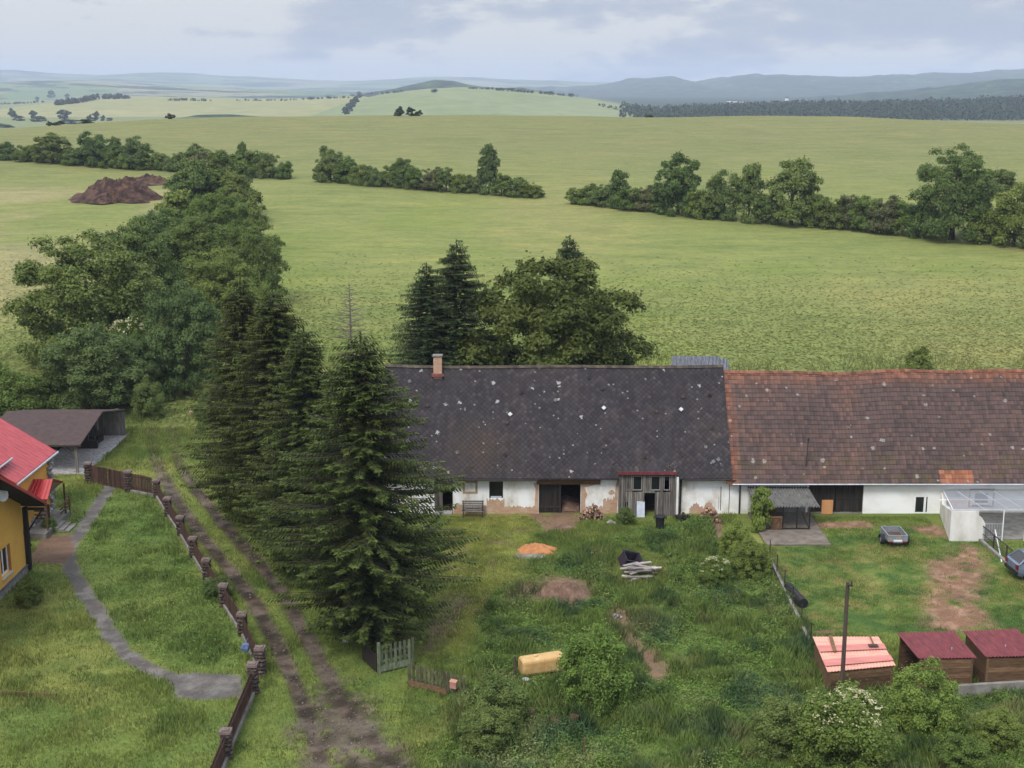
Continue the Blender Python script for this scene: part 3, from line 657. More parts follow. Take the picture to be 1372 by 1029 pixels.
# ------------------------------------------------------------------ the ground: one sheet out to the horizon
def axis(lo, hi, st, far_lo, far_hi, g):
    a = list(np.arange(lo, hi, st)); s = st; b = [hi]
    while b[-1] < far_hi: s *= g; b.append(b[-1] + s)
    s = st; e = [lo]
    while e[-1] > far_lo: s *= g; e.append(e[-1] - s)
    return np.array(e[::-1][:-1] + a + b)
GX = np.unique(np.clip(axis(-37, 37, .16, -9000, 9000, 1.085), -10500, 10500)); GY = np.unique(np.clip(axis(3, 64, .18, -300, 11000, 1.035), -310, 11800))
def build_ground():
    X, Y = np.meshgrid(GX, GY); nx, ny = len(GX), len(GY); x, y = X.ravel(), Y.ravel()
    z = H(x, y); col = ground_col(x, y)
    near = (np.abs(x) < 37) & (y > 3) & (y < 64); m = masks(x, y)
    z = z - near * .07 * m['lane'] + near * (fbm(x, y, 1.4, 7) - .5) * .10 * (1 - m['path']) * (y < 40.2)
    V = np.stack([x, y, z], 1)
    idx = np.arange(nx * ny).reshape(ny, nx); Q = np.stack([idx[:-1, :-1], idx[:-1, 1:], idx[1:, 1:], idx[1:, :-1]], -1).reshape(-1, 4)
    nearv = near.astype(float)
    cls = np.zeros(len(x), int)
    for k, (nm, th) in enumerate((('lane', .5), ('path', .5), ('red', .55), ('soil', .55)), 1): cls[(m[nm] * nearv) > th] = k
    fc = np.sort(cls[Q], 1)[:, 2]
    for k, nm in enumerate(('ground', 'dirt_lane', 'garden_path', 'red_earth_ground', 'bare_soil_ground')):
        q = Q[fc == k]; used, inv = np.unique(q, return_inverse=True); q = inv.reshape(-1, 4)
        me = bpy.data.meshes.new(nm); me.vertices.add(len(used)); me.vertices.foreach_set('co', V[used].astype(np.float32).ravel())
        me.loops.add(q.size); me.loops.foreach_set('vertex_index', q.astype(np.int32).ravel())
        me.polygons.add(len(q)); me.polygons.foreach_set('loop_start', np.arange(0, q.size, 4, dtype=np.int32)); me.polygons.foreach_set('loop_total', np.full(len(q), 4, dtype=np.int32))
        me.update(calc_edges=True); me.polygons.foreach_set('use_smooth', np.ones(len(q), bool))
        a = me.attributes.new('gcol', 'FLOAT_COLOR', 'POINT'); c4 = np.ones((len(used), 4), np.float32); c4[:, :3] = col[used]; a.data.foreach_set('color', c4.ravel())
        me.materials.append(M['ground']); prop(link(nm, me), kind='structure')
build_ground()

# ------------------------------------------------------------------ grass and weeds
def footprints(x, y):
    b = (x > -9.2) & (x < 40) & (y > 40.1) & (y < 51)
    b |= (x < -28.15) & (y < 30.4) & (y > 12); b |= (x < -30.2) & (y > 30) & (y < 41.8); b |= (x < -31.1) & (y > 49.8) & (y < 61.5)
    b |= (x > 14.8) & (x < 19.5) & (y > 34.6) & (y < 41); b |= (x > 27.1) & (y > 35.1) & (y < 41)
    return b
def blades(P, h, w, col, rng, lean=.45):
    n = len(P); a = rng.uniform(0, 6.283, n); A = np.stack([np.cos(a), np.sin(a), np.zeros(n)], 1)
    b = rng.uniform(0, 6.283, n); L = np.stack([np.cos(b), np.sin(b), np.zeros(n)], 1) * (h * rng.uniform(.1, lean, n))[:, None]
    up = np.zeros((n, 3)); up[:, 2] = h
    V = np.stack([P - A * w[:, None] * .5, P + A * w[:, None] * .5, P + L * .35 + up * .55 + A * w[:, None] * .38, P + L + up], 1)
    V2 = np.stack([V[:, 0], V[:, 1], V[:, 2], V[:, 3]], 1)
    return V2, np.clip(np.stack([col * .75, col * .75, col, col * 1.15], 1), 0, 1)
def scatter(n, x0, x1, y0, y1, rng): return rng.uniform(x0, x1, n), rng.uniform(y0, y1, n)
def view_keep(x, y, pad=3): return np.abs(x) < ((y - CAMY) * .976 + 6) * .385 + pad

rng = np.random.default_rng(5)
x, y = scatter(800000, -36, 37, 4, 63, rng); xb, yb = scatter(300000, -5, 30, 4, 40.5, rng); x, y = np.concatenate([x, xb]), np.concatenate([y, yb]); k = view_keep(x, y) & ~footprints(x, y); x, y = x[k], y[k]
m = masks(x, y); bare = np.maximum.reduce([m['lane'], m['path'], m['red'] * .93, m['soil'] * .95, m['bare'] * .8, m['deck']])
k = rng.random(len(x)) > bare * 1.02; x, y = x[k], y[k]; m = {q: v[k] for q, v in m.items()}
tuft = fbm(x, y, 1.3, 41); tf2 = fbm(x, y, 4.5, 44); fn = fbm(x, y, .5, 47)
hh = .09 + .10 * tuft + .20 * sstep(.5, .75, tf2) * (1 - m['lawn'])
hh = np.maximum(hh, m['weed'] * (.09 + .62 * sstep(.32, .75, tuft * .7 + tf2 * .4))); hh = np.maximum(hh, m['lg'] * (.12 + .30 * sstep(.3, .75, tuft)))
hh = np.maximum(hh, (.15 + .35 * tf2) * sstep(52, 63, y)); hh *= 1 - .2 * m['lawn']
col = ground_col(x, y)
ycol = lerp(col * 1.38, (.20, .23, .075), sstep(.35, .7, fn) * .35); ycol = lerp(ycol, (.070, .118, .032), sstep(.5, .75, tuft) * .45 * (1 - m['lawn'] * .6)); ycol = lerp(ycol, (.075, .12, .062), sstep(.55, .75, fbm(x, y, 3.1, 52)) * m['weed'] * .7)
ycol = lerp(ycol, (.20, .215, .095), sstep(.55, .75, fbm(x, y, 2.3, 57)) * sstep(20, 11, y) * m['weed'] * .7)
ycol = lerp(ycol, (.19, .19, .075), sstep(.56, .72, fbm(x, y, 1.9, 95)) * m['weed'] * .55); ycol = lerp(ycol, (.045, .085, .034), sstep(.54, .72, fbm(x, y, 1.5, 97)) * m['weed'] * .7)
ycol *= (rng.uniform(.75, 1.3, len(x)) * (.60 + .80 * fbm(x, y, .45, 49)))[:, None]
leafy = (rng.random(len(x)) < .85 * m['weed'] * sstep(.38, .60, fbm(x, y, 2.2, 61)) + .35 * m['lg'])
Z = H(x, y); P = np.stack([x, y, Z - .03], 1)
g = ~leafy
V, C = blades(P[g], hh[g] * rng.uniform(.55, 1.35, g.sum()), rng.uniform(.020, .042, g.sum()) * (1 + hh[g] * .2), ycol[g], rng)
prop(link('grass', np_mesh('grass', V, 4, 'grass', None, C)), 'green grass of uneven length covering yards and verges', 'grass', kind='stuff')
g = leafy; Pl = P[g].copy(); Pl[:, 2] += hh[g] * rng.uniform(.1, 1.0, g.sum()); Nl = rng.normal(0, .38, (g.sum(), 3)); Nl[:, 2] += 1
V = leaf_quads(Pl, unit(Nl), .062, .5, rng, .4)
prop(link('weeds', np_mesh('weeds', V, 4, 'grass', None, ycol[g] * np.array([.92, 1.0, .95]))), 'dark leafy weeds growing through the overgrown garden', 'weeds', kind='stuff')

# meadow grass: tufts thin out with distance
rng = np.random.default_rng(6)
u = rng.random(150000); yy = 56 + 90 * u ** 1.4; xx = rng.uniform(-1, 1, len(u)) * (((yy - CAMY) * .976 + 6) * .385 + 4)
k = ~footprints(xx, yy) & (rng.random(len(xx)) < sstep(146, 80, yy) + .03); xx, yy = xx[k], yy[k]
md = fbm(xx, yy, 3.2, 72)
mc = ground_col(xx, yy, False) * np.array([1., .98, .93]); mc = lerp(mc, (.115, .165, .044), sstep(.5, .75, md) * .15); mc = lerp(mc, (.22, .22, .10), sstep(.5, .3, md) * .1); mc *= rng.uniform(.93, 1.07, len(xx))[:, None]
P = np.stack([xx, yy, H(xx, yy) + rng.uniform(.01, .07, len(xx))], 1); Nl = rng.normal(0, .07, (len(xx), 3)); Nl[:, 2] += 1
V = leaf_quads(P, unit(Nl), (.10 + .0008 * yy), .38, rng, .1)
prop(link('meadow_grass', np_mesh('meadow_grass', V, 4, 'grass', None, mc)), 'fresh green meadow grass behind the farm buildings', 'grass', kind='stuff')
x, y = scatter(26000, -60, 62, 58, 88, rng); k = view_keep(x, y) & ~footprints(x, y) & (fbm(x, y, 4, 91) > .5); x, y = x[k], y[k]
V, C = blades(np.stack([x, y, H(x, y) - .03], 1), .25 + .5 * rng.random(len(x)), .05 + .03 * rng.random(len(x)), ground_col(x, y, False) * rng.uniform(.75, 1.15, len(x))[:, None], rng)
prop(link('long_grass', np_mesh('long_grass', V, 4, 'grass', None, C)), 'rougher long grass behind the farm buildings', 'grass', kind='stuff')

# gravel and pebbles on the bare ground
x, y = scatter(120000, -36, 37, 5, 58, rng); k = view_keep(x, y) & ~footprints(x, y); x, y = x[k], y[k]; m = masks(x, y)
k = rng.random(len(x)) < np.maximum.reduce([m['lane'] * .8, m['path'], m['red'] * .8, m['soil']]) ** 1.5 * .55; x, y = x[k], y[k]; red = m['red'][k]
pc = np.tile(np.array([.16, .14, .125]), (len(x), 1)); pc = lerp(pc, (.30, .19, .14), red); pc *= rng.uniform(.35, 1.5, len(x))[:, None]
P = np.stack([x, y, H(x, y) - .03 + .03 * rng.random(len(x))], 1); Nl = rng.normal(0, .5, (len(x), 3)); Nl[:, 2] += 1
prop(link('gravel', np_mesh('gravel', leaf_quads(P, unit(Nl), .045, .75, rng, .3), 4, 'grass', None, pc)), 'small stones strewn over tracks and bare soil', 'gravel', kind='stuff')

# ------------------------------------------------------------------ far hills
HILLS = []
def hill(name, pts, D, wf, wb, base, mat, rough=0.0, nx=220, ny=40, x0=None):
    pts = sorted(pts); xs = []; zs = []
    for px, py in pts:
        p = aty(px, py, D); xs.append(p.x); zs.append(p.z)
    xs, zs = np.array(xs), np.array(zs)
    def zf(x, y):
        x = np.asarray(x, float); y = np.asarray(y, float)
        top = np.interp(x, xs, zs); u = np.where(y < D, (D - y) / wf, (y - D) / wb)
        s = 1 - sstep(0, 1, u); 
        r = (fbm(x, y, D * .02, 5, 4) - .5) * rough * s
        edge = sstep(xs[0], xs[0] + (xs[-1] - xs[0]) * .04, x) * sstep(xs[-1], xs[-1] - (xs[-1] - xs[0]) * .04, x)
        return base + (top - base) * s * edge + r
    HILLS.append((zf, xs[0], xs[-1], D - wf, D + wb))
    gx = np.linspace(xs[0], xs[-1], nx); gy = np.concatenate([np.linspace(D - wf, D, ny), np.linspace(D, D + wb, ny // 2)[1:]])
    X, Y = np.meshgrid(gx, gy); Z = zf(X, Y) - 1.0
    V = np.stack([X.ravel(), Y.ravel(), Z.ravel()], 1); idx = np.arange(X.size).reshape(X.shape)
    Q = np.stack([idx[:-1, :-1], idx[:-1, 1:], idx[1:, 1:], idx[1:, :-1]], -1).reshape(-1, 4)
    me = bpy.data.meshes.new(name); me.from_pydata(V.tolist(), [], Q.tolist()); me.update(); me.polygons.foreach_set('use_smooth', [True] * len(Q))
    me.materials.append(M[mat]); return prop(link(name, me), kind='structure')
hill('meadow_hill', [(380, 168), (440, 152), (475, 134), (520, 124), (570, 118.5), (620, 116), (680, 118.5), (740, 125), (800, 132.5), (850, 143), (890, 157), (930, 170)], 2080, 672, 800, -16, 'hill_mid', 1.5)
hill('low_hill', [(-400, 165), (-60, 156), (0, 152), (50, 148), (95, 138), (130, 132), (160, 129.5), (200, 129), (280, 131), (350, 132), (420, 131), (475, 128), (530, 140), (580, 165)], 2400, 896, 960, -16, 'hill_grass', 2)
hill('teal_field_rise', [(190, 168), (235, 158), (265, 152.5), (300, 152), (340, 155), (420, 162)], 1312, 256, 320, -16, 'hill_wood', .3, 60, 20)
hill('wooded_knoll', [(470, 128), (530, 119), (560, 112), (583, 107), (605, 108.5), (635, 115), (700, 118), (770, 128)], 3360, 480, 640, -16, 'hill_wood', 8)
hill('rolling_hills', [(-500, 112), (-50, 113), (0, 113), (60, 108), (110, 108), (160, 110), (220, 114), (330, 119), (420, 122), (520, 124), (700, 128)], 5760, 2400, 1440, -16, 'hill_field', 6)
hill('distant_hills', [(-700, 96), (-200, 97), (0, 96.5), (22, 94), (90, 99), (160, 101.5), (215, 97), (245, 97), (300, 101), (400, 106), (460, 109), (520, 107), (575, 103), (640, 103.5), (690, 107), (740, 108), (800, 110), (900, 115), (1000, 118)], 10880, 4480, 1440, -16, 'hill_field', 14)
hill('wooded_ridge', [(640, 121), (700, 118), (760, 117), (815, 113), (844, 106), (868, 106.5), (892, 104), (925, 112), (953, 106), (1001, 100), (1060, 102), (1140, 103), (1246, 98), (1303, 97), (1372, 92), (1600, 90), (2000, 98)], 7360, 2400, 1920, -16, 'hill_wood', 34, 520, 60)
hill('wooded_slope', [(1000, 146), (1090, 138), (1154, 129), (1222, 123), (1275, 118), (1335, 111), (1372, 105), (1600, 92), (1900, 96)], 3680, 1120, 1440, -16, 'hill_wood', 22, 400, 60)
hill('forest_floor_ridge', [(790, 172), (836, 161), (884, 152), (941, 149), (1021, 148), (1061, 146), (1162, 145), (1262, 144), (1327, 140), (1372, 138), (1700, 134), (1900, 140)], 1920, 480, 800, -16, 'hill_wood', 2)
def HH(x, y):
    z = Hs(x, y)
    for zf, a, b, c, d in HILLS:
        if a < x < b and c < y < d: z = max(z, float(zf(x, y)) - 1.0)
    return z
def ontf(px, py):
    d = ray(px, py); t = 460.0
    while t < 9000:
        p = CAM + d * t
        if p.z <= HH(p.x, p.y): return Vector((p.x, p.y, HH(p.x, p.y)))
        t += max(1.0, t * .002)
    p = CAM + d * 2400; return Vector((p.x, p.y, HH(p.x, p.y)))

# dark spruce forest on the right-hand ridge: one mass
rng = np.random.default_rng(8)
n = 5200; yy = 1560 + 430 * rng.random(n) ** .8; pxs = rng.uniform(800, 1480, n); xx = (pxs - 686) * ((yy - CAMY) * .976) / F; fe = 1 - sstep(845, 900, pxs) ; k = (pxs > 832) & (rng.random(n) > fe * .6); yy, xx, pxs = yy[k], xx[k], pxs[k]; n = len(xx)
zz = np.array([HH(a, b) for a, b in zip(xx, yy)]); k = (zz > -15.5); xx, yy, zz, pxs = xx[k], yy[k], zz[k], pxs[k]; n = len(xx)
th = rng.uniform(8, 13, n) * (.45 + .55 * sstep(832, 930, pxs)) * (.55 + .9 * fbm(xx, yy, 45, 14)) * (1 + .3 * (fbm(xx, yy, 60, 4) - .5)); q = 12; cone = rng.random(n) < .55
u = rng.random((n, q)); a = rng.uniform(0, 6.283, (n, q)); rad = np.where(cone[:, None], (1 - u) * .22, np.sqrt(np.maximum(0, .25 - (u - .55) ** 2)) * .7) * th[:, None]
C = np.stack([xx[:, None] + np.cos(a) * rad, yy[:, None] + np.sin(a) * rad, zz[:, None] + u * th[:, None] + .5], -1).reshape(-1, 3)
Nn = np.stack([np.cos(a), np.sin(a), np.full_like(a, .8)], -1).reshape(-1, 3)
prop(link('forest', np_mesh('forest', leaf_quads(C, unit(Nn), 1.45, .8, rng, .4), 4, 'far_leaf', np.clip(rng.normal(.3, .25, n * q), 0, 1))), 'dark band of forest beyond the meadow crest', 'forest', kind='stuff')
# thin lines of far trees along hill tops
def treeline(pts, cnt, hpx, seed):
    rng = np.random.default_rng(seed); out = []
    for i in range(cnt):
        u = rng.random() * (len(pts) - 1); j = int(u); f = u - j
        px = pts[j][0] * (1 - f) + pts[j + 1][0] * f; py = pts[j][1] * (1 - f) + pts[j + 1][1] * f
        b = ontf(px + rng.normal(0, 1), py + 1.2); s = hpx * (b.y - CAMY) / F * rng.uniform(.5, 1.2)
        k = 26; d = unit(rng.normal(0, 1, (k, 3))) * np.array([.6, .5, .5]) * s * rng.uniform(.7, 1, (k, 1)); c = np.array([b.x, b.y, b.z + s * .45]) + d
        out.append((c, d, s * .22))
    V = np.concatenate([leaf_quads(c, unit(d), s, .8, rng, .4) for c, d, s in out])
    return np_mesh('far_treeline', V, 4, 'far_leaf', np.clip(rng.normal(.35, .25, len(V)), 0, 1))
lines = [([(630, 118), (660, 119), (690, 120)], 30, 3), ([(664, 120), (720, 124), (775, 129)], 46, 4), ([(800, 140), (850, 152), (875, 158)], 26, 4), ([(222, 134), (250, 133.5), (285, 135)], 30, 3.5),
         ([(315, 134), (380, 134), (440, 131), (470, 130)], 50, 3), ([(470, 128), (500, 126), (540, 122)], 26, 3.5), ([(75, 140), (105, 137), (128, 132), (175, 131)], 60, 7), ([(0, 139), (30, 138), (60, 136)], 26, 3)]
for i, (p, c, h) in enumerate(lines):
    prop(link('far_treeline', treeline(p, c, h, 100 + i)), 'far hazy line of trees along a pale hill', 'treeline', kind='stuff')

# single far trees
ORD = ['first', 'second', 'third', 'fourth', 'fifth', 'sixth', 'seventh', 'eighth', 'ninth', 'tenth', 'eleventh', 'twelfth', 'thirteenth', 'fourteenth', 'fifteenth', 'sixteenth', 'seventeenth', 'eighteenth', 'nineteenth', 'twentieth', 'twenty-first', 'twenty-second', 'twenty-third', 'twenty-fourth', 'twenty-fifth', 'twenty-sixth', 'twenty-seventh', 'twenty-eighth', 'twenty-ninth', 'thirtieth']
def fartree(px, py, w, h, label, group):
    b = ontf(px, py); s = (b.y - CAMY) / F * 1.02
    return tree('tree', label, 'tree', b, w * s, h * s, random.choice(('far0', 'far1')), 'far_leaf', group, trunk=False, wy=w * s * .8)
VL = [(6, 171, 22, 5), (17, 157, 11, 11), (25, 162, 17, 7), (45, 159, 11, 10), (52, 163, 24, 7), (66, 169, 9, 6), (78, 169, 16, 5), (86, 159, 19, 11), (92, 166, 34, 6), (116, 166, 24, 5), (120, 162, 8, 8), (129, 161, 10, 11), (138, 162, 7, 7), (147, 162, 9, 4), (228, 162, 15, 7)]
for i, (a, b, w, h) in enumerate(VL): fartree(a, b, w, h, '%s hazy tree from the photo edge in the pale valley beyond the crest' % ORD[i], 'hazy trees in the valley')
for i, (a, b, w, h) in enumerate([(69, 131, 12, 9), (50, 135, 6, 5), (90, 133, 7, 7)]): fartree(a, b, w, h, '%s small tree above the dark copse on the far pale hill' % ORD[i], 'small trees above the copse')
for i, (a, b, w, h) in enumerate([(535, 157, 13, 12), (550, 158, 14, 11), (561, 158, 11, 7)]): fartree(a, b, w, h, ['tall first tree of the trio before the middle hill', 'second, rounder tree of the trio before the middle hill', 'low last tree of the trio before the middle hill'][i], 'three trees before the middle hill')
for i in range(9):
    t = i / 8; fartree(464 + 18 * t + (2 if i % 2 else -1), 153 - 25 * t, 11 - 4 * t, 9 - 4 * t, '%s bush up the hedge climbing the middle hill flank' % ORD[i], 'hedge climbing the middle hill')
fartree(582, 124, 10, 4, 'lone bush near the top of the middle hill', None)

# far white village houses below the wooded ridge
def far_house(px, py, w, h, label):
    b = ontf(px, py); s = (b.y - CAMY) / F; W, D_, Hh = w * s, w * s * .7, h * s
    o = thing('house', label, 'house', b, 0, 'white houses of the far village')
    MB().box((-W / 2, -D_ / 2, -2), (W / 2, D_ / 2, Hh * .6), .5).build('wall', 'white', o, world=False)
    MB().prism([(-W / 2 - .5, -D_ / 2 - .5, Hh * .6), (-W / 2 - .5, D_ / 2 + .5, Hh * .6), (-W / 2 - .5, 0, Hh)], (W + 1, 0, 0)).build('roof', 'shingle', o, world=False)
for px, py, w, h, lb in [(977, 137.5, 6, 3.5, 'first and largest white house of the hazy far village'), (985, 137.5, 5, 3, 'second white house of the hazy far village'), (992, 138, 7, 3, 'third, long low white house of the hazy far village'), (1054, 135, 4, 5, 'tall narrow white building apart from the far village')]:
    far_house(px, py, w, h, lb)

# ------------------------------------------------------------------ hedgerows across the meadow
def hedge(items, base, hname, group):
    items = sorted(items); tr = 0; lo = 0
    for it in items:
        px, h, w, proto, mat = it[:5]; desc = it[5] if len(it) > 5 else None
        py = np.interp(px, [b[0] for b in base], [b[1] for b in base]) + random.uniform(-1, .8)
        b, hh, ww = spx(px, py, py - h, w)
        if desc: lab, cat, nm = desc + ' in the ' + hname, 'tree', 'tree'
        else: lab, cat, nm = '%s low bush along the %s, counted from its far end' % (ORD[lo], hname), 'bush', 'bush'; lo += 1
        if not desc: lab = '%s low bush, counted from the left, in the %s' % (ORD[lo - 1], hname)
        tree(nm, lab, cat, b - Vector((0, 0, .15)), ww, hh, proto, mat, group)
bu = lambda i: 'bush%d' % (i % 3)
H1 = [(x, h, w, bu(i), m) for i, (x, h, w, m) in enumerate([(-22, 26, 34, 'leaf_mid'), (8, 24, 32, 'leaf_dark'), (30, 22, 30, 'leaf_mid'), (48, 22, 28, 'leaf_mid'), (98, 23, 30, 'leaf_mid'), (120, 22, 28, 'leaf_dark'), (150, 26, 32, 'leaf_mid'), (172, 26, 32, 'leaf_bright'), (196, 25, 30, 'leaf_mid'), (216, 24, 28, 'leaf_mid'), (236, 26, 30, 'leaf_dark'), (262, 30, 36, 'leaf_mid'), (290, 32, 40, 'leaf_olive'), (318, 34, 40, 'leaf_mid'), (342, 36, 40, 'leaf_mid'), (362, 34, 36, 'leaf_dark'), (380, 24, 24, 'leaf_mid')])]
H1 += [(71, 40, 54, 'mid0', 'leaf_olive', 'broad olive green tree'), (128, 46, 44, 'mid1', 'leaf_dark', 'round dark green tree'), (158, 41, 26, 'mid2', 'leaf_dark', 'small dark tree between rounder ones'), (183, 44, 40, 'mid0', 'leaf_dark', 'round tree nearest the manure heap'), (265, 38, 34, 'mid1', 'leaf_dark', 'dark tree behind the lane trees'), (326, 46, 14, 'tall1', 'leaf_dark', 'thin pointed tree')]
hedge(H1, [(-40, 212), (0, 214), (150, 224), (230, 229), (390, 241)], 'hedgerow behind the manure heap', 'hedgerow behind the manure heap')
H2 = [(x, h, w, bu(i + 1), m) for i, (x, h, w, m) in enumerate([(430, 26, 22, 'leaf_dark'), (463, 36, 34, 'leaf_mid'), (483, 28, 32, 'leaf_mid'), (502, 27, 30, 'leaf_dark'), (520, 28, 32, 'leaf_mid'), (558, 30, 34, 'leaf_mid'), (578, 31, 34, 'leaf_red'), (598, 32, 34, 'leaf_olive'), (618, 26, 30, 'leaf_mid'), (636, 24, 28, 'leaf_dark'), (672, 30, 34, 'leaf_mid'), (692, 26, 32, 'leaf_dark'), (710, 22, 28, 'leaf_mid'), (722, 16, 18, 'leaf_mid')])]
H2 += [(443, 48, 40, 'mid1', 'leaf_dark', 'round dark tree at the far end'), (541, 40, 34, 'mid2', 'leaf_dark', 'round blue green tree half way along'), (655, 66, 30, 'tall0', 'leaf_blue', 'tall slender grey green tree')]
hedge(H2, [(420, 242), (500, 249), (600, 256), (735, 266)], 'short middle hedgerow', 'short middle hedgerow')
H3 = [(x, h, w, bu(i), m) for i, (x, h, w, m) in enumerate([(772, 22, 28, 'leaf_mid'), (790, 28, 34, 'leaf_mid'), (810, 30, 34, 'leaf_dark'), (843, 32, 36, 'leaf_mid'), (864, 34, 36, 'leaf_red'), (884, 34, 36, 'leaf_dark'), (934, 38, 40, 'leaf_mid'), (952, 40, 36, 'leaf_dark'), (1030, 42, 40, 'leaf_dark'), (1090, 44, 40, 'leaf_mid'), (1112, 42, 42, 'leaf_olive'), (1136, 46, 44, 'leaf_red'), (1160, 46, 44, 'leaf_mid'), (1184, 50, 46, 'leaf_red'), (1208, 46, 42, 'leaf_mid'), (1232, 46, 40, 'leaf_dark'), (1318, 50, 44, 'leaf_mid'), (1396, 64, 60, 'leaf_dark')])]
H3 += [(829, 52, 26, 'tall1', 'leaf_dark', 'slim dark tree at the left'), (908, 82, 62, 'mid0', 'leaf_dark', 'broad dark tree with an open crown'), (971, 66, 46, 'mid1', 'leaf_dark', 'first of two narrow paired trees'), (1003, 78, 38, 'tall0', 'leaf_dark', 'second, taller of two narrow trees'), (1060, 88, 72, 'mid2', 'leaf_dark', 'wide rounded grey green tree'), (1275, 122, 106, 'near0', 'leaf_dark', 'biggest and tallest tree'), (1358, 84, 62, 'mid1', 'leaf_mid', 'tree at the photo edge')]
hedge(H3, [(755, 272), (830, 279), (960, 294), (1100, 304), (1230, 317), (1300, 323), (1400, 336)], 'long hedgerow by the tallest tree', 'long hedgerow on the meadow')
b, h, w = spx(1340, 256, 228, 40); tree('bush', 'lone round bush on the meadow above the long hedgerow', 'bush', b, w, h, 'bush0', 'leaf_olive')
b, h, w = spx(1230, 497, 466, 34); tree('bush', 'small lone bush in meadow just behind the tiled barn ridge', 'bush', b, w, h, 'bush1', 'leaf_mid')

# ------------------------------------------------------------------ trees along the lane
LT = [(120, 486, 318, 186, 'near0', 'leaf_olive', 'large spreading walnut like tree with feathery edge beside the meadow'),
      (190, 440, 296, 110, 'near1', 'leaf_dark', 'dark leafy tree behind the large spreading tree'),
      (250, 528, 384, 104, 'near2', 'leaf_blue', 'blue green tree over the dark hollow of the lane'),
      (128, 552, 438, 122, 'near1', 'leaf_blue', 'blue green tree right behind the open carport'),
      (176, 540, 452, 70, 'near0', 'leaf_blue', 'smaller blue green tree between carport and lane hollow'),
      (300, 440, 338, 100, 'near2', 'leaf_mid', 'fresh green rounded tree behind the two back spruces'),
      (340, 410, 300, 90, 'near0', 'leaf_olive', 'olive tree with spiky shoots at the meadow side of the lane'),
      (272, 400, 290, 110, 'near1', 'leaf_olive', 'wide olive tree in the middle of the lane row'),
      (216, 378, 284, 84, 'near2', 'leaf_dark', 'dark tree above the large spreading tree'),
      (292, 345, 258, 84, 'near0', 'leaf_mid', 'pale green dome shaped tree half way up the lane row'),
      (238, 325, 256, 54, 'tall0', 'leaf_mid', 'small pointed tree beside the manure heap'),
      (330, 330, 262, 56, 'mid1', 'leaf_olive', 'olive tree at the meadow edge of the upper lane row'),
      (256, 296, 216, 64, 'mid2', 'leaf_dark', 'dark tree in the upper lane row by the heap'),
      (300, 290, 208, 78, 'mid0', 'leaf_olive', 'tall olive tree at the top of the lane row'),
      (322, 300, 232, 58, 'mid2', 'leaf_olive', 'rounded tree facing the meadow near the lane top'),
      (282, 270, 205, 60, 'mid1', 'leaf_red', 'brownish green tree where lane row meets hedgerow'),
      (262, 480, 400, 76, 'near1', 'leaf_blue', 'bluish tree hiding the upper lane'),
      (345, 470, 380, 80, 'near0', 'leaf_mid', 'green tree behind the tallest back spruce')]
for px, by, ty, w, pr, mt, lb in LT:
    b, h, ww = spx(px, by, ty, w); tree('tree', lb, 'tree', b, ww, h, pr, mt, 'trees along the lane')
for px, by, ty, w, mt, lb in [(18, 566, 498, 84, 'leaf_mid', 'loose green bush behind the red roof'), (70, 556, 500, 66, 'leaf_olive', 'olive bush behind the carport roof ridge'), (-30, 560, 470, 90, 'leaf_mid', 'big bush at the photo edge behind the yellow house'),
                              (200, 560, 508, 44, 'leaf_dark', 'dark low bush at the lane hollow, carport side'), (283, 575, 520, 44, 'leaf_dark', 'dark low bush at the lane hollow, spruce side'), (232, 505, 455, 60, 'leaf_dark', 'dark bush inside the shady lane hollow')]:
    b, h, ww = spx(px, by, ty, w); tree('bush', lb, 'bush', b, ww, h, 'shrub%d' % random.randrange(3), mt, 'bushes along the lane')
def umbels(o, n, seed, size, zmin=.6, r=.5, size_j=.5):
    """flat cream flower heads sitting on the shell of a shrub (unit space of its empty)"""
    rng = np.random.default_rng(seed); C = []; Nn = []; S = []
    for i in range(n):
        a = rng.uniform(0, 6.283); q = math.sqrt(rng.random()); z = zmin + (1 - zmin) * math.sqrt(max(0, 1 - q * q)); c = np.array([math.cos(a) * q * r, math.sin(a) * q * r, z])
        for j in range(9): C.append(c + rng.normal(0, size * .8, 3) * np.array([1, 1, .35])); Nn.append([rng.normal(0, .3), rng.normal(0, .3) - .2, 1])
    V = leaf_quads(np.array(C), unit(np.array(Nn)), size * .55, .8, rng, .2); me = np_mesh('blossoms', V, 4, 'blossom', rng.random(len(V))); link('blossoms', me, o)
b, h, ww = spx(176, 520, 424, 56); o = tree('elder_bush', 'elder bush with cream flowers among the lane trees', 'bush', b, ww, h, 'shrub1', 'leaf_mid'); umbels(o, 46, 3, .035, .55)

# ------------------------------------------------------------------ conifers
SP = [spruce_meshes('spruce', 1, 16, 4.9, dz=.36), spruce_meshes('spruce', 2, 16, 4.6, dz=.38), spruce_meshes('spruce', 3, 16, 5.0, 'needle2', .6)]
def spruce(px, by, ty, k, label, group, rw=1.0, rz=0.0, dy=0):
    b, h, _ = spx(px, by, ty); s = h / 16.0
    o = thing('spruce', label, 'tree', b, rz, group); o.scale = (s * rw, s * rw, s)
    link('crown', SP[k][0], o); link('trunk', SP[k][1], o); return o
G1 = 'tall spruces between lane and farmyard'
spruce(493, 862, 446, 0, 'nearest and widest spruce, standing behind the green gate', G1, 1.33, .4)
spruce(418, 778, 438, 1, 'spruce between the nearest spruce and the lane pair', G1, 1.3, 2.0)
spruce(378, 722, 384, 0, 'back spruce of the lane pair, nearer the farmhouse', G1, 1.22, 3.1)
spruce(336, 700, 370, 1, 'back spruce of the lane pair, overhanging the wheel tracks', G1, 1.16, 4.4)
G2 = 'spruces behind the farmhouse'
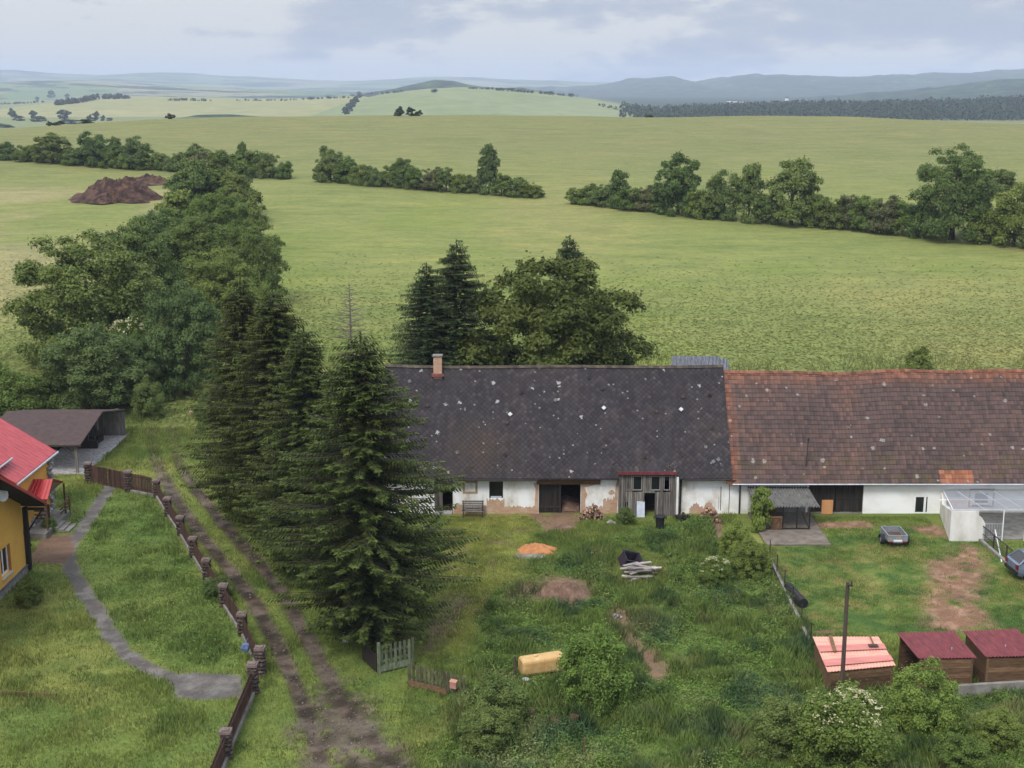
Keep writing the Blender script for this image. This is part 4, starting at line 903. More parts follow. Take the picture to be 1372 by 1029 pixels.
def spruceY(px, Y, ty, k, label, rw, rz):
    p = aty(px, 500, Y); x = p.x; z = Hs(x, Y); top = CAMH + ray(px, ty).z * (Y - CAMY) / ray(px, ty).y; h = top - z; s = h / 16
    o = thing('spruce', label, 'tree', (x, Y, z), rz, G2); o.scale = (s * rw, s * rw, s); link('crown', SP[k][0], o); link('trunk', SP[k][1], o)
spruceY(573, 57.5, 352, 2, 'spruce behind the roof, closest above the brick chimney', 1.15, 0)
spruceY(613, 59, 322, 2, 'taller spruce behind the roof, touching the round tree', 1.1, 2.2)
spruceY(762, 71, 316, 2, 'lone spruce tip rising behind the big round tree', 1.2, 4)
p = aty(737, 500, 59.5); zt = CAMH + ray(737, 354).z * (59.5 - CAMY) / ray(737, 354).y
o = thing('walnut_tree', 'big round olive green tree behind the farmhouse roof', 'tree', (p.x, 59.5, Hs(p.x, 59.5)), 1.0); o.scale = (14.6, 14.0, zt - Hs(p.x, 59.5))
BIGC = crown_mesh('crown', 77, 170, 80000, .0115, 'leaf_walnut', .05, 'round', .98, (.05, .11)); link('crown', BIGC, o); link('trunk', TR[0], o)
# bare dead sapling in the meadow
b, h, _ = spx(470, 470, 378); mb = MB(); rr = random.Random(4)
mb.tube([(0, 0, 0), (.05, 0, h * .5), (0, 0, h)], [.14, .08, .02], 6)
for i in range(46):
    z = h * (.12 + .84 * i / 46); L = (1 - z / h) * 2.2 + .3; a = i * 2.4; mb.tube([(0, 0, z), (math.cos(a) * L * .6, math.sin(a) * L * .6, z + L * .12), (math.cos(a) * L, math.sin(a) * L, z + L * .05)], [.045, .03, .012], 4)
    for q in range(3):
        u = .4 + q * .2; mb.tube([(math.cos(a) * L * u, math.sin(a) * L * u, z + L * .1), (math.cos(a + .6) * L * (u + .25), math.sin(a + .6) * L * (u + .25), z + L * .14)], [.028, .012], 3)
o = mb.build('dead_tree', 'deadwood'); o.location = b; prop(o, 'bare grey dead sapling in the meadow behind the spruces', 'tree')

# ------------------------------------------------------------------ shrubs in the near yards
def shrub(px, by, ty, w, mat, label, name='shrub', proto=None, group=None, z=0):
    b, h, ww = spx(px, by, ty, w); return tree(name, label, 'shrub', b, ww, h, proto or 'shrub%d' % random.randrange(3), mat, group, trunk=True)
shrub(797, 948, 842, 98, 'leaf_bright', 'rounded fresh green shrub beside the yellow tank', proto='shrub0')
shrub(668, 975, 905, 82, 'leaf_dark', 'dark shrub where the picket fence ends')
shrub(650, 1005, 950, 70, 'leaf_dark', 'low dark shrub in front of the picket fence end')
shrub(1045, 1010, 940, 80, 'leaf_dark', 'dark broad shrub beside the flowering elder')
o = shrub(1130, 1035, 928, 122, 'leaf_mid', 'elder shrub with cream flower heads below the wooden pole', 'elder_bush', 'shrub2'); umbels(o, 80, 8, .026, .66, .44)
shrub(1236, 978, 892, 92, 'leaf_bright', 'broad olive shrub in front of the maroon roofed sheds', proto='shrub1')
shrub(1335, 1000, 955, 66, 'leaf_mid', 'loose shrub below the concrete wall')
shrub(1290, 1035, 985, 70, 'leaf_mid', 'pale shrub at the lower photo edge below the sheds')
shrub(985, 745, 700, 46, 'leaf_bright', 'yellow green shrub beside the boundary by the lean-to')
shrub(1005, 772, 722, 54, 'leaf_mid', 'green shrub at the upper end of the boundary kerb')
shrub(838, 702, 680, 26, 'leaf_dark', 'small dark clump beside the firewood heap')
o = shrub(958, 786, 748, 44, 'leaf_mid', 'low plant with white flowers in the overgrown garden', 'flowering_plant'); umbels(o, 34, 5, .05, .6)
shrub(290, 800, 775, 36, 'leaf_dark', 'small dark shrub inside the stone pillar fence')
shrub(66, 712, 694, 20, 'leaf_bright', 'small bright plant beside the porch steps', 'potted_green_plant')
shrub(40, 810, 775, 36, 'leaf_mid', 'leafy clump at the corner of the yellow house')
b = at(1019, 712); p = atx(1019, 668, b.x); o = tree('small_tree', 'small bright green tree in front of the lean-to', 'tree', b, 1.3, 2.9, 'tall1', 'leaf_bright', trunk=True)

# ------------------------------------------------------------------ buildings
YW = 40.75                                    # face of the long farmhouse wall
def wx(px, py=670, Y=YW): return aty(px, py, Y).x
def wz(py, Y=YW): return aty(686, py, Y).z
def wall(mb, x0, x1, z0, z1, y0, th, ops, tr=None, t=.5):
    xs = sorted({x0, x1} | {v for o in ops for v in o[:2]}); zs = sorted({z0, z1} | {v for o in ops for v in o[2:4]})
    tr = tr or (lambda a, d, z: (a, y0 + d, z))
    inn = lambda a, z: any(o[0] < a < o[1] and o[2] < z < o[3] for o in ops)
    for i in range(len(xs) - 1):
        for j in range(len(zs) - 1):
            if inn((xs[i] + xs[i + 1]) / 2, (zs[j] + zs[j + 1]) / 2): continue
            a, b, c, d = xs[i], xs[i + 1], zs[j], zs[j + 1]
            mb.add([tr(a, 0, c), tr(b, 0, c), tr(b, 0, d), tr(a, 0, d)], [(0, 1, 2, 3)], t); mb.add([tr(a, th, c), tr(b, th, c), tr(b, th, d), tr(a, th, d)], [(3, 2, 1, 0)], t)
    for o in list(ops) + [(x0, x1, z0, z1)]:
        a, b, c, d = o[:4]
        for p, q in (((a, c), (a, d)), ((b, c), (b, d)), ((a, d), (b, d)), ((a, c), (b, c))):
            mb.add([tr(p[0], 0, p[1]), tr(q[0], 0, q[1]), tr(q[0], th, q[1]), tr(p[0], th, p[1])], [(0, 1, 2, 3)], t)
    return mb
def boards(mb, x0, x1, z0, z1, y, w=.16, th=.03, rag=.0, gap=.008):
    x = x0
    while x < x1 - .02:
        b = min(x1, x + w * random.uniform(.8, 1.2)); mb.box((x + gap, y - random.uniform(0, .012), z0 + random.uniform(0, rag)), (b - gap, y + th, z1 - random.uniform(0, rag)), random.random()); x = b
    return mb
def patch(xc, zc, rx, rz, y, n=22, seed=0):
    r = random.Random(seed); return [(xc + math.cos(2 * math.pi * i / n) * rx * r.uniform(.72, 1.15), y, zc + math.sin(2 * math.pi * i / n) * rz * r.uniform(.72, 1.15)) for i in range(n)]
def strip_patch(x0, x1, z0, ztop, y, n=26, seed=0, jag=.12):
    r = random.Random(seed); top = [(x0 + (x1 - x0) * i / n, y, ztop(i / n) + r.uniform(-jag, jag)) for i in range(n + 1)]
    return [(x0, y, z0)] + top + [(x1, y, z0)]

# ---- dark slate farmhouse
FX0, FX1 = -8.3, 14.35
ER = aty(700, 640.5, 40.22); RR = aty(700, 489, 45.45); EZ, RZ = ER.z, RR.z; EY, RY = 40.22, 45.45
BY = RY + (RY - EY)
fh = thing('farmhouse', 'long old white farmhouse with dark diamond slate roof and peeling walls', 'house', (3, 45.5, 0))
Z = wz
o_win = (wx(655.5), wx(674), Z(668), Z(645)); o_door = (wx(722), wx(778), -.299, Z(646)); o_low = (wx(593), wx(606), .05, Z(656))
fw = MB(); wall(fw, wx(607), FX1 - .02, -.3, EZ + .25, YW, .5, [o_win, o_door, (wx(833), wx(905), -.299, Z(640))], t=.5)
fw.box((FX0, YW + .5, -.3), (FX0 + .45, BY - .5, EZ + .4)); fw.box((FX0, BY - .55, -.3), (FX1, BY - .1, EZ + .4))
gp_ = lambda x: [(x, EY + .45, EZ + .3), (x, BY - .45, EZ + .3), (x, RY, RZ - .35)]
fw.prism(gp_(FX0), (.4, 0, 0)); fw.prism(gp_(FX1 - .45), (.4, 0, 0)); fw.box((FX1 - .45, YW + .5, -.3), (FX1 - .05, BY - .55, EZ + .3))
fw.box((FX0, YW + .005, -.3), (wx(582), YW + .5, EZ + .2))
fw.build('wall', 'plaster_old', fh)
MB().box((FX0 + .5, YW + .5, -.1), (FX1 - .5, BY - .6, .03)).build('floor', 'interior', fh)
def sag(u): return -.05 * math.sin(u * 9) - .10 * math.sin(math.pi * u)
def slope(mb, x0, x1, ey, ez, ry, rz, nu, nv, sg, th=.1):
    mb.sheet(lambda u, v: (x0 + (x1 - x0) * u, ey + (ry - ey) * v, ez + (rz - ez) * v + sg(u) * (.35 + .65 * v) + .03 * math.sin(u * 37 + v * 5) * v * (1 - v) * 2 - .12 * math.sin(math.pi * v) * .6), nu, nv, (0, 0, -th))
rf = MB(); slope(rf, FX0 - .35, FX1 + .05, EY, EZ, RY, RZ, 60, 14, sag); rf = rf.build('roof', 'slate', fh)
rb = MB(); slope(rb, FX0 - .35, FX1 + .05, BY, EZ, RY, RZ, 60, 8, sag); rb.build('back_roof_slope', 'slate', fh)
rc = MB()
for i in range(58):
    x = FX0 - .35 + (FX1 - FX0 + .4) * i / 58; u = i / 58
    rc.add([(x, RY - .17, RZ + sag(u) - .10), (x, RY, RZ + sag(u) + .07), (x, RY + .17, RZ + sag(u) - .10), (x + .40, RY - .15, RZ + sag(u) - .10), (x + .40, RY, RZ + sag(u) + .05), (x + .40, RY + .15, RZ + sag(u) - .10)], [(0, 3, 4, 1), (1, 4, 5, 2), (0, 1, 2), (3, 5, 4)])
rc.build('ridge_cap', surf('mossy_ridge', [(.3, (.035, .03, .027)), (.55, (.075, .06, .045)), (.75, (.14, .11, .065))], 2.5, rough=.9, tint=.3), rf)
def onroof(px, py, dy=.0):
    lo, hi = EY, RY
    n = Vector((0, RY - EY, RZ - EZ)).normalized(); d = ray(px, py); nn = Vector((0, -(RZ - EZ), RY - EY)); t = (Vector((0, EY, EZ)) - CAM).dot(nn) / d.dot(nn); return CAM + d * t
M['galv_pale'] = surf('pale_slate', [(.3, (.40, .40, .39)), (.7, (.55, .55, .54))], 6, rough=.8)
sl = Vector((0, RY - EY, RZ - EZ)).normalized(); nr = Vector((0, -sl.z, sl.y))
for px, py in ((683.5, 555), (809, 546.5), (912.5, 548.5)):
    c = onroof(px, py) + nr * (-.02); r = .16
    MB().prism([c + Vector((r, 0, 0)), c + sl * r, c - Vector((r, 0, 0)), c - sl * r], nr * .06).build('white_slate', 'galv_pale', rf)
rs_ = random.Random(5)
for i in range(24):
    c = onroof(rs_.uniform(545, 970), rs_.uniform(505, 632)) + nr * .0; r = .15; a = rs_.uniform(-.5, .5); e1 = Vector((math.cos(a), 0, 0)) + sl * math.sin(a); e2 = sl * math.cos(a) - Vector((math.sin(a), 0, 0))
    MB().prism([c + e1 * r, c + e2 * r + nr * .05, c - e1 * r, c - e2 * r], nr * .03).build('slipped_slate', ('shingle', 'grey_sheet', 'wood_dark')[i % 3], rf)
# tin at the eave and gutter
MB().tube([(wx(600), EY - .07, EZ - .12), (wx(720), EY - .07, EZ - .14)], .05, 6).tube([(wx(914), EY - .07, EZ - .14), (FX1 - .1, EY - .07, EZ - .10)], .05, 6).build('gutter', 'iron', fh)
ch = MB(); cx = aty(586.5, 490, 45.1).x; cz = aty(586, 475, 45.1).z - .12
ch.box((cx - .28, 44.85, RZ - .9), (cx + .28, 45.4, cz), .4); ch = ch.build('chimney', 'brick', rf)
MB().box((cx - .33, 44.8, cz), (cx + .33, 45.45, cz + .09)).build('chimney_cap', 'concrete', ch)
MB().box((cx - .40, 44.66, RZ - .66), (cx + .36, 44.84, RZ - .46)).build('flashing', 'rust_red', ch)
# timbered end with low dark doorway
pk = MB(); boards(pk, wx(582), wx(593), 0, EZ + .15, YW + .06, .17, .04); boards(pk, wx(593), wx(607), Z(655.5), EZ + .15, YW + .06, .17, .04); boards(pk, wx(606), wx(607.5), 0, Z(655.5), YW + .06, .1, .04)
pk.build('plank_wall', 'wood_grey', fh)
# window with dark frame, blind niche
def frame(mb, x0, x1, z0, z1, y, w=.07, d=.08):
    mb.box((x0, y, z0), (x1, y + d, z0 + w)); mb.box((x0, y, z1 - w), (x1, y + d, z1)); mb.box((x0, y, z0 + w), (x0 + w, y + d, z1 - w)); mb.box((x1 - w, y, z0 + w), (x1, y + d, z1 - w)); return mb
a, b_, c, d = o_win; wi = MB(); frame(wi, a, b_, c, d, YW + .14); wi = wi.build('window', 'wood_dark', fh)
MB().box((a + .07, YW + .16, c + .07), (b_ - .07, YW + .18, d - .07)).build('pane', 'glass', wi); MB().box((a + .1, YW + .06, c + .002), (b_ - .1, YW + .13, c + .13)).build('sill', 'pale_panel', wi)
ni = MB(); nx0, nx1, nz0, nz1 = wx(620), wx(640), Z(661.5), Z(644)
frame(ni, nx0, nx1, nz0, nz1, YW - .012, .15, .02); ni.build('bricked_up_window', surf('bare_mortar', [(.3, (.27, .19, .11)), (.7, (.40, .31, .20))], 3, rough=.95, bump=.4), fh)
# fallen plaster
def XB(poly, d): MB().prism(poly, d).build('exposed_brick', 'brick', fh)
XB(strip_patch(wx(607.5), wx(652), 0, lambda u: .55 + .06 * math.sin(u * 9), YW - .006, seed=1, jag=.07), (0, .02, 0)); XB(strip_patch(wx(652), wx(676), 0, lambda u: Z(668) - .06, YW - .006, seed=2, jag=.1), (0, .02, 0))
XB(strip_patch(wx(676), wx(721.5), 0, lambda u: .48 + .05 * math.sin(u * 7) + .3 * max(0, u - .8), YW - .006, seed=3, jag=.09), (0, .02, 0))
XB([(wx(716), YW - .008, .3), (wx(721.5), YW - .008, .3), (wx(721.5), YW - .008, Z(647)), (wx(714), YW - .008, Z(647)), (wx(717.5), YW - .008, Z(655))], (0, .02, 0))
XB([(wx(778.5), YW - .008, 0), (wx(785), YW - .008, 0), (wx(784), YW - .008, .9), (wx(787), YW - .008, 1.3), (wx(783), YW - .008, 1.8), (wx(800), YW - .008, Z(649)), (wx(806), YW - .008, Z(643)), (wx(778.5), YW - .008, Z(643))], (0, .02, 0))
XB(strip_patch(wx(785.2), wx(808), 0, lambda u: .35 + .15 * u, YW - .006, seed=4, jag=.1), (0, .02, 0)); XB(strip_patch(wx(808), wx(827), 0, lambda u: .9 + .25 * u, YW - .006, seed=5, jag=.16), (0, .02, 0))
XB(patch(wx(819.5), Z(660), .22, .17, YW - .004, 18, 6), (0, .02, 0)); XB([(wx(827.5), YW - .005, .8), (wx(828), YW - .005, Z(642)), (wx(825), YW - .005, Z(648)), (wx(824), YW - .005, 1.5), (wx(823), YW - .005, 1.0)], (0, .02, 0))
XB(strip_patch(wx(924), wx(958), 0, lambda u: .45 + .35 * math.sin(u * 6) ** 2, YW - .006, seed=7, jag=.16), (0, .02, 0))
MB().prism([(wx(965), YW - .005, Z(652)), (wx(966), YW - .005, Z(652)), (wx(966.2), YW - .005, Z(684)), (wx(965.3), YW - .005, Z(684))], (0, .01, 0)).build('wall_crack', 'iron', fh); MB().prism([(wx(963), YW - .005, Z(666)), (wx(963.4), YW - .005, Z(666)), (wx(963.2), YW - .005, Z(682)), (wx(962.8), YW - .005, Z(682))], (0, .01, 0)).build('wall_crack', 'iron', fh)
# barn doorway: left leaf shut, right leaf missing
dm = (o_door[0] + o_door[1]) / 2 + .05
dl = MB(); boards(dl, o_door[0] + .05, dm, .02, o_door[3] - .05, YW + .18, .19, .05); dl = dl.build('door', 'wood_dark', fh); 
dz = MB(); dz.box((o_door[0] + .1, YW + .14, .35), (dm - .05, YW + .178, .47)); dz.box((o_door[0] + .1, YW + .14, 1.6), (dm - .05, YW + .178, 1.72)); dz.box((dm - .09, YW + .12, .02), (dm + .03, YW + .2, o_door[3] - .06)); dz.build('door_batten', 'wood_dark', dl)
MB().box((wx(719), YW - .10, Z(648.5)), (wx(804), YW - .012, Z(642.5))).build('lintel', 'wood_brown', fh)
MB().sheet(lambda u, v: (dm + .1 + (o_door[1] - dm - .15) * u, YW + .25 + 1.9 * v, .03 + .55 * math.sin(min(1, v * 1.2) * 1.57) * (.75 + .25 * math.sin(u * 5)) + .05 * random.random()), 10, 10).build('earth_ramp', 'earth', fh)
# timber porch under a red strip roof
PYF = 40.12; qx = lambda px: wx(px, 660, PYF); qz = lambda py: wz(py, PYF)
px0, px1 = qx(829.5), qx(904); pt_ = qz(635)
dz1 = (qx(863.5), qx(877))
pb = MB(); boards(pb, px0, qx(838), 0, pt_, PYF, .15, .04, .03); boards(pb, qx(842), qx(863), 0, qz(659), PYF, .15, .04, .03); boards(pb, qx(877.5), px1, 0, qz(659), PYF, .15, .04, .03)
boards(pb, qx(863), qx(877.5), qz(660.5), qz(657.5), PYF, .3, .04); boards(pb, qx(838), qx(849), qz(658), qz(655), PYF, .3, .04)
for a, b in ((838, 847), (860.5, 871), (885, 888.5), (898, 904)): boards(pb, qx(a), qx(b), qz(659), pt_, PYF + .005, .14, .035)
boards(pb, qx(838), qx(842), 1.0, qz(659), PYF, .12, .04)
po = pb.build('timber_porch', 'wood_grey', fh)
M['oldpale'] = surf('pale_old_wood', [(.3, (.20, .19, .17)), (.7, (.34, .32, .30))], 4, (3, 3, .5))
for a, b in ((847.5, 860), (871.5, 884.5), (889, 897.5)): frame(MB(), qx(a), qx(b), qz(657), qz(637.5), PYF - .01, .045, .06).build('window_frame', 'oldpale', po)
MB().box((qx(847.8), PYF + .055, qz(656.5)), (qx(859.8), PYF + .06, qz(638))).build('pane', 'glass', po); MB().box((qx(871.8), PYF + .055, qz(656.5)), (qx(884.3), PYF + .06, qz(638))).build('pane', 'glass', po)
sd_ = MB(); 
for xx in (px0, px1 - .04): sd_.box((xx, PYF + .05, 0), (xx + .04, YW + .3, pt_))
for px in (829.5, 861.5, 886, 904): sd_.beam((qx(px) + .04, PYF - .03, 0), (qx(px) + .04, PYF - .03, pt_), .1, .07)
sd_.beam((px0 - .05, PYF - .04, pt_ + .02), (px1 + .05, PYF - .04, pt_ + .02), .1, .12); sd_.beam((qx(838.5), PYF - .02, qz(665)), (qx(841.5), PYF - .02, qz(690)), .06, .05); sd_.build('post', 'wood_grey', po)
rzf = qz(631.5); yb = EY + (rzf + .12 - EZ) / (RZ - EZ) * (RY - EY)
MB().sheet(lambda u, v: (px0 - .12 + (px1 - px0 + .2) * u, PYF - .2 + (yb + .25 - PYF + .2) * v, rzf + .16 * v + .02 * math.sin(u * 40)), 60, 2, (0, 0, -.06)).build('porch_roof', 'slate', po)
MB().box((px0 - .14, PYF - .24, rzf - .17), (px1 + .1, PYF - .2, rzf + .03)).build('fascia', 'maroon', po)
# white post, pipe on the right of the porch, junk on the eave corner
MB().box((qx(905), PYF - .02, 0), (qx(909), PYF + .16, qz(640))).build('white_post', 'plaster_old', po)
MB().tube([(wx(911), YW - .14, 0), (wx(911.5), YW - .14, EZ - .1), (wx(911.5), EY - .05, EZ)], .06, 7).build('downpipe', 'iron', fh); MB().tube([(wx(990.5), YW - .12, .05), (wx(990.5), YW - .12, EZ - .35), (FX1 - .1, EY - .07, EZ - .12)], .055, 7).build('downpipe', 'iron', fh)
mb = MB()
for i in range(9): c = onroof(902 + random.uniform(-6, 6), 627 + random.uniform(-4, 3)); mb.beam(c, c + Vector((random.uniform(-.4, .4), -.1, random.uniform(.05, .35))), .05, .04)
prop(mb.build('twig_bundle', 'deadwood', loc=onroof(902, 630)), 'pale twigs lying on the roof at the red porch corner', 'twigs')

# ---- red tiled barn
TX0, TX1 = 14.2, 38.0
te = aty(1100, 648, 40.3); trd = aty(1100, 496.5, 45.35); TEZ, TRZ = te.z, trd.z; TEY, TRY = 40.3, 45.35
bn = thing('tiled_barn', 'white barn with weathered brown and orange clay tile roof', 'barn', (24, 45.5, 0))
def tsag(x): return -.16 * math.exp(-((x - 20.5) / 3.5) ** 2) - .05 * math.sin(x * .9)
tr_ = MB(); NR = 25
for side in (0, 1):
    mbx = MB()
    for r in range(NR):
        v0, v1 = r / NR, (r + 1) / NR; n = 48
        def pt(x, v, up, s=side): 
            y = TEY + (TRY - TEY) * v if s == 0 else (2 * TRY - TEY) - (TRY - TEY) * v
            return (x, y, TEZ + (TRZ - TEZ) * v + tsag(x) * (.3 + .7 * v) + up)
        vs = []; fs = []
        for i in range(n + 1):
            x = TX0 + (TX1 - TX0) * i / n; w = .012 * math.sin(x * 5 + r * 2)
            vs += [pt(x, v0, .055 + w), pt(x, v1 + .004, .005), pt(x, v0, -.06)]
        for i in range(n): a = 3 * i; fs += [(a, a + 3, a + 4, a + 1), (a + 2, a + 5, a + 3, a)]
        vs2 = len(vs); mbx.add(vs, fs, float(r))
    o = mbx.build('roof' if side == 0 else 'back_roof_slope', 'tiles', bn)
    if side == 0: trf = o
rc = MB()
for i in range(72):
    x = TX0 + (TX1 - TX0) * i / 72; z = TRZ + tsag(x); 
    rc.add([(x, TRY - .17, z - .09), (x, TRY - .07, z + .07), (x, TRY + .07, z + .07), (x, TRY + .17, z - .09), (x + .36, TRY - .15, z - .1), (x + .36, TRY - .06, z + .05), (x + .36, TRY + .06, z + .05), (x + .36, TRY + .15, z - .1)], [(0, 4, 5, 1), (1, 5, 6, 2), (2, 6, 7, 3), (0, 1, 2, 3), (7, 6, 5, 4)])
rc.build('ridge_cap', surf('clay_ridge', [(.3, (.10, .055, .042)), (.55, (.20, .085, .055)), (.75, (.30, .12, .065))], 1.6, rough=.9, tint=.35), trf)
vp = MB(); pa = Vector((TX0 - .02, TEY - .02, TEZ + .05)); pb_ = Vector((TX0 - .02, TRY, TRZ + .05 + tsag(TX0)))
for i in range(26): vp.beam(pa.lerp(pb_, i / 26), pa.lerp(pb_, (i + 1.05) / 26) - Vector((0, 0, .03)), .30, .07)
vp.build('verge_tile', surf('verge_clay', [(.3, (.20, .075, .045)), (.7, (.34, .13, .07))], 3, rough=.9, tint=.35), trf)
def ontile(px, py):
    d = ray(px, py); nn = Vector((0, -(TRZ - TEZ), TRY - TEY)); t = (Vector((0, TEY, TEZ)) - CAM).dot(nn) / d.dot(nn); return CAM + d * t
c = ontile(1080, 625); MB().tube([c, c + Vector((.05, -.05, 1.75))], [.035, .03], 6).tube([c + Vector((.05, -.05, 1.75)), c + Vector((.05, -.05, 1.95))], .06, 6).build('vent_pipe', 'iron', trf)
c = ontile(1182, 591); MB().prism([c + Vector((-.2, -.0, -.02)), c + Vector((.16, -.05, -.06)), c + Vector((.2, .08, .09)), c + Vector((-.1, .12, .14))], nr * .04).build('pale_patch', 'stone_pale', trf)
wy_ = lambda px: wx(px, 680); o_bd = (wx(1083), wx(1156.5), -.299, TEZ); o_w1 = (wx(1225), wx(1245), Z(688.5), Z(664)); o_w2 = (wx(1304), wx(1326), .62, Z(659))
tw = MB(); wall(tw, FX1 + .03, TX1 - .3, -.3, TEZ + .3, YW, .5, [o_bd, o_w1, o_w2]); tw.box((FX1, YW + .5, -.3), (FX1 + .03, 50.4, TEZ)); tw.box((FX1 + .03, 50, -.3), (TX1 - .3, 50.4, TEZ + .3)); tw.prism([(TX1 - .75, 41.2, TEZ), (TX1 - .75, 49.6, TEZ), (TX1 - .75, TRY, TRZ - .35)], (.4, 0, 0)); tw.box((TX1 - .7, YW + .5, -.3), (TX1 - .3, 50, TEZ + .3))
tw.build('wall', 'plaster', bn)
bd = MB(); boards(bd, o_bd[0] + .02, (o_bd[0] + o_bd[1]) / 2 - .02, .08, TEZ + .05, YW + .12, .2, .05, .06); bd.build('door', 'wood_dark', bn)
bd = MB(); boards(bd, (o_bd[0] + o_bd[1]) / 2 + .02, o_bd[1] - .02, .08, TEZ + .05, YW + .10, .2, .05, .06); bd.box((wx(1119), YW + .07, .9), (o_bd[1] - .1, YW + .098, 1.02)); bd.build('door', 'wood_dark', bn)
MB().box((o_bd[0], YW - .02, -.05), (o_bd[1], YW + .35, .07)).build('threshold', 'concrete', bn)
for (a, b_, c, d), dbl in ((o_w1, 0), (o_w2, 1)):
    wi = MB(); frame(wi, a, b_, c, d, YW + .01, .10, .08)
    if not dbl: wi.box((a + (b_ - a) * .66, YW + .01, c + .10), (a + (b_ - a) * .80, YW + .09, d - .10))
    wi = wi.build('window', 'white', bn); MB().box((a + .07, YW + .08, c + .07), (b_ - .07, YW + .09, d - .07)).build('pane', 'glass', wi); MB().box((a - .04, YW - .07, c - .06), (b_ + .04, YW - .002, c - .01)).build('sill', 'concrete', wi)
sr = MB(); a, b_, c, d = o_w2; frame(sr, a - .32, b_ + .3, c - .18, d + .22, YW - .012, .12, .02); sr.build('window_surround', surf('grey_surround', [(.3, (.30, .30, .31)), (.7, (.40, .40, .42))], 3), bn)
MB().tube([(FX1 + .1, TEY - .06, TEZ - .04), (TX1 - .2, TEY - .06, TEZ - .04)], .05, 6).build('gutter', 'galv', bn)

# lean-to kennel with a corrugated roof
LQ = 37.15
LX0, LX1 = wx(1001.5, 650, 40.7), wx(1083, 650, 40.7); lz = wz(652, 40.7); ly = 37.1; lzf = wz(679, ly)
ln = thing('lean_to', 'open lean-to kennel with grey corrugated roof against the barn', 'lean-to', ((LX0 + LX1) / 2, 38.5, 0))
MB().sheet(lambda u, v: (LX0 + (LX1 - LX0) * u, 40.7 + (ly - 40.7) * v, lz + (lzf - lz) * v - .10 * math.sin(v * 3.1) * .5 + .05 * math.sin(u * 2 * math.pi * 22)), 176, 6, (0, 0, -.02)).build('roof', 'grey_sheet', ln)
lp = lambda px, py=712: aty(px, py, LQ).x
for px in (1012, 1025, 1031, 1048, 1067, 1084): MB().box((lp(px) - .04, LQ - .02, 0), (lp(px) + .04, LQ + .06, lzf - .02)).build('post', 'wood_dark', ln)
g = MB(); gx0, gx1 = lp(1032), lp(1047); frame(g, gx0, gx1, .12, 1.0, LQ - .08, .1, .05); g.beam((gx0 + .08, LQ - .06, .2), (gx1 - .08, LQ - .06, .92), .08, .04, up=(0, 1, 0)); boards(g, gx0 + .1, gx1 - .1, .2, .9, LQ - .025, .15, .02); g.build('gate', 'wood_brown', ln)
MB().box((lp(1048) + .04, LQ, .1), (lp(1084) - .04, LQ + .04, .2)).box((lp(1012), LQ, .1), (lp(1031), LQ + .04, .2)).beam((lp(1084), LQ, .1), (lp(1090), 40.6, .1), .06, .1).build('rail', 'wood_dark', ln)
MB().add([(lp(1048), LQ + .02, .2), (lp(1084), LQ + .02, .2), (lp(1084), LQ + .02, lzf - .05), (lp(1048), LQ + .02, lzf - .05)], [(0, 1, 2, 3)]).build('mesh_panel', 'wire', ln); MB().add([(LX0 + .05, LQ + .02, .2), (LX0 + .05, 40.6, .2), (LX0 + .05, 40.6, lz - .1), (LX0 + .05, LQ + .02, lzf)], [(0, 1, 2, 3)]).build('mesh_panel', 'wire', ln)
MB().sheet(lambda u, v: (LX0 + .1 + (LX1 - LX0 + .0) * u, 34.3 + 6.4 * v, .11), 2, 2, (0, 0, -.3)).build('slab', surf('brown_slab', [(.3, (.10, .082, .066)), (.7, (.19, .16, .13))], 2, rough=.95, bump=.3), ln)
boards(MB(), LX1 - .12, LX1 + .0, .1, 1.2, 40.0, .12, .1).build('side_panel', 'wood_brown', ln)
boards(MB(), lp(1020), lp(1047), .11, 1.35, 39.2, .2, .05).build('dog_house', 'wood_brown', ln)
MB().box((LX0 + .6, YW - .03, .1), (LX1 - .1, YW - .008, .95)).build('dado', 'concrete', ln)
prop(box('board', (wx(1100, 690, 40.5), 40.42, .05), (wx(1115, 690, 40.5), 40.47, 1.03), 'orange_board'), 'flat orange wooden board leaning on dark barn doors', 'board')
MB_ = MB().tube([aty(1138, 694, 40.55) + Vector((0, 0, 0)), aty(1138, 694, 40.55) + Vector((0, .07, 0))], .17, 14).build('round_lid', 'white', loc=aty(1138, 694, 40.55)); prop(MB_, 'small round white lid propped at the dark barn doors', 'lid')

# glazed terrace in front of the barn's right end
ta = thing('terrace', 'white walled terrace with glazed metal frame roof beside the barn', 'terrace', (29, 39, 0))
_c = at(1272, 725.5); AX, AY = _c.x, _c.y; az = wz(684.5, AY); axr = aty(1311, 700, AY).x
aw = MB(); zw = wz(654, YW)
AW = wx(1258, 700); axl = lambda Y: AX + (AW - AX) * (Y - AY) / (YW - AY)
aw.prism([(AW, YW - .006, 0), (AX, AY, 0), (AX, AY, az), (axl(YW - .9), YW - .9, wz(676, YW - .9)), (AW, YW - .006, zw - .25)], (.28, 0, 0)); aw.box((AX + .28, AY, 0), (axr, AY + .22, az - .03)); aw.prism([(axr, AY - .02, 0), (axr + .42, AY - .02, 0), (axr + .42, AY - .02, az - .8), (axr + .2, AY - .02, az - .45), (axr, AY - .02, az - .28)], (0, .26, 0))
aw.build('wall', 'terrace_wall', ta)
fm = MB(); x0, x1 = AX + .1, TX1 - 1; zf = az + .05; zm = zw - .15
fm.beam((x0, AY + .1, zf), (x1, AY + .1, zf), .06, .07); fm.beam((AW + .1, YW - .08, zm), (x1, YW - .08, zm), .08, .1); fm.beam((x0, (AY + YW) / 2, (zf + zm) / 2), (x1, (AY + YW) / 2, (zf + zm) / 2), .05, .05)
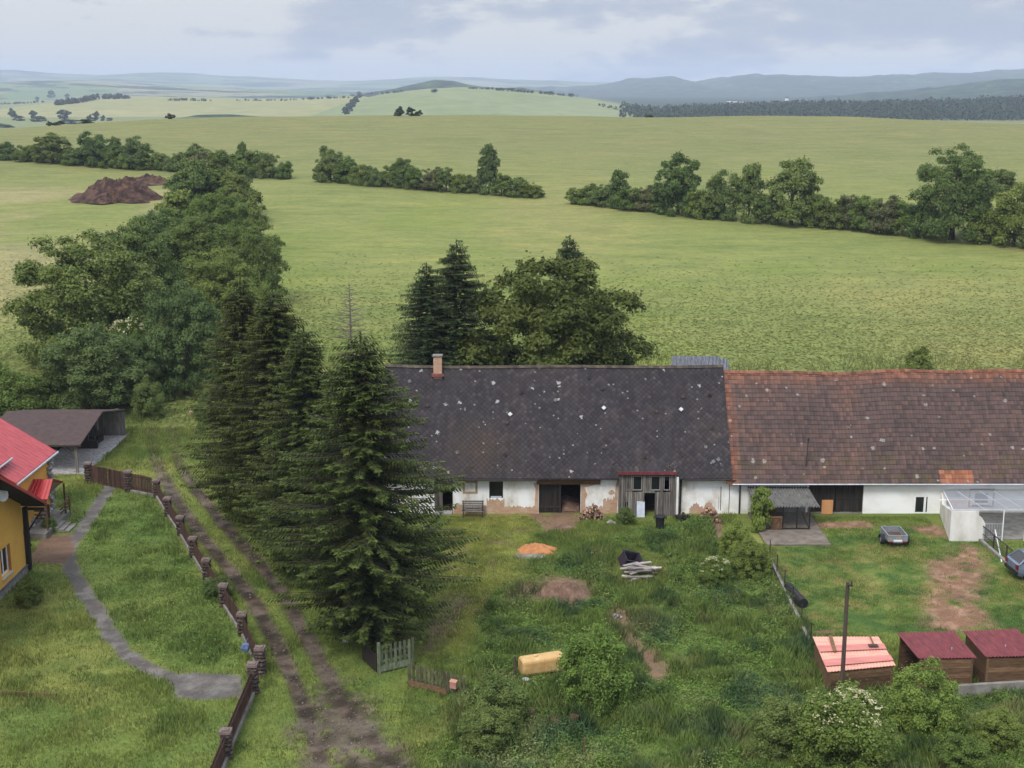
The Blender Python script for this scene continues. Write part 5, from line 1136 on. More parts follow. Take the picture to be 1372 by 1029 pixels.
for px in (1277, 1320, 1352, 1372): xx = aty(px, 690, AY).x; fm.beam((xx, AY + .1, zf), (xx + (AW - AX if px == 1277 else 0), YW - .08, zm), .05, .05)
for px in (1345, 1375): xx = aty(px, 700, AY).x; fm.beam((xx, AY + .1, 0), (xx, AY + .1, zf), .05, .05)
fm.build('frame', 'white', ta)
MB().add([(x0, AY + .02, zf + .05), (x1, AY + .02, zf + .05), (x1, YW - .1, zm + .07), (AW + .1, YW - .1, zm + .07)], [(0, 1, 2, 3)]).build('glazing', 'clear', ta)
MB().box((AW + .3, AY + .25, -.1), (TX1 - 1, YW - .02, .08)).build('floor', 'concrete', ta)
rl = MB(); ry_ = AY + .5
xa, xb = aty(1318, 720, ry_).x, aty(1342, 720, ry_).x; frame(rl, xa, xb, .1, 1.0, ry_, .05, .05)
for i in range(1, 7): xx = xa + (xb - xa) * i / 7; rl.box((xx - .012, ry_ + .01, .15), (xx + .012, ry_ + .03, .95))
rl.build('gate', 'galv', ta)
# side fence of the terrace garden
sf = thing('mesh_fence', 'low black post fence with kerb beside the red earth track', 'fence', at(1318, 735))
A, B = at(1314, 724), at(1385, 785)
for i in range(5): p = A.lerp(B, i / 4); MB().tube([p - Vector((0, 0, .1)), p + Vector((0, 0, 1.05))], .045, 6).build('post', 'iron', sf)
MB().beam(A + Vector((0, 0, 1.0)), B + Vector((0, 0, 1.0)), .05, .05).beam(A + Vector((0, 0, .5)), B + Vector((0, 0, .5)), .03, .03).build('rail', 'iron', sf)
MB().add([A + Vector((0, 0, .1)), B + Vector((0, 0, .1)), B + Vector((0, 0, 1)), A + Vector((0, 0, 1))], [(0, 1, 2, 3)]).build('mesh_panel', 'wire', sf)
MB().beam(A + Vector((-.12, -.1, .08)), B + Vector((-.12, -.1, .08)), .2, .22).build('kerb', 'concrete', sf)
prop(MB().tube([at(1328, 722) + Vector((.2, 0, .6)), at(1342, 754) + Vector((0, 0, .05))], .035, 6).build('white_pole', 'white', loc=at(1336, 740)), 'thin white pole leaning in grass behind the black post fence', 'pole')

# ---- outbuilding roof behind the ridge
bs = thing('outbuilding', 'outbuilding with striped corrugated roof just showing over the ridge', 'shed', (14.5, 54.5, 0))
q = [aty(897, 480, 52.6), aty(963, 476, 55.2), aty(986, 491, 55.2), aty(905, 491, 52.6)]
z1 = aty(940, 477, 55).z; x0, x1 = aty(893, 480, 53.2).x, aty(987, 490, 53.2).x
MB().sheet(lambda u, v: (x0 + (x1 - .9 - x0) * u + .6 * v, 51.6 + 3.4 * v, z1 - 1.55 + 1.55 * v + .045 * math.sin(u * 2 * math.pi * 16) - .9 * max(0, u - .75) * 4 * .35), 128, 4, (0, 0, -.03)).build('roof', 'shed_sheet', bs)
w_ = MB(); boards(w_, x0 + .3, x1 - 1, 0, z1 - 2.0, 51.8, .2, .05); w_.box((x0 + .3, 51.9, 0), (x0 + .4, 54.8, z1 - 1.8)); w_.box((x1 - 1.1, 51.9, 0), (x1 - 1, 54.8, z1 - 2.1)); w_.box((x0 + .3, 54.7, 0), (x1 - 1, 54.8, z1 - .8)); w_.build('wall', 'wood_grey', bs)

# ---- yellow house
yh = thing('yellow_house', 'yellow rendered house with red ribbed metal roof and stone footing', 'house', (-30, 30, 0))
NX = -28.25; NY0, NY1 = 13.4, 29.7; EZn, EYn, EYs, RYn = 4.0, 30.3, 12.7, 21.5; vz = lambda Y: EZn + (EYn - Y) * .538
def trx(a, d, z): return (NX - d, a, z)
p_w0, p_w1 = atx(0, 775, NX), atx(13, 727, NX)
nw = MB(); _a, _b = atx(12, 728, NX), atx(17, 763, NX); wy1 = (_a.y + _b.y) / 2; wy0 = wy1 - 1.5; wzb, wzt = _b.z, _a.z
wall(nw, NY0, NY1, .42, 4.6, 0, .4, [(wy0, wy1, wzb, wzt)], trx)
nw.prism([(NX - .004, NY0, 4.6), (NX - .004, NY1, 4.6), (NX - .004, RYn, vz(RYn) - .25)], (-.38, 0, 0)); nw.box((NX - 9, NY1 - .4, .42), (NX - .4, NY1, 4.6)); nw.box((NX - 9, NY0, .42), (NX - .4, NY0 + .4, 4.6)); nw.build('wall', 'yellow', yh)
st = MB(); st.box((NX - .4, NY0 - .05, -.2), (NX + .07, NY1 + .06, .42)); st.build('stone_footing', 'stone_pale', yh)
MB().box((NX + .002, NY0, .42), (NX + .11, NY1 + .08, .47)).build('footing_flashing', 'shed_sheet', yh)
wi = MB()
for a, b_, c, d in ((wy0, wy1, wzb, wzb + .1), (wy0, wy1, wzt - .1, wzt), (wy1 - .1, wy1, wzb + .1, wzt - .1), ((wy0 + wy1) / 2 - .05, (wy0 + wy1) / 2 + .05, wzb + .1, wzt - .1)): wi.box((NX - .26, a, c), (NX - .18, b_, d))
wi = wi.build('window', 'white', yh); MB().box((NX - .24, wy0 + .02, wzb + .05), (NX - .22, wy1 - .05, wzt - .05)).build('pane', 'glass', wi); MB().box((NX - .17, wy0, wzb - .06), (NX + .1, wy1 + .05, wzb - .004)).build('sill', 'pale_panel', wi)
MB().box((NX - .17, wy1 - .02, wzb), (NX - .01, wy1 - .003, wzt)).build('reveal', surf('orange_reveal', [(.3, (.36, .14, .03)), (.7, (.45, .20, .05))], 2), wi)
ws = [(NX, 31.4, 3.6, 4.9)]
pn = MB(); pn.box((NX - .001, 31.6, 3.75), (NX + .06, 33.0, 5.1)); 
# wing roof, its verge board and the dark timber gable over the porch
def ribroof(name, p00, p10, p01, p11, n, mat, par, amp=.035):
    p00, p10, p01, p11 = map(Vector, (p00, p10, p01, p11))
    nn = (p10 - p00).cross(p01 - p00).normalized(); nn = nn if nn.z > 0 else -nn
    def f(u, v):
        b = p00.lerp(p10, u).lerp(p01.lerp(p11, u), v); k = (u * n) % 1.0
        return b + nn * (amp if k < .22 else 0)
    return MB().sheet(f, n * 9, 2, tuple(nn * -.05)).build(name, mat, par)
VX = -27.0
r1 = ribroof('roof', (NX - 9, EYn, EZn), (VX, EYn, EZn), (NX - 9, RYn, vz(RYn)), (VX, RYn, vz(RYn)), 36, 'red_metal', yh)
ribroof('near_roof_slope', (NX - 9, EYs, EZn), (VX, EYs, EZn), (NX - 9, RYn, vz(RYn)), (VX, RYn, vz(RYn)), 36, 'red_metal', yh)
vb = MB(); 
for s_ in (EYn, EYs): vb.beam((VX + .02, s_, EZn), (VX + .02, RYn, vz(RYn)), .06, .16)
vb.build('verge_trim', 'red_metal', r1)
for y0_, y1_ in ((RYn, EYn - .02), (RYn, EYs + .02)):
    MB().sheet(lambda u, v: (NX + .01 + (VX - .02 - NX) * u, y0_ + (y1_ - y0_) * v, vz(RYn) + (EZn - vz(RYn)) * v - .11), 1, 24, (0, 0, -.05)).build('soffit', 'wood_dark', r1)
MB().sheet(lambda u, v: (NX - 2.2 + 2.2 * u, 29.72 + .55 * v, vz(29.72 + .55 * v) - .11), 1, 10, (0, 0, -.05)).build('soffit', 'wood_dark', r1)
pc = MB(); pc.beam((NX + .1, 29.95, .1), (NX + .1, 29.95, 3.9), .26, .24); pc.beam((NX + .14, 30.1, 2.4), (VX - .2, 30.25, 3.75), .1, .1); pc.beam((NX + .12, 30.1, 3.75), (VX - .1, 30.1, 3.75), .12, .14); pc.beam((-30.2, 33.4, 2.2), (NX + .2, 30.2, 1.5), .08, .1); pc.build('porch_brace', 'wood_dark', yh)
_p = at(67, 709); MB().beam((_p.x, _p.y, .0), (_p.x, _p.y, 1.65), .13, .13).build('porch_post', 'wood_brown', yh)
# main wing behind
MX = -30.5; mz = lambda x: 4.0 + (-30.2 - x) * .63
mw = MB(); mw.box((MX - .4, 33.6, .0), (MX, 41.2, mz(MX) - .1)); mw.box((MX - 7, 40.8, 0), (MX - .4, 41.2, 4.2)); mw.prism([(MX - .4, 40.82, 4.2), (MX - 12, 40.82, 4.2), (-36.7, 40.82, mz(-36.7) - .2)], (0, .35, 0)); mw.box((MX - 7, 33.6, 0), (MX - .4, 34.0, 4.2)); mw.build('wall', 'yellow', yh)
r2 = ribroof('roof', (-30.2, 34.3, 4.0), (-30.2, 41.7, 4.0), (-36.7, 34.3, mz(-36.7)), (-36.7, 41.7, mz(-36.7)), 16, 'red_metal', yh)
ribroof('back_roof_slope', (-43.2, 34.3, 4.0), (-43.2, 41.7, 4.0), (-36.7, 34.3, mz(-36.7)), (-36.7, 41.7, mz(-36.7)), 16, 'red_metal', yh)
MB().tube([(-30.12, 34.3, 3.93), (-30.12, 41.75, 3.93)], .075, 7).tube([(-30.12, 34.35, 3.9), (-30.3, 34.4, 3.3), (-30.4, 34.4, 2.0)], .05, 6).build('gutter', 'galv', yh)
ribroof('dormer_roof', (-31.2, 33.0, 5.06), (-31.2, 36.4, 5.06), (-34.7, 33.0, 7.3), (-34.7, 36.4, 7.3), 8, 'red_metal', yh); MB().tube([(-31.12, 33.0, 5.0), (-31.12, 36.45, 5.0)], .07, 7).build('gutter', 'galv', yh); MB().box((-34.3, 33.3, 3.5), (-31.4, 36.2, 4.95)).build('dormer_wall', 'yellow', yh)
sc = MB(); rr = random.Random(3)
for i in range(60): sc.rock((MX + rr.uniform(-.02, .12), 40.9 + rr.uniform(-.35, .35), rr.uniform(.1, 3.7)), rr.uniform(.13, .22), rr.random())
for i in range(70): sc.rock((MX + rr.uniform(0, .12), rr.uniform(33.8, 41), rr.uniform(0, .75)), rr.uniform(.13, .22), rr.random())
sc.build('stone_cladding', 'stone_pale', yh)
# canopy over the side door
kr = at(71, 642, 3.2); ke = at(62, 669, 2.45); ky2 = 2 * kr.y - ke.y
cn = ribroof('door_canopy', (MX, ke.y, 2.45), (ke.x + .1, ke.y, 2.45), (MX, kr.y, 3.2), (kr.x, kr.y, 3.2), 6, 'red_gloss', yh)
ribroof('canopy_back_slope', (MX, ky2, 2.45), (kr.x, ky2, 2.45), (MX, kr.y, 3.2), (kr.x, kr.y, 3.2), 6, 'red_gloss', cn)
MB().prism([(kr.x - .12, ke.y + .1, 2.44), (kr.x - .12, ky2 - .1, 2.44), (kr.x - .12, kr.y, 3.12)], (.05, 0, 0)).build('fascia', 'wood_brown', cn)
pp = MB()
for y in (ke.y + .15, ky2 - .15): pp.beam((ke.x - .1, y, .1), (ke.x - .1, y, 2.4), .1, .1)
pp.build('canopy_post', 'wood_brown', yh)
rl = MB()
for z in (.75, 1.0, 1.25): rl.beam((_p.x, _p.y, z - .05), (MX + .1, _p.y - .1, z), .05, .1)
for z in (.7, .95, 1.2): rl.beam((-29.15, 38.6, z), (-29.15, 40.4, z), .05, .1)
rl.beam((-29.15, 40.4, .05), (-29.15, 40.4, 1.35), .1, .1); rl.build('porch_railing', 'wood_brown', yh)
MB().box((MX + .12, 35.6, -.1), (-29.1, 40.4, .36)).build('porch_deck', 'concrete', yh)
sp = MB()
for i in range(3): sp.box((-29.1 + .34 * i, 36.9, -.1), (-28.76 + .34 * i, 38.4, .30 - .1 * i))
sp.build('step', 'concrete', yh)
# satellite dish bolted to the gable
dc = atx(1, 663, NX + .35); ds = MB(); n = 16; vs = [dc]; nd = Vector((.8, -.45, .35)).normalized(); a1 = nd.cross(Vector((0, 0, 1))).normalized(); a2 = nd.cross(a1)
for k, r in ((1, .2), (2, .4)):
    vs += [dc + (a1 * math.cos(i * 2 * math.pi / n) + a2 * math.sin(i * 2 * math.pi / n)) * r + nd * (.03 * k * k) for i in range(n)]
ds.add(vs, [(0, 1 + i, 1 + (i + 1) % n) for i in range(n)] + [(1 + i, 1 + n + i, 1 + n + (i + 1) % n, 1 + (i + 1) % n) for i in range(n)]); ds = ds.build('satellite_dish', 'white', yh)
MB().tube([dc, (NX, dc.y + .1, dc.z - .1)], .025, 6).tube([dc - a2 * .3, dc + nd * .45], .015, 5).build('dish_arm', 'galv', ds)

# ---- open carport
cpt = thing('carport', 'open timber carport with brown shingle gable roof by the lane', 'carport', (-35, 55.5, 0))
CX0, CX1 = -38.7, -31.3; cz0, cyr = 2.25, 55.6; czr = aty(140, 551, cyr).z
MB().sheet(lambda u, v: (CX0 + (CX1 - CX0) * u, 49.8 + (cyr - 49.8) * v, cz0 + (czr - cz0) * v), 20, 6, (0, 0, -.09)).build('roof', 'shingle', cpt)
MB().sheet(lambda u, v: (CX0 + (CX1 - CX0) * u, 61.4 + (cyr - 61.4) * v, 2.1 + (czr - 2.1) * v), 20, 6, (0, 0, -.09)).build('back_roof_slope', 'shingle', cpt)
for x in (CX0 + .4, -34.6, CX1 - .45): 
    for y in (50.2,) + ((61.0,) if x > -32 else ()): MB().box((x - .09, y - .09, -.1), (x + .09, y + .09, cz0 - .08)).build('post', 'wood_grey', cpt)
bm = MB(); bm.beam((CX0 + .1, 50.2, cz0 - .16), (CX1 - .1, 50.2, cz0 - .16), .14, .16); bm.beam((CX1 - .45, 50.2, cz0 - .05), (CX1 - .45, cyr, czr - .2), .1, .14); bm.beam((CX1 - .45, 61.0, cz0 - .05), (CX1 - .45, cyr, czr - .2), .1, .14); bm.beam((CX1 - .45, 50.2, 1.4), (CX1 - 1.2, 50.2, 2.05), .09, .09); bm.beam((CX1 - .45, cyr - .1, 1.9), (CX1 - .45, cyr - .1, czr - .2), .1, .1); bm.build('rafter', 'wood_grey', cpt)
bw = MB(); 
for x in np.arange(CX0 + .3, CX1 - .4, .9): bw.box((x, 60.9, 0), (x + .88, 60.96, 2.0))
bw.build('back_wall', 'wood_grey', cpt)
MB().box((CX0 + .2, 49.9, -.2), (CX1 + .25, 61.2, .06)).build('floor', 'stone_pale', cpt)
ju = MB(); rr = random.Random(8)
for i in range(30): c = Vector((rr.uniform(-38, -33), rr.uniform(56, 60), .05)); ju.box(c, c + Vector((rr.uniform(.3, .9), rr.uniform(.2, .6), rr.uniform(.2, 1.1))), rr.random())
prop(ju.build('stored_timber', 'wood_dark', loc=(-36, 58, 0)), 'dark stacked timber stored in the shade under the carport roof', 'timber')

# ---- low sheds with metal roofs at the lower right
def shed(name, corners, zf, zb, mat, label, wmat, cat='shed', openside=False, drop=.0):
    FL, FR, BR, BL = [at(px, py, zz) for (px, py), zz in zip(corners, (zf, zf, zb, zb))]
    c = (FL + FR + BR + BL) / 4; c.z = 0; o = thing(name, label, cat, c)
    L = (FR - FL).length; n = int(L / .16)
    MB().sheet(lambda u, v: FL.lerp(FR, u).lerp(BL.lerp(BR, u), v) + Vector((0, 0, (.022 if mat == 'maroon' else .010) * math.sin(u * 2 * math.pi * n))), n * 8, 3, (0, 0, -.03)).build('roof', mat, o)
    ins = .16; ex = (FR - FL).normalized(); ey = (BL - FL).normalized(); ey = Vector((ey.x, ey.y, 0)).normalized()
    a = FL + ex * ins + ey * .1; b = FR - ex * ins + ey * .1; d = BR - ex * ins - ey * .12; e = BL + ex * ins - ey * .12
    w = MB(); rows = 7
    for p, q in ((a, b), (b, d), (e, a), (d, e)):
        for i in range(rows):
            z0, z1 = (p.z - .1) * i / rows, (p.z - .1) * (i + 1) / rows - .012; z0q, z1q = (q.z - .1) * i / rows, (q.z - .1) * (i + 1) / rows - .012
            if openside and p == e and i > 1: continue
            dd = (Vector((q.x, q.y, 0)) - Vector((p.x, p.y, 0))).normalized(); nn_ = Vector((dd.y, -dd.x, 0)) * (.03 + random.uniform(0, .008))
            P_ = [Vector((p.x, p.y, z0)), Vector((q.x, q.y, z0q)), Vector((q.x, q.y, z1q)), Vector((p.x, p.y, z1))]; w.prism(P_, nn_)
    w.build('wall', wmat, o)
    for p in (a, b, d, e): MB().box((p.x - .05, p.y - .05, 0), (p.x + .05, p.y + .05, p.z - .06)).build('post', 'wood_brown', o)
    return o, (FL, FR, BR, BL)
s1, c1_ = shed('shed', [(1109, 900), (1200, 891), (1177, 853), (1089, 853)], 1.55, 1.75, 'salmon', 'low shed with patched salmon pink sheet roof beside the wooden pole', 'wood_brown')
pts = c1_; lift = Vector((0, 0, .06))
for (u0, u1, v0, v1) in ((.0, 1, .52, .70), (.0, 1, .12, .30)):
    P_ = [c1_[0].lerp(c1_[1], u).lerp(c1_[3].lerp(c1_[2], u), v) + lift for u, v in ((u0, v0), (u1, v0), (u1, v1), (u0, v1))]; MB().prism(P_, (0, 0, .012)).build('pink_sheet', surf('pink_sheet', [(.3, (.44, .15, .13)), (.7, (.50, .21, .17))], 2, (.4, 3, 1), .6), s1)
for u0, v0, u1, v1, w in ((.26, .98, .22, .5, .16), (.86, 1.0, .84, .62, .06)):
    A = c1_[0].lerp(c1_[1], u0).lerp(c1_[3].lerp(c1_[2], u0), v0) + lift * 1.6; B = c1_[0].lerp(c1_[1], u1).lerp(c1_[3].lerp(c1_[2], u1), v1) + lift * 1.6; MB().beam(A, B, w, .05).build('strip', 'wood_brown', s1)
pch = c1_[0].lerp(c1_[1], .82).lerp(c1_[3].lerp(c1_[2], .82), .6) + lift * 1.8; MB().box(pch + Vector((-.22, -.12, 0)), pch + Vector((.22, .14, .05))).build('slate_weight', 'stone', s1)
shed('shed', [(1230.5, 882), (1308.5, 881), (1278, 845), (1202, 848)], 1.75, 1.95, 'maroon', 'low timber shed with maroon corrugated roof, open at its side', 'wood_brown', openside=True)
shed('shed', [(1320.5, 880), (1402, 878), (1362, 842), (1290.5, 845.5)], 1.75, 1.95, 'maroon', 'low timber shed with maroon corrugated roof at the photo edge', 'wood_brown')
A, B = at(1278, 935), at(1420, 926); cw = MB().beam(A + Vector((0, 0, .25)), B + Vector((0, 0, .25)), .2, .75).build('concrete_wall', 'concrete', loc=A); prop(cw, 'low grey concrete wall in front of the maroon roofed sheds', 'wall')
for px, py in ((1271.5, 918), (1343, 914)):
    b = at(px, py); prop(MB().tube([b, b + Vector((0, 0, 1.9))], .03, 6).build('metal_post', 'galv', loc=b), 'thin grey metal post at the %s maroon shed' % ('first' if px < 1300 else 'second'), 'post', 'thin metal posts by the sheds')

# ------------------------------------------------------------------ things about the yards
def heap(name, mat, px, py, w, d, h, label, cat, seed, rz=0, rough=.25, sharp=1.6, n=96):
    b = at(px, py) if py > 400 else ont(px, py); rr = np.random.default_rng(seed); vs = []; fs = []; m = 22
    vs.append(Vector((0, 0, h)))
    for j in range(1, m + 1):
        for i in range(n):
            a = 2 * math.pi * i / n; u = j / m; edge = 1 + .28 * (vnoise(math.cos(a) * 3 + 9, math.sin(a) * 3 + 9, 1, seed) - .5) * 2
            x = math.cos(a) * w / 2 * u * edge; y = math.sin(a) * d / 2 * u * edge
            z = h * (1 - u) ** (1 / sharp) if False else h * (math.cos(min(1, u) * math.pi) * .5 + .5) ** (1 / sharp)
            z = z * (1 + rough * (float(fbm(x * 3, y * 3, h * 1.1, seed, 5)) - .5) * 2.4) - .06 * (j == m)
            vs.append(Vector((x, y, z)))
    for i in range(n): fs.append((0, 1 + i, 1 + (i + 1) % n))
    for j in range(m - 1):
        for i in range(n): fs.append((1 + j * n + i, 1 + (j + 1) * n + i, 1 + (j + 1) * n + (i + 1) % n, 1 + j * n + (i + 1) % n))
    mb = MB().add(vs, fs); o = mb.build(name, mat, smooth=True); o.location = b; o.rotation_euler.z = rz
    return prop(o, label, cat)
o = heap('manure_heap', 'manure', 158, 268, 16, 13, 3.9, 'big dark brown manure heap on the meadow', 'manure heap', 4, rough=.45)
o = heap('manure_heap', 'manure', 200, 246, 11, 7, 1.6, 'lower dark strip of manure behind the big heap', 'manure heap', 9, rough=.45)
heap('sand_pile', 'sand', 716, 738, 2.7, 1.9, .42, 'bright orange sand pile on the short grass', 'sand pile', 2, rough=.3)
heap('sand_patch', 'concrete', 708, 744, 2.2, 1.2, .10, 'pale grey sand spilled at the orange pile edge', 'sand pile', 12)
heap('earth_mound', 'earth', 757, 799, 3.2, 2.6, .80, 'brown earth mound in the overgrown garden', 'earth mound', 5, rough=.35)
heap('earth_mound', 'earth', 703, 792, 1.4, .9, .22, 'small low earth mound beside the bigger brown one', 'earth mound', 15)
heap('earth_mound', 'earth', 757, 706, 1.8, 1.0, .14, 'flat trampled earth heap before the open barn door', 'earth mound', 16)

def pile(name, mat, px, py, w, d, h, n, size, label, cat, seed, kind='log'):
    b = at(px, py); rr = random.Random(seed); random.seed(seed); mb = MB()
    for i in range(n):
        u, v = rr.gauss(0, .42), rr.gauss(0, .42); u, v = max(-1, min(1, u)), max(-1, min(1, v)); z = h * max(0, 1 - (u * u + v * v)) * rr.uniform(.2, 1); c = b + Vector((u * w / 2, v * d / 2, z + size * .4))
        if kind == 'log':
            a = rr.uniform(-.5, .5) + 1.57; e = rr.uniform(-.25, .3); dv = Vector((math.cos(a), math.sin(a), e)) * size * 1.5; mb.tube([c - dv, c + dv], size * rr.uniform(.5, .75), 6, rr.random())
        else: mb.rock(c, size * rr.uniform(.5, 1.1), rr.random())
    return prop(mb.build(name, mat, loc=b), label, cat, kind='stuff' if False else None)
pile('firewood_heap', 'log', 793, 695, 1.7, .9, .95, 190, .085, 'heap of pinkish split firewood right of the open barn door', 'firewood', 1)
pile('rubble_heap', 'brickrub', 950, 698, 1.4, .9, .95, 90, .13, 'heap of broken bricks by the farmhouse wall end', 'rubble', 2, 'rock')
pile('log_heap', 'wood_dark', 914, 697, 1.6, .7, .35, 20, .13, 'dark old logs lying right of the timber porch', 'logs', 3)
pile('stone_heap', 'stone_pale', 826, 828, .7, .5, .15, 16, .10, 'few pale stones at the upper end of the soil path', 'stones', 4, 'rock')
pile('stone_heap', 'stone_pale', 818, 702, .6, .5, .2, 14, .12, 'white stones beside the firewood heap', 'stones', 5, 'rock')
pile('stone_heap', 'stone_pale', 968, 722, 1.0, .6, .15, 18, .10, 'pale stones on the soil strip by the farmhouse corner', 'stones', 6, 'rock')
pile('rag_heap', 'pale_panel', 792, 748, .6, .4, .3, 8, .16, 'pale plastic rubbish lying among weeds above the earth mound', 'rubbish', 7, 'rock')
# loose planks
random.seed(21)
b = at(856, 774)
for i in range(18):
    a = random.gauss(.15, .5); L = random.uniform(.9, 1.7); c = b + Vector((random.uniform(-.5, .5), random.uniform(-.9, .9), .16 + .035 * i)); dv = Vector((math.cos(a), math.sin(a), random.uniform(-.10, .10))) * L / 2
    prop(MB().beam(c - dv, c + dv, .2, .045, random.random()).build('plank', surf('bleached_plank', [(.3, (.19, .165, .15)), (.7, (.34, .30, .28))], 3, rough=.9, tint=.35) if i == 0 else bpy.data.materials['bleached_plank'], loc=c), 'pale weathered plank in the loose pile beside the dark purple tub', 'plank', 'planks in the loose pile')
# dark tub tipped on its side
tb = thing('plastic_tub', 'dark purple plastic tub tipped over beside the plank pile', 'tub', at(840, 758), .5)
MB().box((-.55, -.4, .1), (.55, -.34, .75)).box((-.55, .34, .1), (.55, .4, .75)).box((-.55, -.34, .1), (-.49, .34, .75)).box((.49, -.34, .1), (.55, .34, .75)).box((-.55, -.4, .06), (.55, .4, .1)).build('body', 'purple', tb, world=False)
MB().box((-.6, -.45, .75), (.6, -.38, .80)).box((-.6, .38, .75), (.6, .45, .80)).box((-.6, -.38, .75), (-.53, .38, .80)).box((.53, -.38, .75), (.6, .38, .80)).build('rim', 'black', tb, world=False)
tb.rotation_euler = (R(28), R(18), .4)
# bench
bx0, bx1 = aty(619, 680, 40.0).x, aty(648, 680, 40.0).x
bc = thing('park_bench', 'slatted grey brown bench against the white farmhouse wall', 'bench', ((bx0 + bx1) / 2, 40.05, 0)); W2 = (bx1 - bx0) / 2
s_ = MB(); [s_.box((-W2, -.28 + i * .13, .42), (W2, -.18 + i * .13, .46)) for i in range(4)]; s_.build('seat', 'wood_grey', bc, world=False)
s_ = MB(); [s_.box((-W2, .26 + .02 * i, .52 + i * .13), (W2, .30 + .02 * i, .62 + i * .13)) for i in range(4)]; s_.build('backrest', 'wood_grey', bc, world=False)
for x in (-W2 + .08, W2 - .08):
    MB().box((x - .03, -.26, 0), (x + .03, -.2, .42)).box((x - .03, .2, 0), (x + .03, .27, .42)).beam((x, .24, .4), (x, .36, 1.02), .06, .05).build('leg', 'iron', bc, world=False)
    MB().box((x - .03, -.28, .60), (x + .03, .28, .65)).box((x - .03, -.27, .44), (x + .03, -.22, .6)).build('armrest', 'iron', bc, world=False)
# step slab by the low door, pale panel, black bin
prop(MB().box(at(584, 688) + Vector((-.2, -.3, .02)), at(602, 688) + Vector((.2, .35, .12))).build('doorstep', 'stone_pale', loc=at(592, 688)), 'pale stone doorstep slab by the low dark doorway', 'step')
pl = aty(858.5, 680, 39.95); prop(MB().prism([(pl.x - .26, 39.86, .03), (pl.x + .26, 39.86, .03), (pl.x + .26, 40.06, 1.05), (pl.x - .26, 40.06, 1.05)], (0, .04, 0)).build('panel', 'pale_panel', loc=(pl.x, 40, 0)), 'pale blue grey panel leaning on the timber porch', 'panel')
bb = thing('rubbish_bin', 'black plastic lidded bin in front of the timber porch', 'bin', at(884, 709))
MB().tube([(0, 0, 0), (0, 0, .1), (0, 0, .82)], [.23, .25, .30], 12).build('body', 'black', bb, world=False); MB().tube([(0, 0, .80), (0, 0, .88), (0, 0, .95)], [.35, .35, .14], 12).build('lid', 'black', bb, world=False)
MB().beam((-.38, -.02, .84), (-.38, -.02, .7), .05, .16).beam((.38, -.02, .84), (.38, -.02, .7), .05, .16).build('handle', 'black', bb, world=False)
# yellow tank
A = at(700, 911); Bv = at(752, 903); tk = thing('tank', 'yellow rounded plastic tank lying in the weeds by the green shrub', 'tank', (A + Bv) / 2 + Vector((0, .4, 0)), math.atan2(Bv.y - A.y, Bv.x - A.x)); L = (Bv - A).length / 2 + .1
vs = []; fs = []; pr = []; n = 20
for i in range(n):
    a = 2 * math.pi * i / n; e = lambda v: math.copysign(abs(v) ** .45, v); pr.append((e(math.cos(a)) * .42, .52 + e(math.sin(a)) * .42))
for xx, k in ((-L, .80), (-L + .08, .97), (-L + .15, 1), (-.02, 1), (0, .96), (.02, 1), (L - .15, 1), (L - .08, .97), (L, .80)): vs += [(xx, y * k, .52 + (z - .52) * k) for y, z in pr]
for j in range(8):
    for i in range(n): fs.append((j * n + i, j * n + (i + 1) % n, (j + 1) * n + (i + 1) % n, (j + 1) * n + i)[::-1])
fs += [tuple(range(n)), tuple(8 * n + i for i in reversed(range(n)))]
MB().add(vs, fs).build('body', 'tank', tk, world=False, smooth=False); MB().box((-L + .05, -.40, .0), (-L + .25, .40, .12)).box((L - .25, -.40, 0), (L - .05, .40, .12)).build('foot', 'wood_brown', tk, world=False); MB().tube([(-L * .3, 0, .92), (-L * .3, 0, 1.0)], .11, 10).build('cap', 'tank', tk, world=False)
prop(MB().tube([at(704, 917) + Vector((0, 0, .0)), at(704, 917) + Vector((0, 0, .28))], [.16, .2], 10).build('bucket', 'galv', loc=at(704, 917)), 'small grey bucket in front of the yellow tank', 'bucket')
for px, py, h, lb in ((689, 912, 1.25, 'dark wooden post left of the yellow tank'), (1024, 765, 1.3, 'thin dark stake at the upper end of the boundary kerb'), (958, 822, .9, 'short stake standing in the weeds below the white flowers')):
    b = at(px, py); prop(MB().tube([b - Vector((0, 0, .2)), b + Vector((.03, 0, h))], .055, 6).build('post', 'pole', loc=b), lb, 'post')
for px, py, w, h, lb in ((709, 968, .26, .62, 'pale brown stump in the weeds below the tank'), (744, 978, .30, .5, 'left half of the dark rotten stump below the green shrub'), (768, 976, .24, .6, 'right half of the dark rotten stump below the green shrub')):
    b = at(px, py); prop(MB().tube([b - Vector((0, 0, .1)), b + Vector((0, .05, h * .5)), b + Vector((.06, .08, h))], [w * 1.2, w, w * .85], 9).build('tree_stump', 'wood_brown', loc=b), lb, 'stump')
prop(MB().tube([at(782, 1012), at(782, 1012) + Vector((.05, 0, .8))], .04, 6).build('stake', 'wood_brown', loc=at(782, 1012)), 'thin brown stake among tall weeds at the lower edge', 'stake')
# utility pole
b = at(1126, 954); t = aty(1136, 780, b.y + .05); pl = thing('utility_pole', 'leaning brown wooden pole standing beside the salmon shed', 'pole', b)
MB().tube([b - Vector((0, 0, .3)), b.lerp(t, .5), t], [.105, .095, .08], 10).build('shaft', 'pole', pl); MB().box(t + Vector((-.05, -.14, -.16)), t + Vector((.2, -.06, -.08))).tube([t + Vector((.14, -.1, -.1)), t + Vector((.14, -.1, .08))], .04, 6).build('insulator', 'iron', pl)
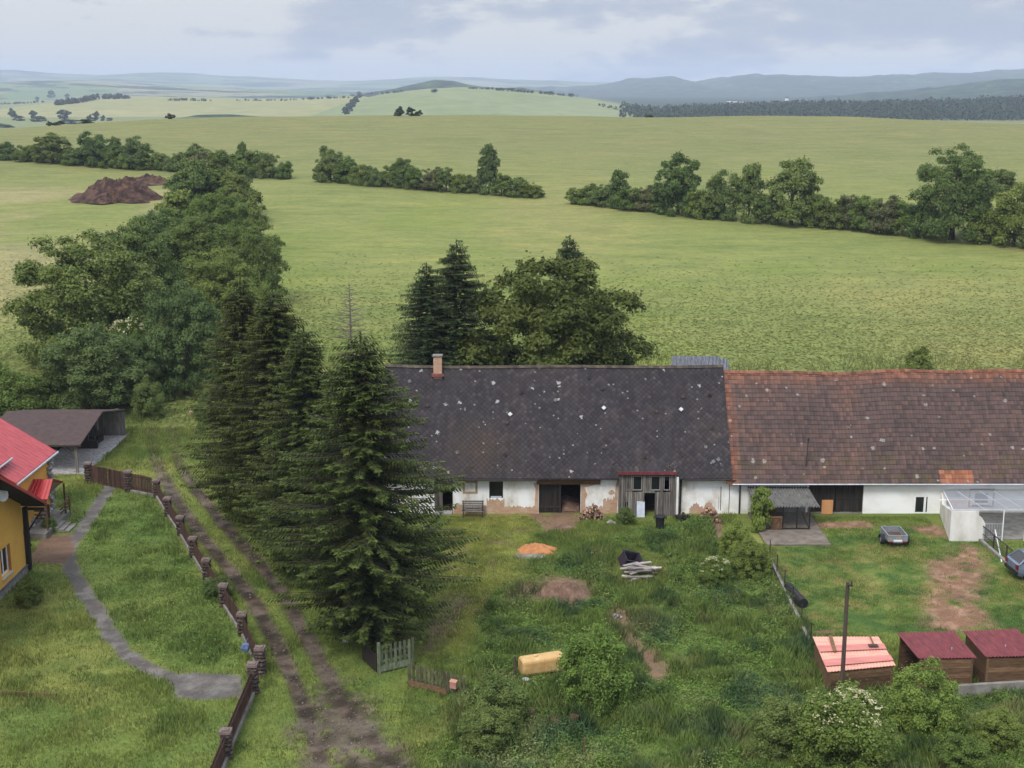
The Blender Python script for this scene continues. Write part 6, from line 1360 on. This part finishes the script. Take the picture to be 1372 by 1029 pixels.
# boundary kerb with mesh
A, B = at(1031, 752), at(1086, 868); kb = thing('boundary_fence', 'pale concrete kerb with thin wire mesh between the two yards', 'fence', A)
MB().beam(A + Vector((0, 0, .14)), B + Vector((0, 0, .14)), .16, .34).build('kerb', 'concrete', kb)
for i in range(6): p = A.lerp(B, i / 5); MB().tube([p, p + Vector((0, 0, 1.35))], .028, 5).build('post', 'iron', kb)
A2, B2 = A + Vector((0, 0, .31)), B + Vector((0, 0, .31)); MB().add([A2, B2, B2 + Vector((0, 0, .95)), A2 + Vector((0, 0, .95))], [(0, 1, 2, 3)]).build('mesh_panel', 'wire', kb)
# black roll
A, B = at(1056, 793) + Vector((0, 0, .27)), at(1076, 815) + Vector((0, 0, .27)); rl = thing('roll', 'black roll of sheeting on the grass beside the boundary kerb', 'roll', (A + B) / 2 - Vector((0, 0, .27)))
MB().tube([A, A.lerp(B, .33), A.lerp(B, .66), B], [.26, .28, .27, .28], 12).build('body', 'black', rl); MB().tube([A.lerp(B, .3), A.lerp(B, .34)], .292, 12).tube([A.lerp(B, .72), A.lerp(B, .76)], .292, 12).build('band', 'iron', rl)
heap('mud_patch', 'earth', 1108, 848, 1.7, .6, .12, 'dark muddy heap behind the salmon roofed shed', 'earth mound', 17)

# ---- trailer
a_ = at(1189, 738); f_ = at(1172, 716); tt = thing('trailer', 'open galvanised car trailer parked on the grass by the white barn', 'trailer', at(1197, 728))
rear = at(1205, 735); front = at(1187, 713); ang = math.atan2(rear.y - front.y, rear.x - front.x)  # +x of trailer = rear
tt.rotation_euler.z = ang + .0; L, W, zb, zt = 1.8, 1.2, .42, .78
fb = MB(); fb.box((-L / 2, -W / 2, zb), (L / 2, -W / 2 + .04, zt)); fb.box((-L / 2, W / 2 - .04, zb), (L / 2, W / 2, zt)); fb.box((-L / 2, -W / 2 + .04, zb), (-L / 2 + .04, W / 2 - .04, zt)); fb.build('side_panel', 'trailer', tt, world=False)
MB().box((L / 2 - .04, -W / 2 + .04, zb), (L / 2, W / 2 - .04, zt)).build('tailgate', 'trailer', tt, world=False)
MB().box((-L / 2 + .04, -W / 2 + .04, zb), (L / 2 - .04, W / 2 - .04, zb + .03)).build('floor', 'interior', tt, world=False)  # floor colour kept dark brown to paint in the shade inside the bed
rm = MB(); 
for y in (-W / 2 + .02, W / 2 - .02): rm.beam((-L / 2, y, zt + .02), (L / 2, y, zt + .02), .07, .045)
for x in (-L / 2 + .02, L / 2 - .02): rm.beam((x, -W / 2, zt + .021), (x, W / 2, zt + .021), .07, .045)
for x in (-.5, .3): rm.box((x, -W / 2 - .03, zb), (x + .05, -W / 2 - .002, zt)); rm.box((x, W / 2 + .002, zb), (x + .05, W / 2 + .03, zt))
rm.build('rim', 'trailer', tt, world=False)
MB().beam((-L / 2, -.35, .36), (-L / 2 - .9, 0, .38), .07, .08).beam((-L / 2, .35, .36), (-L / 2 - .9, 0, .38), .07, .08).beam((-L / 2 - .85, 0, .38), (-L / 2 - 1.25, 0, .42), .08, .08).beam((.1, -W / 2 - .1, .3), (.1, W / 2 + .1, .3), .08, .08).box((-L / 2 + .1, -W / 2 + .1, .33), (L / 2 - .02, W / 2 - .1, .40)).build('chassis', 'trailer', tt, world=False)
for y in (-W / 2 - .16, W / 2 + .16):
    wv = MB().tube([(.1, y - .075, .28), (.1, y + .075, .28)], .28, 20).build('wheel', 'rubber', tt, world=False); MB().tube([(.1, y - .082, .28), (.1, y + .082, .28)], .15, 14).build('rim', 'trailer', wv, world=False)
    mg = MB(); mg.sheet(lambda u, v, y=y: (.1 - math.cos(math.pi * u) * .36, y - .12 + .24 * v, .28 + math.sin(math.pi * u) * .36), 12, 1, (0, 0, -.015)); mg.build('mudguard', 'black', tt, world=False)
for y in (-.42, .42): MB().box((L / 2 + .001, y - .12, .34), (L / 2 + .05, y + .12, .43)).build('tail_light', 'red_lens', tt, world=False)
MB().box((L / 2 + .002, -.26, .43), (L / 2 + .02, .26, .54)).build('number_plate', 'white', tt, world=False); MB().box((L / 2 + .002, -.1, .66), (L / 2 + .015, .16, .72)).build('sticker', 'salmon', tt, world=False)

# ---- car at the right edge, only its rear shows
cr = thing('car', 'steel blue hatchback at the photo edge behind the black post fence', 'car', at(1398, 772), R(4))
secs = [(-1.95, .45, .62, .95, .70), (-1.88, .35, .70, 1.0, .80), (-1.6, .28, .75, 1.02, .84), (-.6, .25, .78, 1.0, .85), (.9, .25, .78, .98, .85), (1.6, .28, .70, .90, .82), (2.0, .36, .58, .72, .72), (2.1, .45, .5, .6, .6)]
vs = []; fs = []; n = 10
for x, zl, zm, zh, w in secs:
    vs += [(x, -w * .9, zl), (x, -w, (zl + zm) / 2), (x, -w, zm), (x, -w * .96, zh), (x, -w * .86, zh + .03), (x, w * .86, zh + .03), (x, w * .96, zh), (x, w, zm), (x, w, (zl + zm) / 2), (x, w * .9, zl)]
for j in range(len(secs) - 1):
    for i in range(n): fs.append((j * n + i, (j + 1) * n + i, (j + 1) * n + (i + 1) % n, j * n + (i + 1) % n))
fs += [tuple(range(n)), tuple((len(secs) - 1) * n + i for i in reversed(range(n)))]
MB().add(vs, fs).build('body', 'carpaint', cr, world=False, smooth=False)
g0 = [(-1.86, .99), (-1.35, 1.44), (-.2, 1.52), (.55, 1.46), (1.25, .98)]
rf_ = MB(); rf_.sheet(lambda u, v: (-1.32 + 1.85 * u, -.60 + 1.2 * v, 1.45 + .07 * math.sin(math.pi * u) + .03 * math.sin(math.pi * v)), 8, 6, (0, 0, -.05))
for y, yt in ((-.78, -.6), (.78, .6)):
    for (x0, z0), (x1, z1) in (((-1.84, 1.0), (-1.3, 1.44)), ((-.45, 1.0), (-.42, 1.47)), ((1.25, .98), (.53, 1.44))): rf_.beam((x0, y, z0), (x1, yt, z1), .09, .07)
rf_.build('roof', 'carpaint', cr, world=False)
MB().add([(-1.85, -.74, 1.0), (-1.85, .74, 1.0), (-1.33, .57, 1.43), (-1.33, -.57, 1.43)], [(0, 1, 2, 3)]).add([(1.22, -.74, .99), (1.22, .74, .99), (.52, .57, 1.42), (.52, -.57, 1.42)], [(3, 2, 1, 0)]).add([(-1.8, -.77, 1.0), (1.2, -.77, 1.0), (.5, -.6, 1.43), (-1.3, -.6, 1.43)], [(0, 1, 2, 3)]).add([(-1.8, .77, 1.0), (1.2, .77, 1.0), (.5, .6, 1.43), (-1.3, .6, 1.43)], [(3, 2, 1, 0)]).build('window', 'glass', cr, world=False)
for x in (-1.25, 1.3):
    for y in (-.76, .76): wv = MB().tube([(x, y - .11, .31), (x, y + .11, .31)], .31, 20).build('wheel', 'rubber', cr, world=False); MB().tube([(x, y - .118, .31), (x, y + .118, .31)], .19, 14).build('rim', 'galv', wv, world=False)
for y in (-.68, .68): MB().box((-1.985, y - .12, .72), (-1.9, y + .12, .98)).build('tail_light', 'red_lens', cr, world=False)
for y in (-.98, .98): MB().box((.7, y - .1, .98), (.82, y + .1, 1.12)).build('wing_mirror', 'carpaint', cr, world=False)
MB().box((-2.02, -.78, .42), (-1.9, .78, .60)).build('bumper', 'black', cr, world=False)

# ---- stone pillar fence of the yellow house garden
pil = [(117, 620), (171, 631), (209, 643), (224, 667), (241, 692), (258, 720), (276, 749), (299, 783), (324, 821), (348, 867), (338, 889), (302, 978), (272, 1050)]
PH = [1.5, 1.5] + [1.25] * 7 + [1.5, 1.5, 1.3, 1.3]
P_ = [at(px, py, h) for (px, py), h in zip(pil, PH)]
for p in P_: p.z = 0
gf = thing('garden_fence', 'brown picket fence with rubble stone pillars along the lane', 'fence', P_[2])
def pillar(p, h, par, r=.18):
    mb = MB(); rr = random.Random(int(p.x * 77)); mb.box((p.x - r + .04, p.y - r + .04, -.1), (p.x + r - .04, p.y + r - .04, h - .1), .2)
    for lv in range(int(h / .19)):
        for k in range(10):
            a = 2 * math.pi * (k + rr.random() * .5) / 10; q = r / max(abs(math.cos(a)), abs(math.sin(a))); mb.rock((p.x + math.cos(a) * q * .86, p.y + math.sin(a) * q * .86, .1 + lv * .19 + rr.uniform(-.03, .03)), rr.uniform(.09, .14), rr.random())
    o = mb.build('pillar', 'stone', par); cp = MB().box((p.x - r - .07, p.y - r - .07, h - .11), (p.x + r + .07, p.y + r + .07, h + .01)); cp.box((p.x - r + .02, p.y - r + .02, h + .01), (p.x + r - .02, p.y + r - .02, h + .05)); cp.build('capstone', 'cap', o)
for i, p in enumerate(P_): pillar(p, PH[i], gf)
def pick(A, B, h, par, name, w=.10, gap=.035, z0=.22, mat='picket', rail='picket'):
    d = (B - A).normalized(); L = (B - A).length; nn = Vector((d.y, -d.x, 0)); a = math.atan2(d.y, d.x); mb = MB(); s = 0
    while s < L - w:
        c = A + d * (s + w / 2); hh = h * random.uniform(.985, 1.015)
        mb.prism([c - d * w / 2 + Vector((0, 0, z0)), c + d * w / 2 + Vector((0, 0, z0)), c + d * w / 2 + Vector((0, 0, hh - .04)), c + Vector((0, 0, hh)), c - d * w / 2 + Vector((0, 0, hh - .04))], nn * .022); s += w + gap
    o = mb.build(name, mat, par); rb_ = MB()
    for z in (z0 + .14, h - .22): rb_.beam(A + Vector((0, 0, z)) - nn * .03, B + Vector((0, 0, z)) - nn * .03, .05, .09)
    rb_.build('rail', rail, o); return o
for i in range(1, len(P_) - 1):
    if i == 9: continue
    d = (P_[i + 1] - P_[i]).normalized() * .28; pick(P_[i] + d, P_[i + 1] - d, PH[i] - .10 if i < 9 else 1.25, gf, 'picket_panel')
    MB().beam(P_[i] + Vector((0, 0, .06)), P_[i + 1] + Vector((0, 0, .06)), .22, .26).build('footing', 'concrete', gf)
gg = thing('garden_gate', 'wide brown picket double gate between the first stone pillars', 'gate', (P_[0] + P_[1]) / 2)
d = (P_[1] - P_[0]).normalized(); mid = (P_[0] + P_[1]) / 2
pick(P_[0] + d * .3, mid - d * .02, 1.4, gg, 'gate_leaf', .1, .02, .1); pick(mid + d * .02, P_[1] - d * .3, 1.4, gg, 'gate_leaf', .1, .02, .1)
b = at(333, 886); mb = MB(); mb.rock(b + Vector((-.1, -.1, .75)), .24, sq=(1, .7, 1.1)); mb.beam(b + Vector((-.1, 0, .9)), b + Vector((.0, .05, 1.2)), .04, .02); prop(mb.build('bag', 'blue', loc=b), 'small blue bag hanging at the stone pillar by the garden path', 'bag')
te_ = MB(); A, B = at(-10, 929), at(76, 933); te_.beam(A + Vector((0, 0, .06)), B + Vector((0, 0, .06)), .12, .18); prop(te_.build('timber_edging', 'wood_brown', loc=A), 'brown timber edging board lying across the garden grass', 'edging')
b = at(176, 941); 
# ---- green gate and mossy picket fence
A, B = at(507, 903), at(553, 892); gt = thing('wooden_gate', 'faded green plank gate standing open below the nearest spruce', 'gate', A, math.atan2(B.y - A.y, B.x - A.x)); L = (B - A).length
mb = MB(); 
for i in range(7): x = .12 + (L - .12) * i / 7; mb.box((x, -.02, .42), (x + .13, .01, 1.42 + .02 * (i % 2)))
mb.build('slat', 'green_paint', gt, world=False); MB().box((.1, -.03, .08), (L, .01, .40)).build('kick_board', 'green_paint', gt, world=False); MB().box((.1, .012, .55), (L, .06, .65)).box((.1, .012, 1.0), (L, .06, 1.1)).box((L - .04, -.05, .05), (L + .06, .05, 1.45)).build('rail', 'green_paint', gt, world=False)
MB().box((-.02, -.07, -.1), (.1, .07, 1.6)).build('gate_post', 'green_paint', gt, world=False)
A, B = at(548, 920), at(622, 938); pf = thing('picket_fence', 'mossy brown picket fence with low plinth boards by the lane end', 'fence', A)
M['mossy'] = surf('mossy_picket', [(.3, (.045, .035, .022)), (.5, (.085, .085, .045)), (.75, (.13, .14, .075))], 4, (2, 2, .6), tint=.35)
d = (B - A).normalized(); pick(A, A + d * ((B - A).length * .68), 1.22, pf, 'picket_panel', .12, .09, .36, 'mossy', 'mossy'); pick(A + d * ((B - A).length * .70), B, 1.22, pf, 'picket_panel', .12, .09, .2, 'mossy', 'mossy')
MB().beam(A + Vector((0, 0, .2)), A + d * ((B - A).length * .68) + Vector((0, 0, .2)), .05, .30).build('plinth_board', 'wood_brown', pf)
for u in (0, .69, 1): p = A.lerp(B, u); MB().box(p + Vector((-.06, .02, -.1)), p + Vector((.06, .14, 1.15))).build('post', 'mossy', pf)
p = A.lerp(B, .84); d3 = Vector((d.y, -d.x, 0)); mbx = thing('mailbox', 'pink mailbox with orange lid on the mossy picket fence', 'mailbox', p + Vector((0, 0, .55)) + d3 * .12, math.atan2(d.y, d.x))
MB().box((-.16, -.1, .0), (.16, .06, .32)).build('body', 'pink', mbx, world=False); MB().prism([(-.18, -.13, .32), (-.18, .07, .34), (-.18, .07, .40)], (.36, 0, 0)).build('lid', 'salmon', mbx, world=False)
# fence and bags in the shade of the spruces
A, B = at(486, 885), at(505, 902); prop(MB().beam(A + Vector((0, 0, .5)), B + Vector((0, 0, .5)), .05, .9).build('board_fence', 'wood_dark', loc=A), 'short dark board fence left of the green gate', 'fence')
b = at(398, 768); mb = MB(); mb.rock(b + Vector((0, 0, .12)), .2); prop(mb.build('sack', 'white', loc=b), 'small white sack lying on the verge under the spruces', 'sack')
b = at(485, 858) + Vector((-.7, -.1, 0)); prop(MB().box(b + Vector((-.25, -.2, 0)), b + Vector((.25, .2, .55))).build('crate', 'pale_panel', loc=b), 'pale box standing at the trunk foot of the nearest spruce', 'box')
mb = MB(); A, B = at(332, 672), at(362, 706)
for i in range(4): p = A.lerp(B, i / 3); mb.box(p + Vector((-.08, -.08, -.1)), p + Vector((.08, .08, 1.3)))
mb.beam(A + Vector((0, 0, .95)), B + Vector((0, 0, .95)), .05, .14).beam(A + Vector((0, 0, .5)), B + Vector((0, 0, .5)), .05, .14); prop(mb.build('rail_fence', 'wood_grey', loc=A), 'grey weathered rail fence in the shade under the lane spruces', 'fence')
mb = MB(); b = at(268, 560); mb.beam(b + Vector((-.9, 0, .5)), b + Vector((.9, .3, .62)), .5, .12); mb.box(b + Vector((-.7, -.1, 0)), b + Vector((-.6, .1, .5))); mb.box(b + Vector((.6, .1, 0)), b + Vector((.7, .3, .55))); prop(mb.build('timber_stack', 'log', loc=b), 'pale boards lying on trestles beside the upper lane', 'boards')

# ------------------------------------------------------------------ air, sky and sun
def haze():
    mb = MB().box((-11000, -330, -60), (11000, 12500, 190)); m = bpy.data.materials.new('haze'); m.use_nodes = True; t = m.node_tree; t.nodes.clear()
    o = t.nodes.new('ShaderNodeOutputMaterial'); v = t.nodes.new('ShaderNodeVolumePrincipled'); v.inputs['Color'].default_value = (.70, .82, 1.0, 1); v.inputs['Density'].default_value = HAZE; v.inputs['Anisotropy'].default_value = .0
    t.links.new(v.outputs[0], o.inputs['Volume']); ob = mb.build('haze', m); prop(ob, kind='stuff'); return ob
HAZE = 1.2e-4
haze()
SUN_EL, SUN_AZ = R(52), R(205)      # azimuth clockwise from +Y: high behind the camera, a little to the left
w = bpy.data.worlds.new('World'); scene.world = w; w.use_nodes = True; t = w.node_tree; t.nodes.clear()
def wn(typ, **k):
    n = t.nodes.new(typ); [setattr(n, a, b) for a, b in k.items()]; return n
out = wn('ShaderNodeOutputWorld'); bg = wn('ShaderNodeBackground'); bg.inputs['Strength'].default_value = .1; t.links.new(bg.outputs[0], out.inputs[0])
sky = wn('ShaderNodeTexSky', sky_type='NISHITA'); sky.sun_disc = False; sky.sun_elevation = SUN_EL; sky.sun_rotation = SUN_AZ; sky.air_density = 1.2; sky.dust_density = 2.0
tc = wn('ShaderNodeTexCoord'); mp = wn('ShaderNodeMapping'); mp.inputs['Scale'].default_value = (1.8, 1.8, 5.8); mp.inputs['Location'].default_value = (.35, .1, .12); t.links.new(tc.outputs['Generated'], mp.inputs[0])
n1 = wn('ShaderNodeTexNoise'); n1.inputs['Scale'].default_value = 4.2; n1.inputs['Detail'].default_value = 7; n1.inputs['Roughness'].default_value = .58; n1.inputs['Distortion'].default_value = .2; t.links.new(mp.outputs[0], n1.inputs['Vector'])
n2 = wn('ShaderNodeTexNoise'); n2.inputs['Scale'].default_value = 14; n2.inputs['Detail'].default_value = 6; n2.inputs['Roughness'].default_value = .6; t.links.new(mp.outputs[0], n2.inputs['Vector'])
add = wn('ShaderNodeMath', operation='MULTIPLY_ADD'); t.links.new(n2.outputs['Fac'], add.inputs[0]); add.inputs[1].default_value = .45
sx0 = wn('ShaderNodeSeparateXYZ'); t.links.new(tc.outputs['Generated'], sx0.inputs[0]); lf = wn('ShaderNodeMapRange'); t.links.new(sx0.outputs[0], lf.inputs[0]); lf.inputs[1].default_value = -.08; lf.inputs[2].default_value = -.28; lf.inputs[3].default_value = 0; lf.inputs[4].default_value = .19
lz_ = wn('ShaderNodeMapRange'); t.links.new(sx0.outputs[2], lz_.inputs[0]); lz_.inputs[1].default_value = .04; lz_.inputs[2].default_value = .012; lz_.inputs[3].default_value = 0; lz_.inputs[4].default_value = .13
a1_ = wn('ShaderNodeMath', operation='ADD'); t.links.new(lf.outputs[0], a1_.inputs[0]); t.links.new(lz_.outputs[0], a1_.inputs[1]); a2_ = wn('ShaderNodeMath', operation='ADD'); t.links.new(a1_.outputs[0], a2_.inputs[0]); t.links.new(n1.outputs['Fac'], a2_.inputs[1]); t.links.new(a2_.outputs[0], add.inputs[2])
rp = wn('ShaderNodeValToRGB'); e = rp.color_ramp.elements; t.links.new(add.outputs[0], rp.inputs[0])
e[0].position = .64; e[0].color = (.58, .66, .86, 1); e[1].position = .82; e[1].color = (1.0, 1.02, 1.06, 1); x = e.new(.73); x.color = (.68, .74, .90, 1)
# cloud deck brightens overhead
sx = wn('ShaderNodeSeparateXYZ'); t.links.new(tc.outputs['Generated'], sx.inputs[0]); mr = wn('ShaderNodeMapRange'); t.links.new(sx.outputs[2], mr.inputs[0]); mr.inputs[1].default_value = .08; mr.inputs[2].default_value = .7; mr.inputs[3].default_value = 4.1; mr.inputs[4].default_value = 11.5
mul = wn('ShaderNodeVectorMath', operation='SCALE'); t.links.new(rp.outputs[0], mul.inputs[0]); t.links.new(mr.outputs[0], mul.inputs['Scale'])
mx = wn('ShaderNodeMix', data_type='RGBA'); mx.inputs[0].default_value = .86; t.links.new(sky.outputs[0], mx.inputs[6]); t.links.new(mul.outputs[0], mx.inputs[7]); t.links.new(mx.outputs[2], bg.inputs[0])
sd = bpy.data.lights.new('sun', 'SUN'); so = bpy.data.objects.new('sun', sd); COL.objects.link(so); sd.energy = 1.5; sd.angle = R(18); sd.color = (1, .96, .9)
dirv = Vector((math.sin(SUN_AZ) * math.cos(SUN_EL), math.cos(SUN_AZ) * math.cos(SUN_EL), math.sin(SUN_EL))); so.rotation_euler = dirv.to_track_quat('Z', 'Y').to_euler(); so.location = dirv * 200
scene.view_settings.view_transform = 'Standard'; scene.view_settings.look = 'None'; scene.view_settings.exposure = 0.82; scene.view_settings.gamma = 1
for o_ in COL.objects:
    if len(str(o_.get('label', '')).split()) > 16: print('LONG', o_.name, o_['label'])
scene.cycles.max_bounces = 6; scene.cycles.diffuse_bounces = 3; scene.cycles.transparent_max_bounces = 12; scene.cycles.volume_bounces = 0; scene.cycles.use_denoising = True
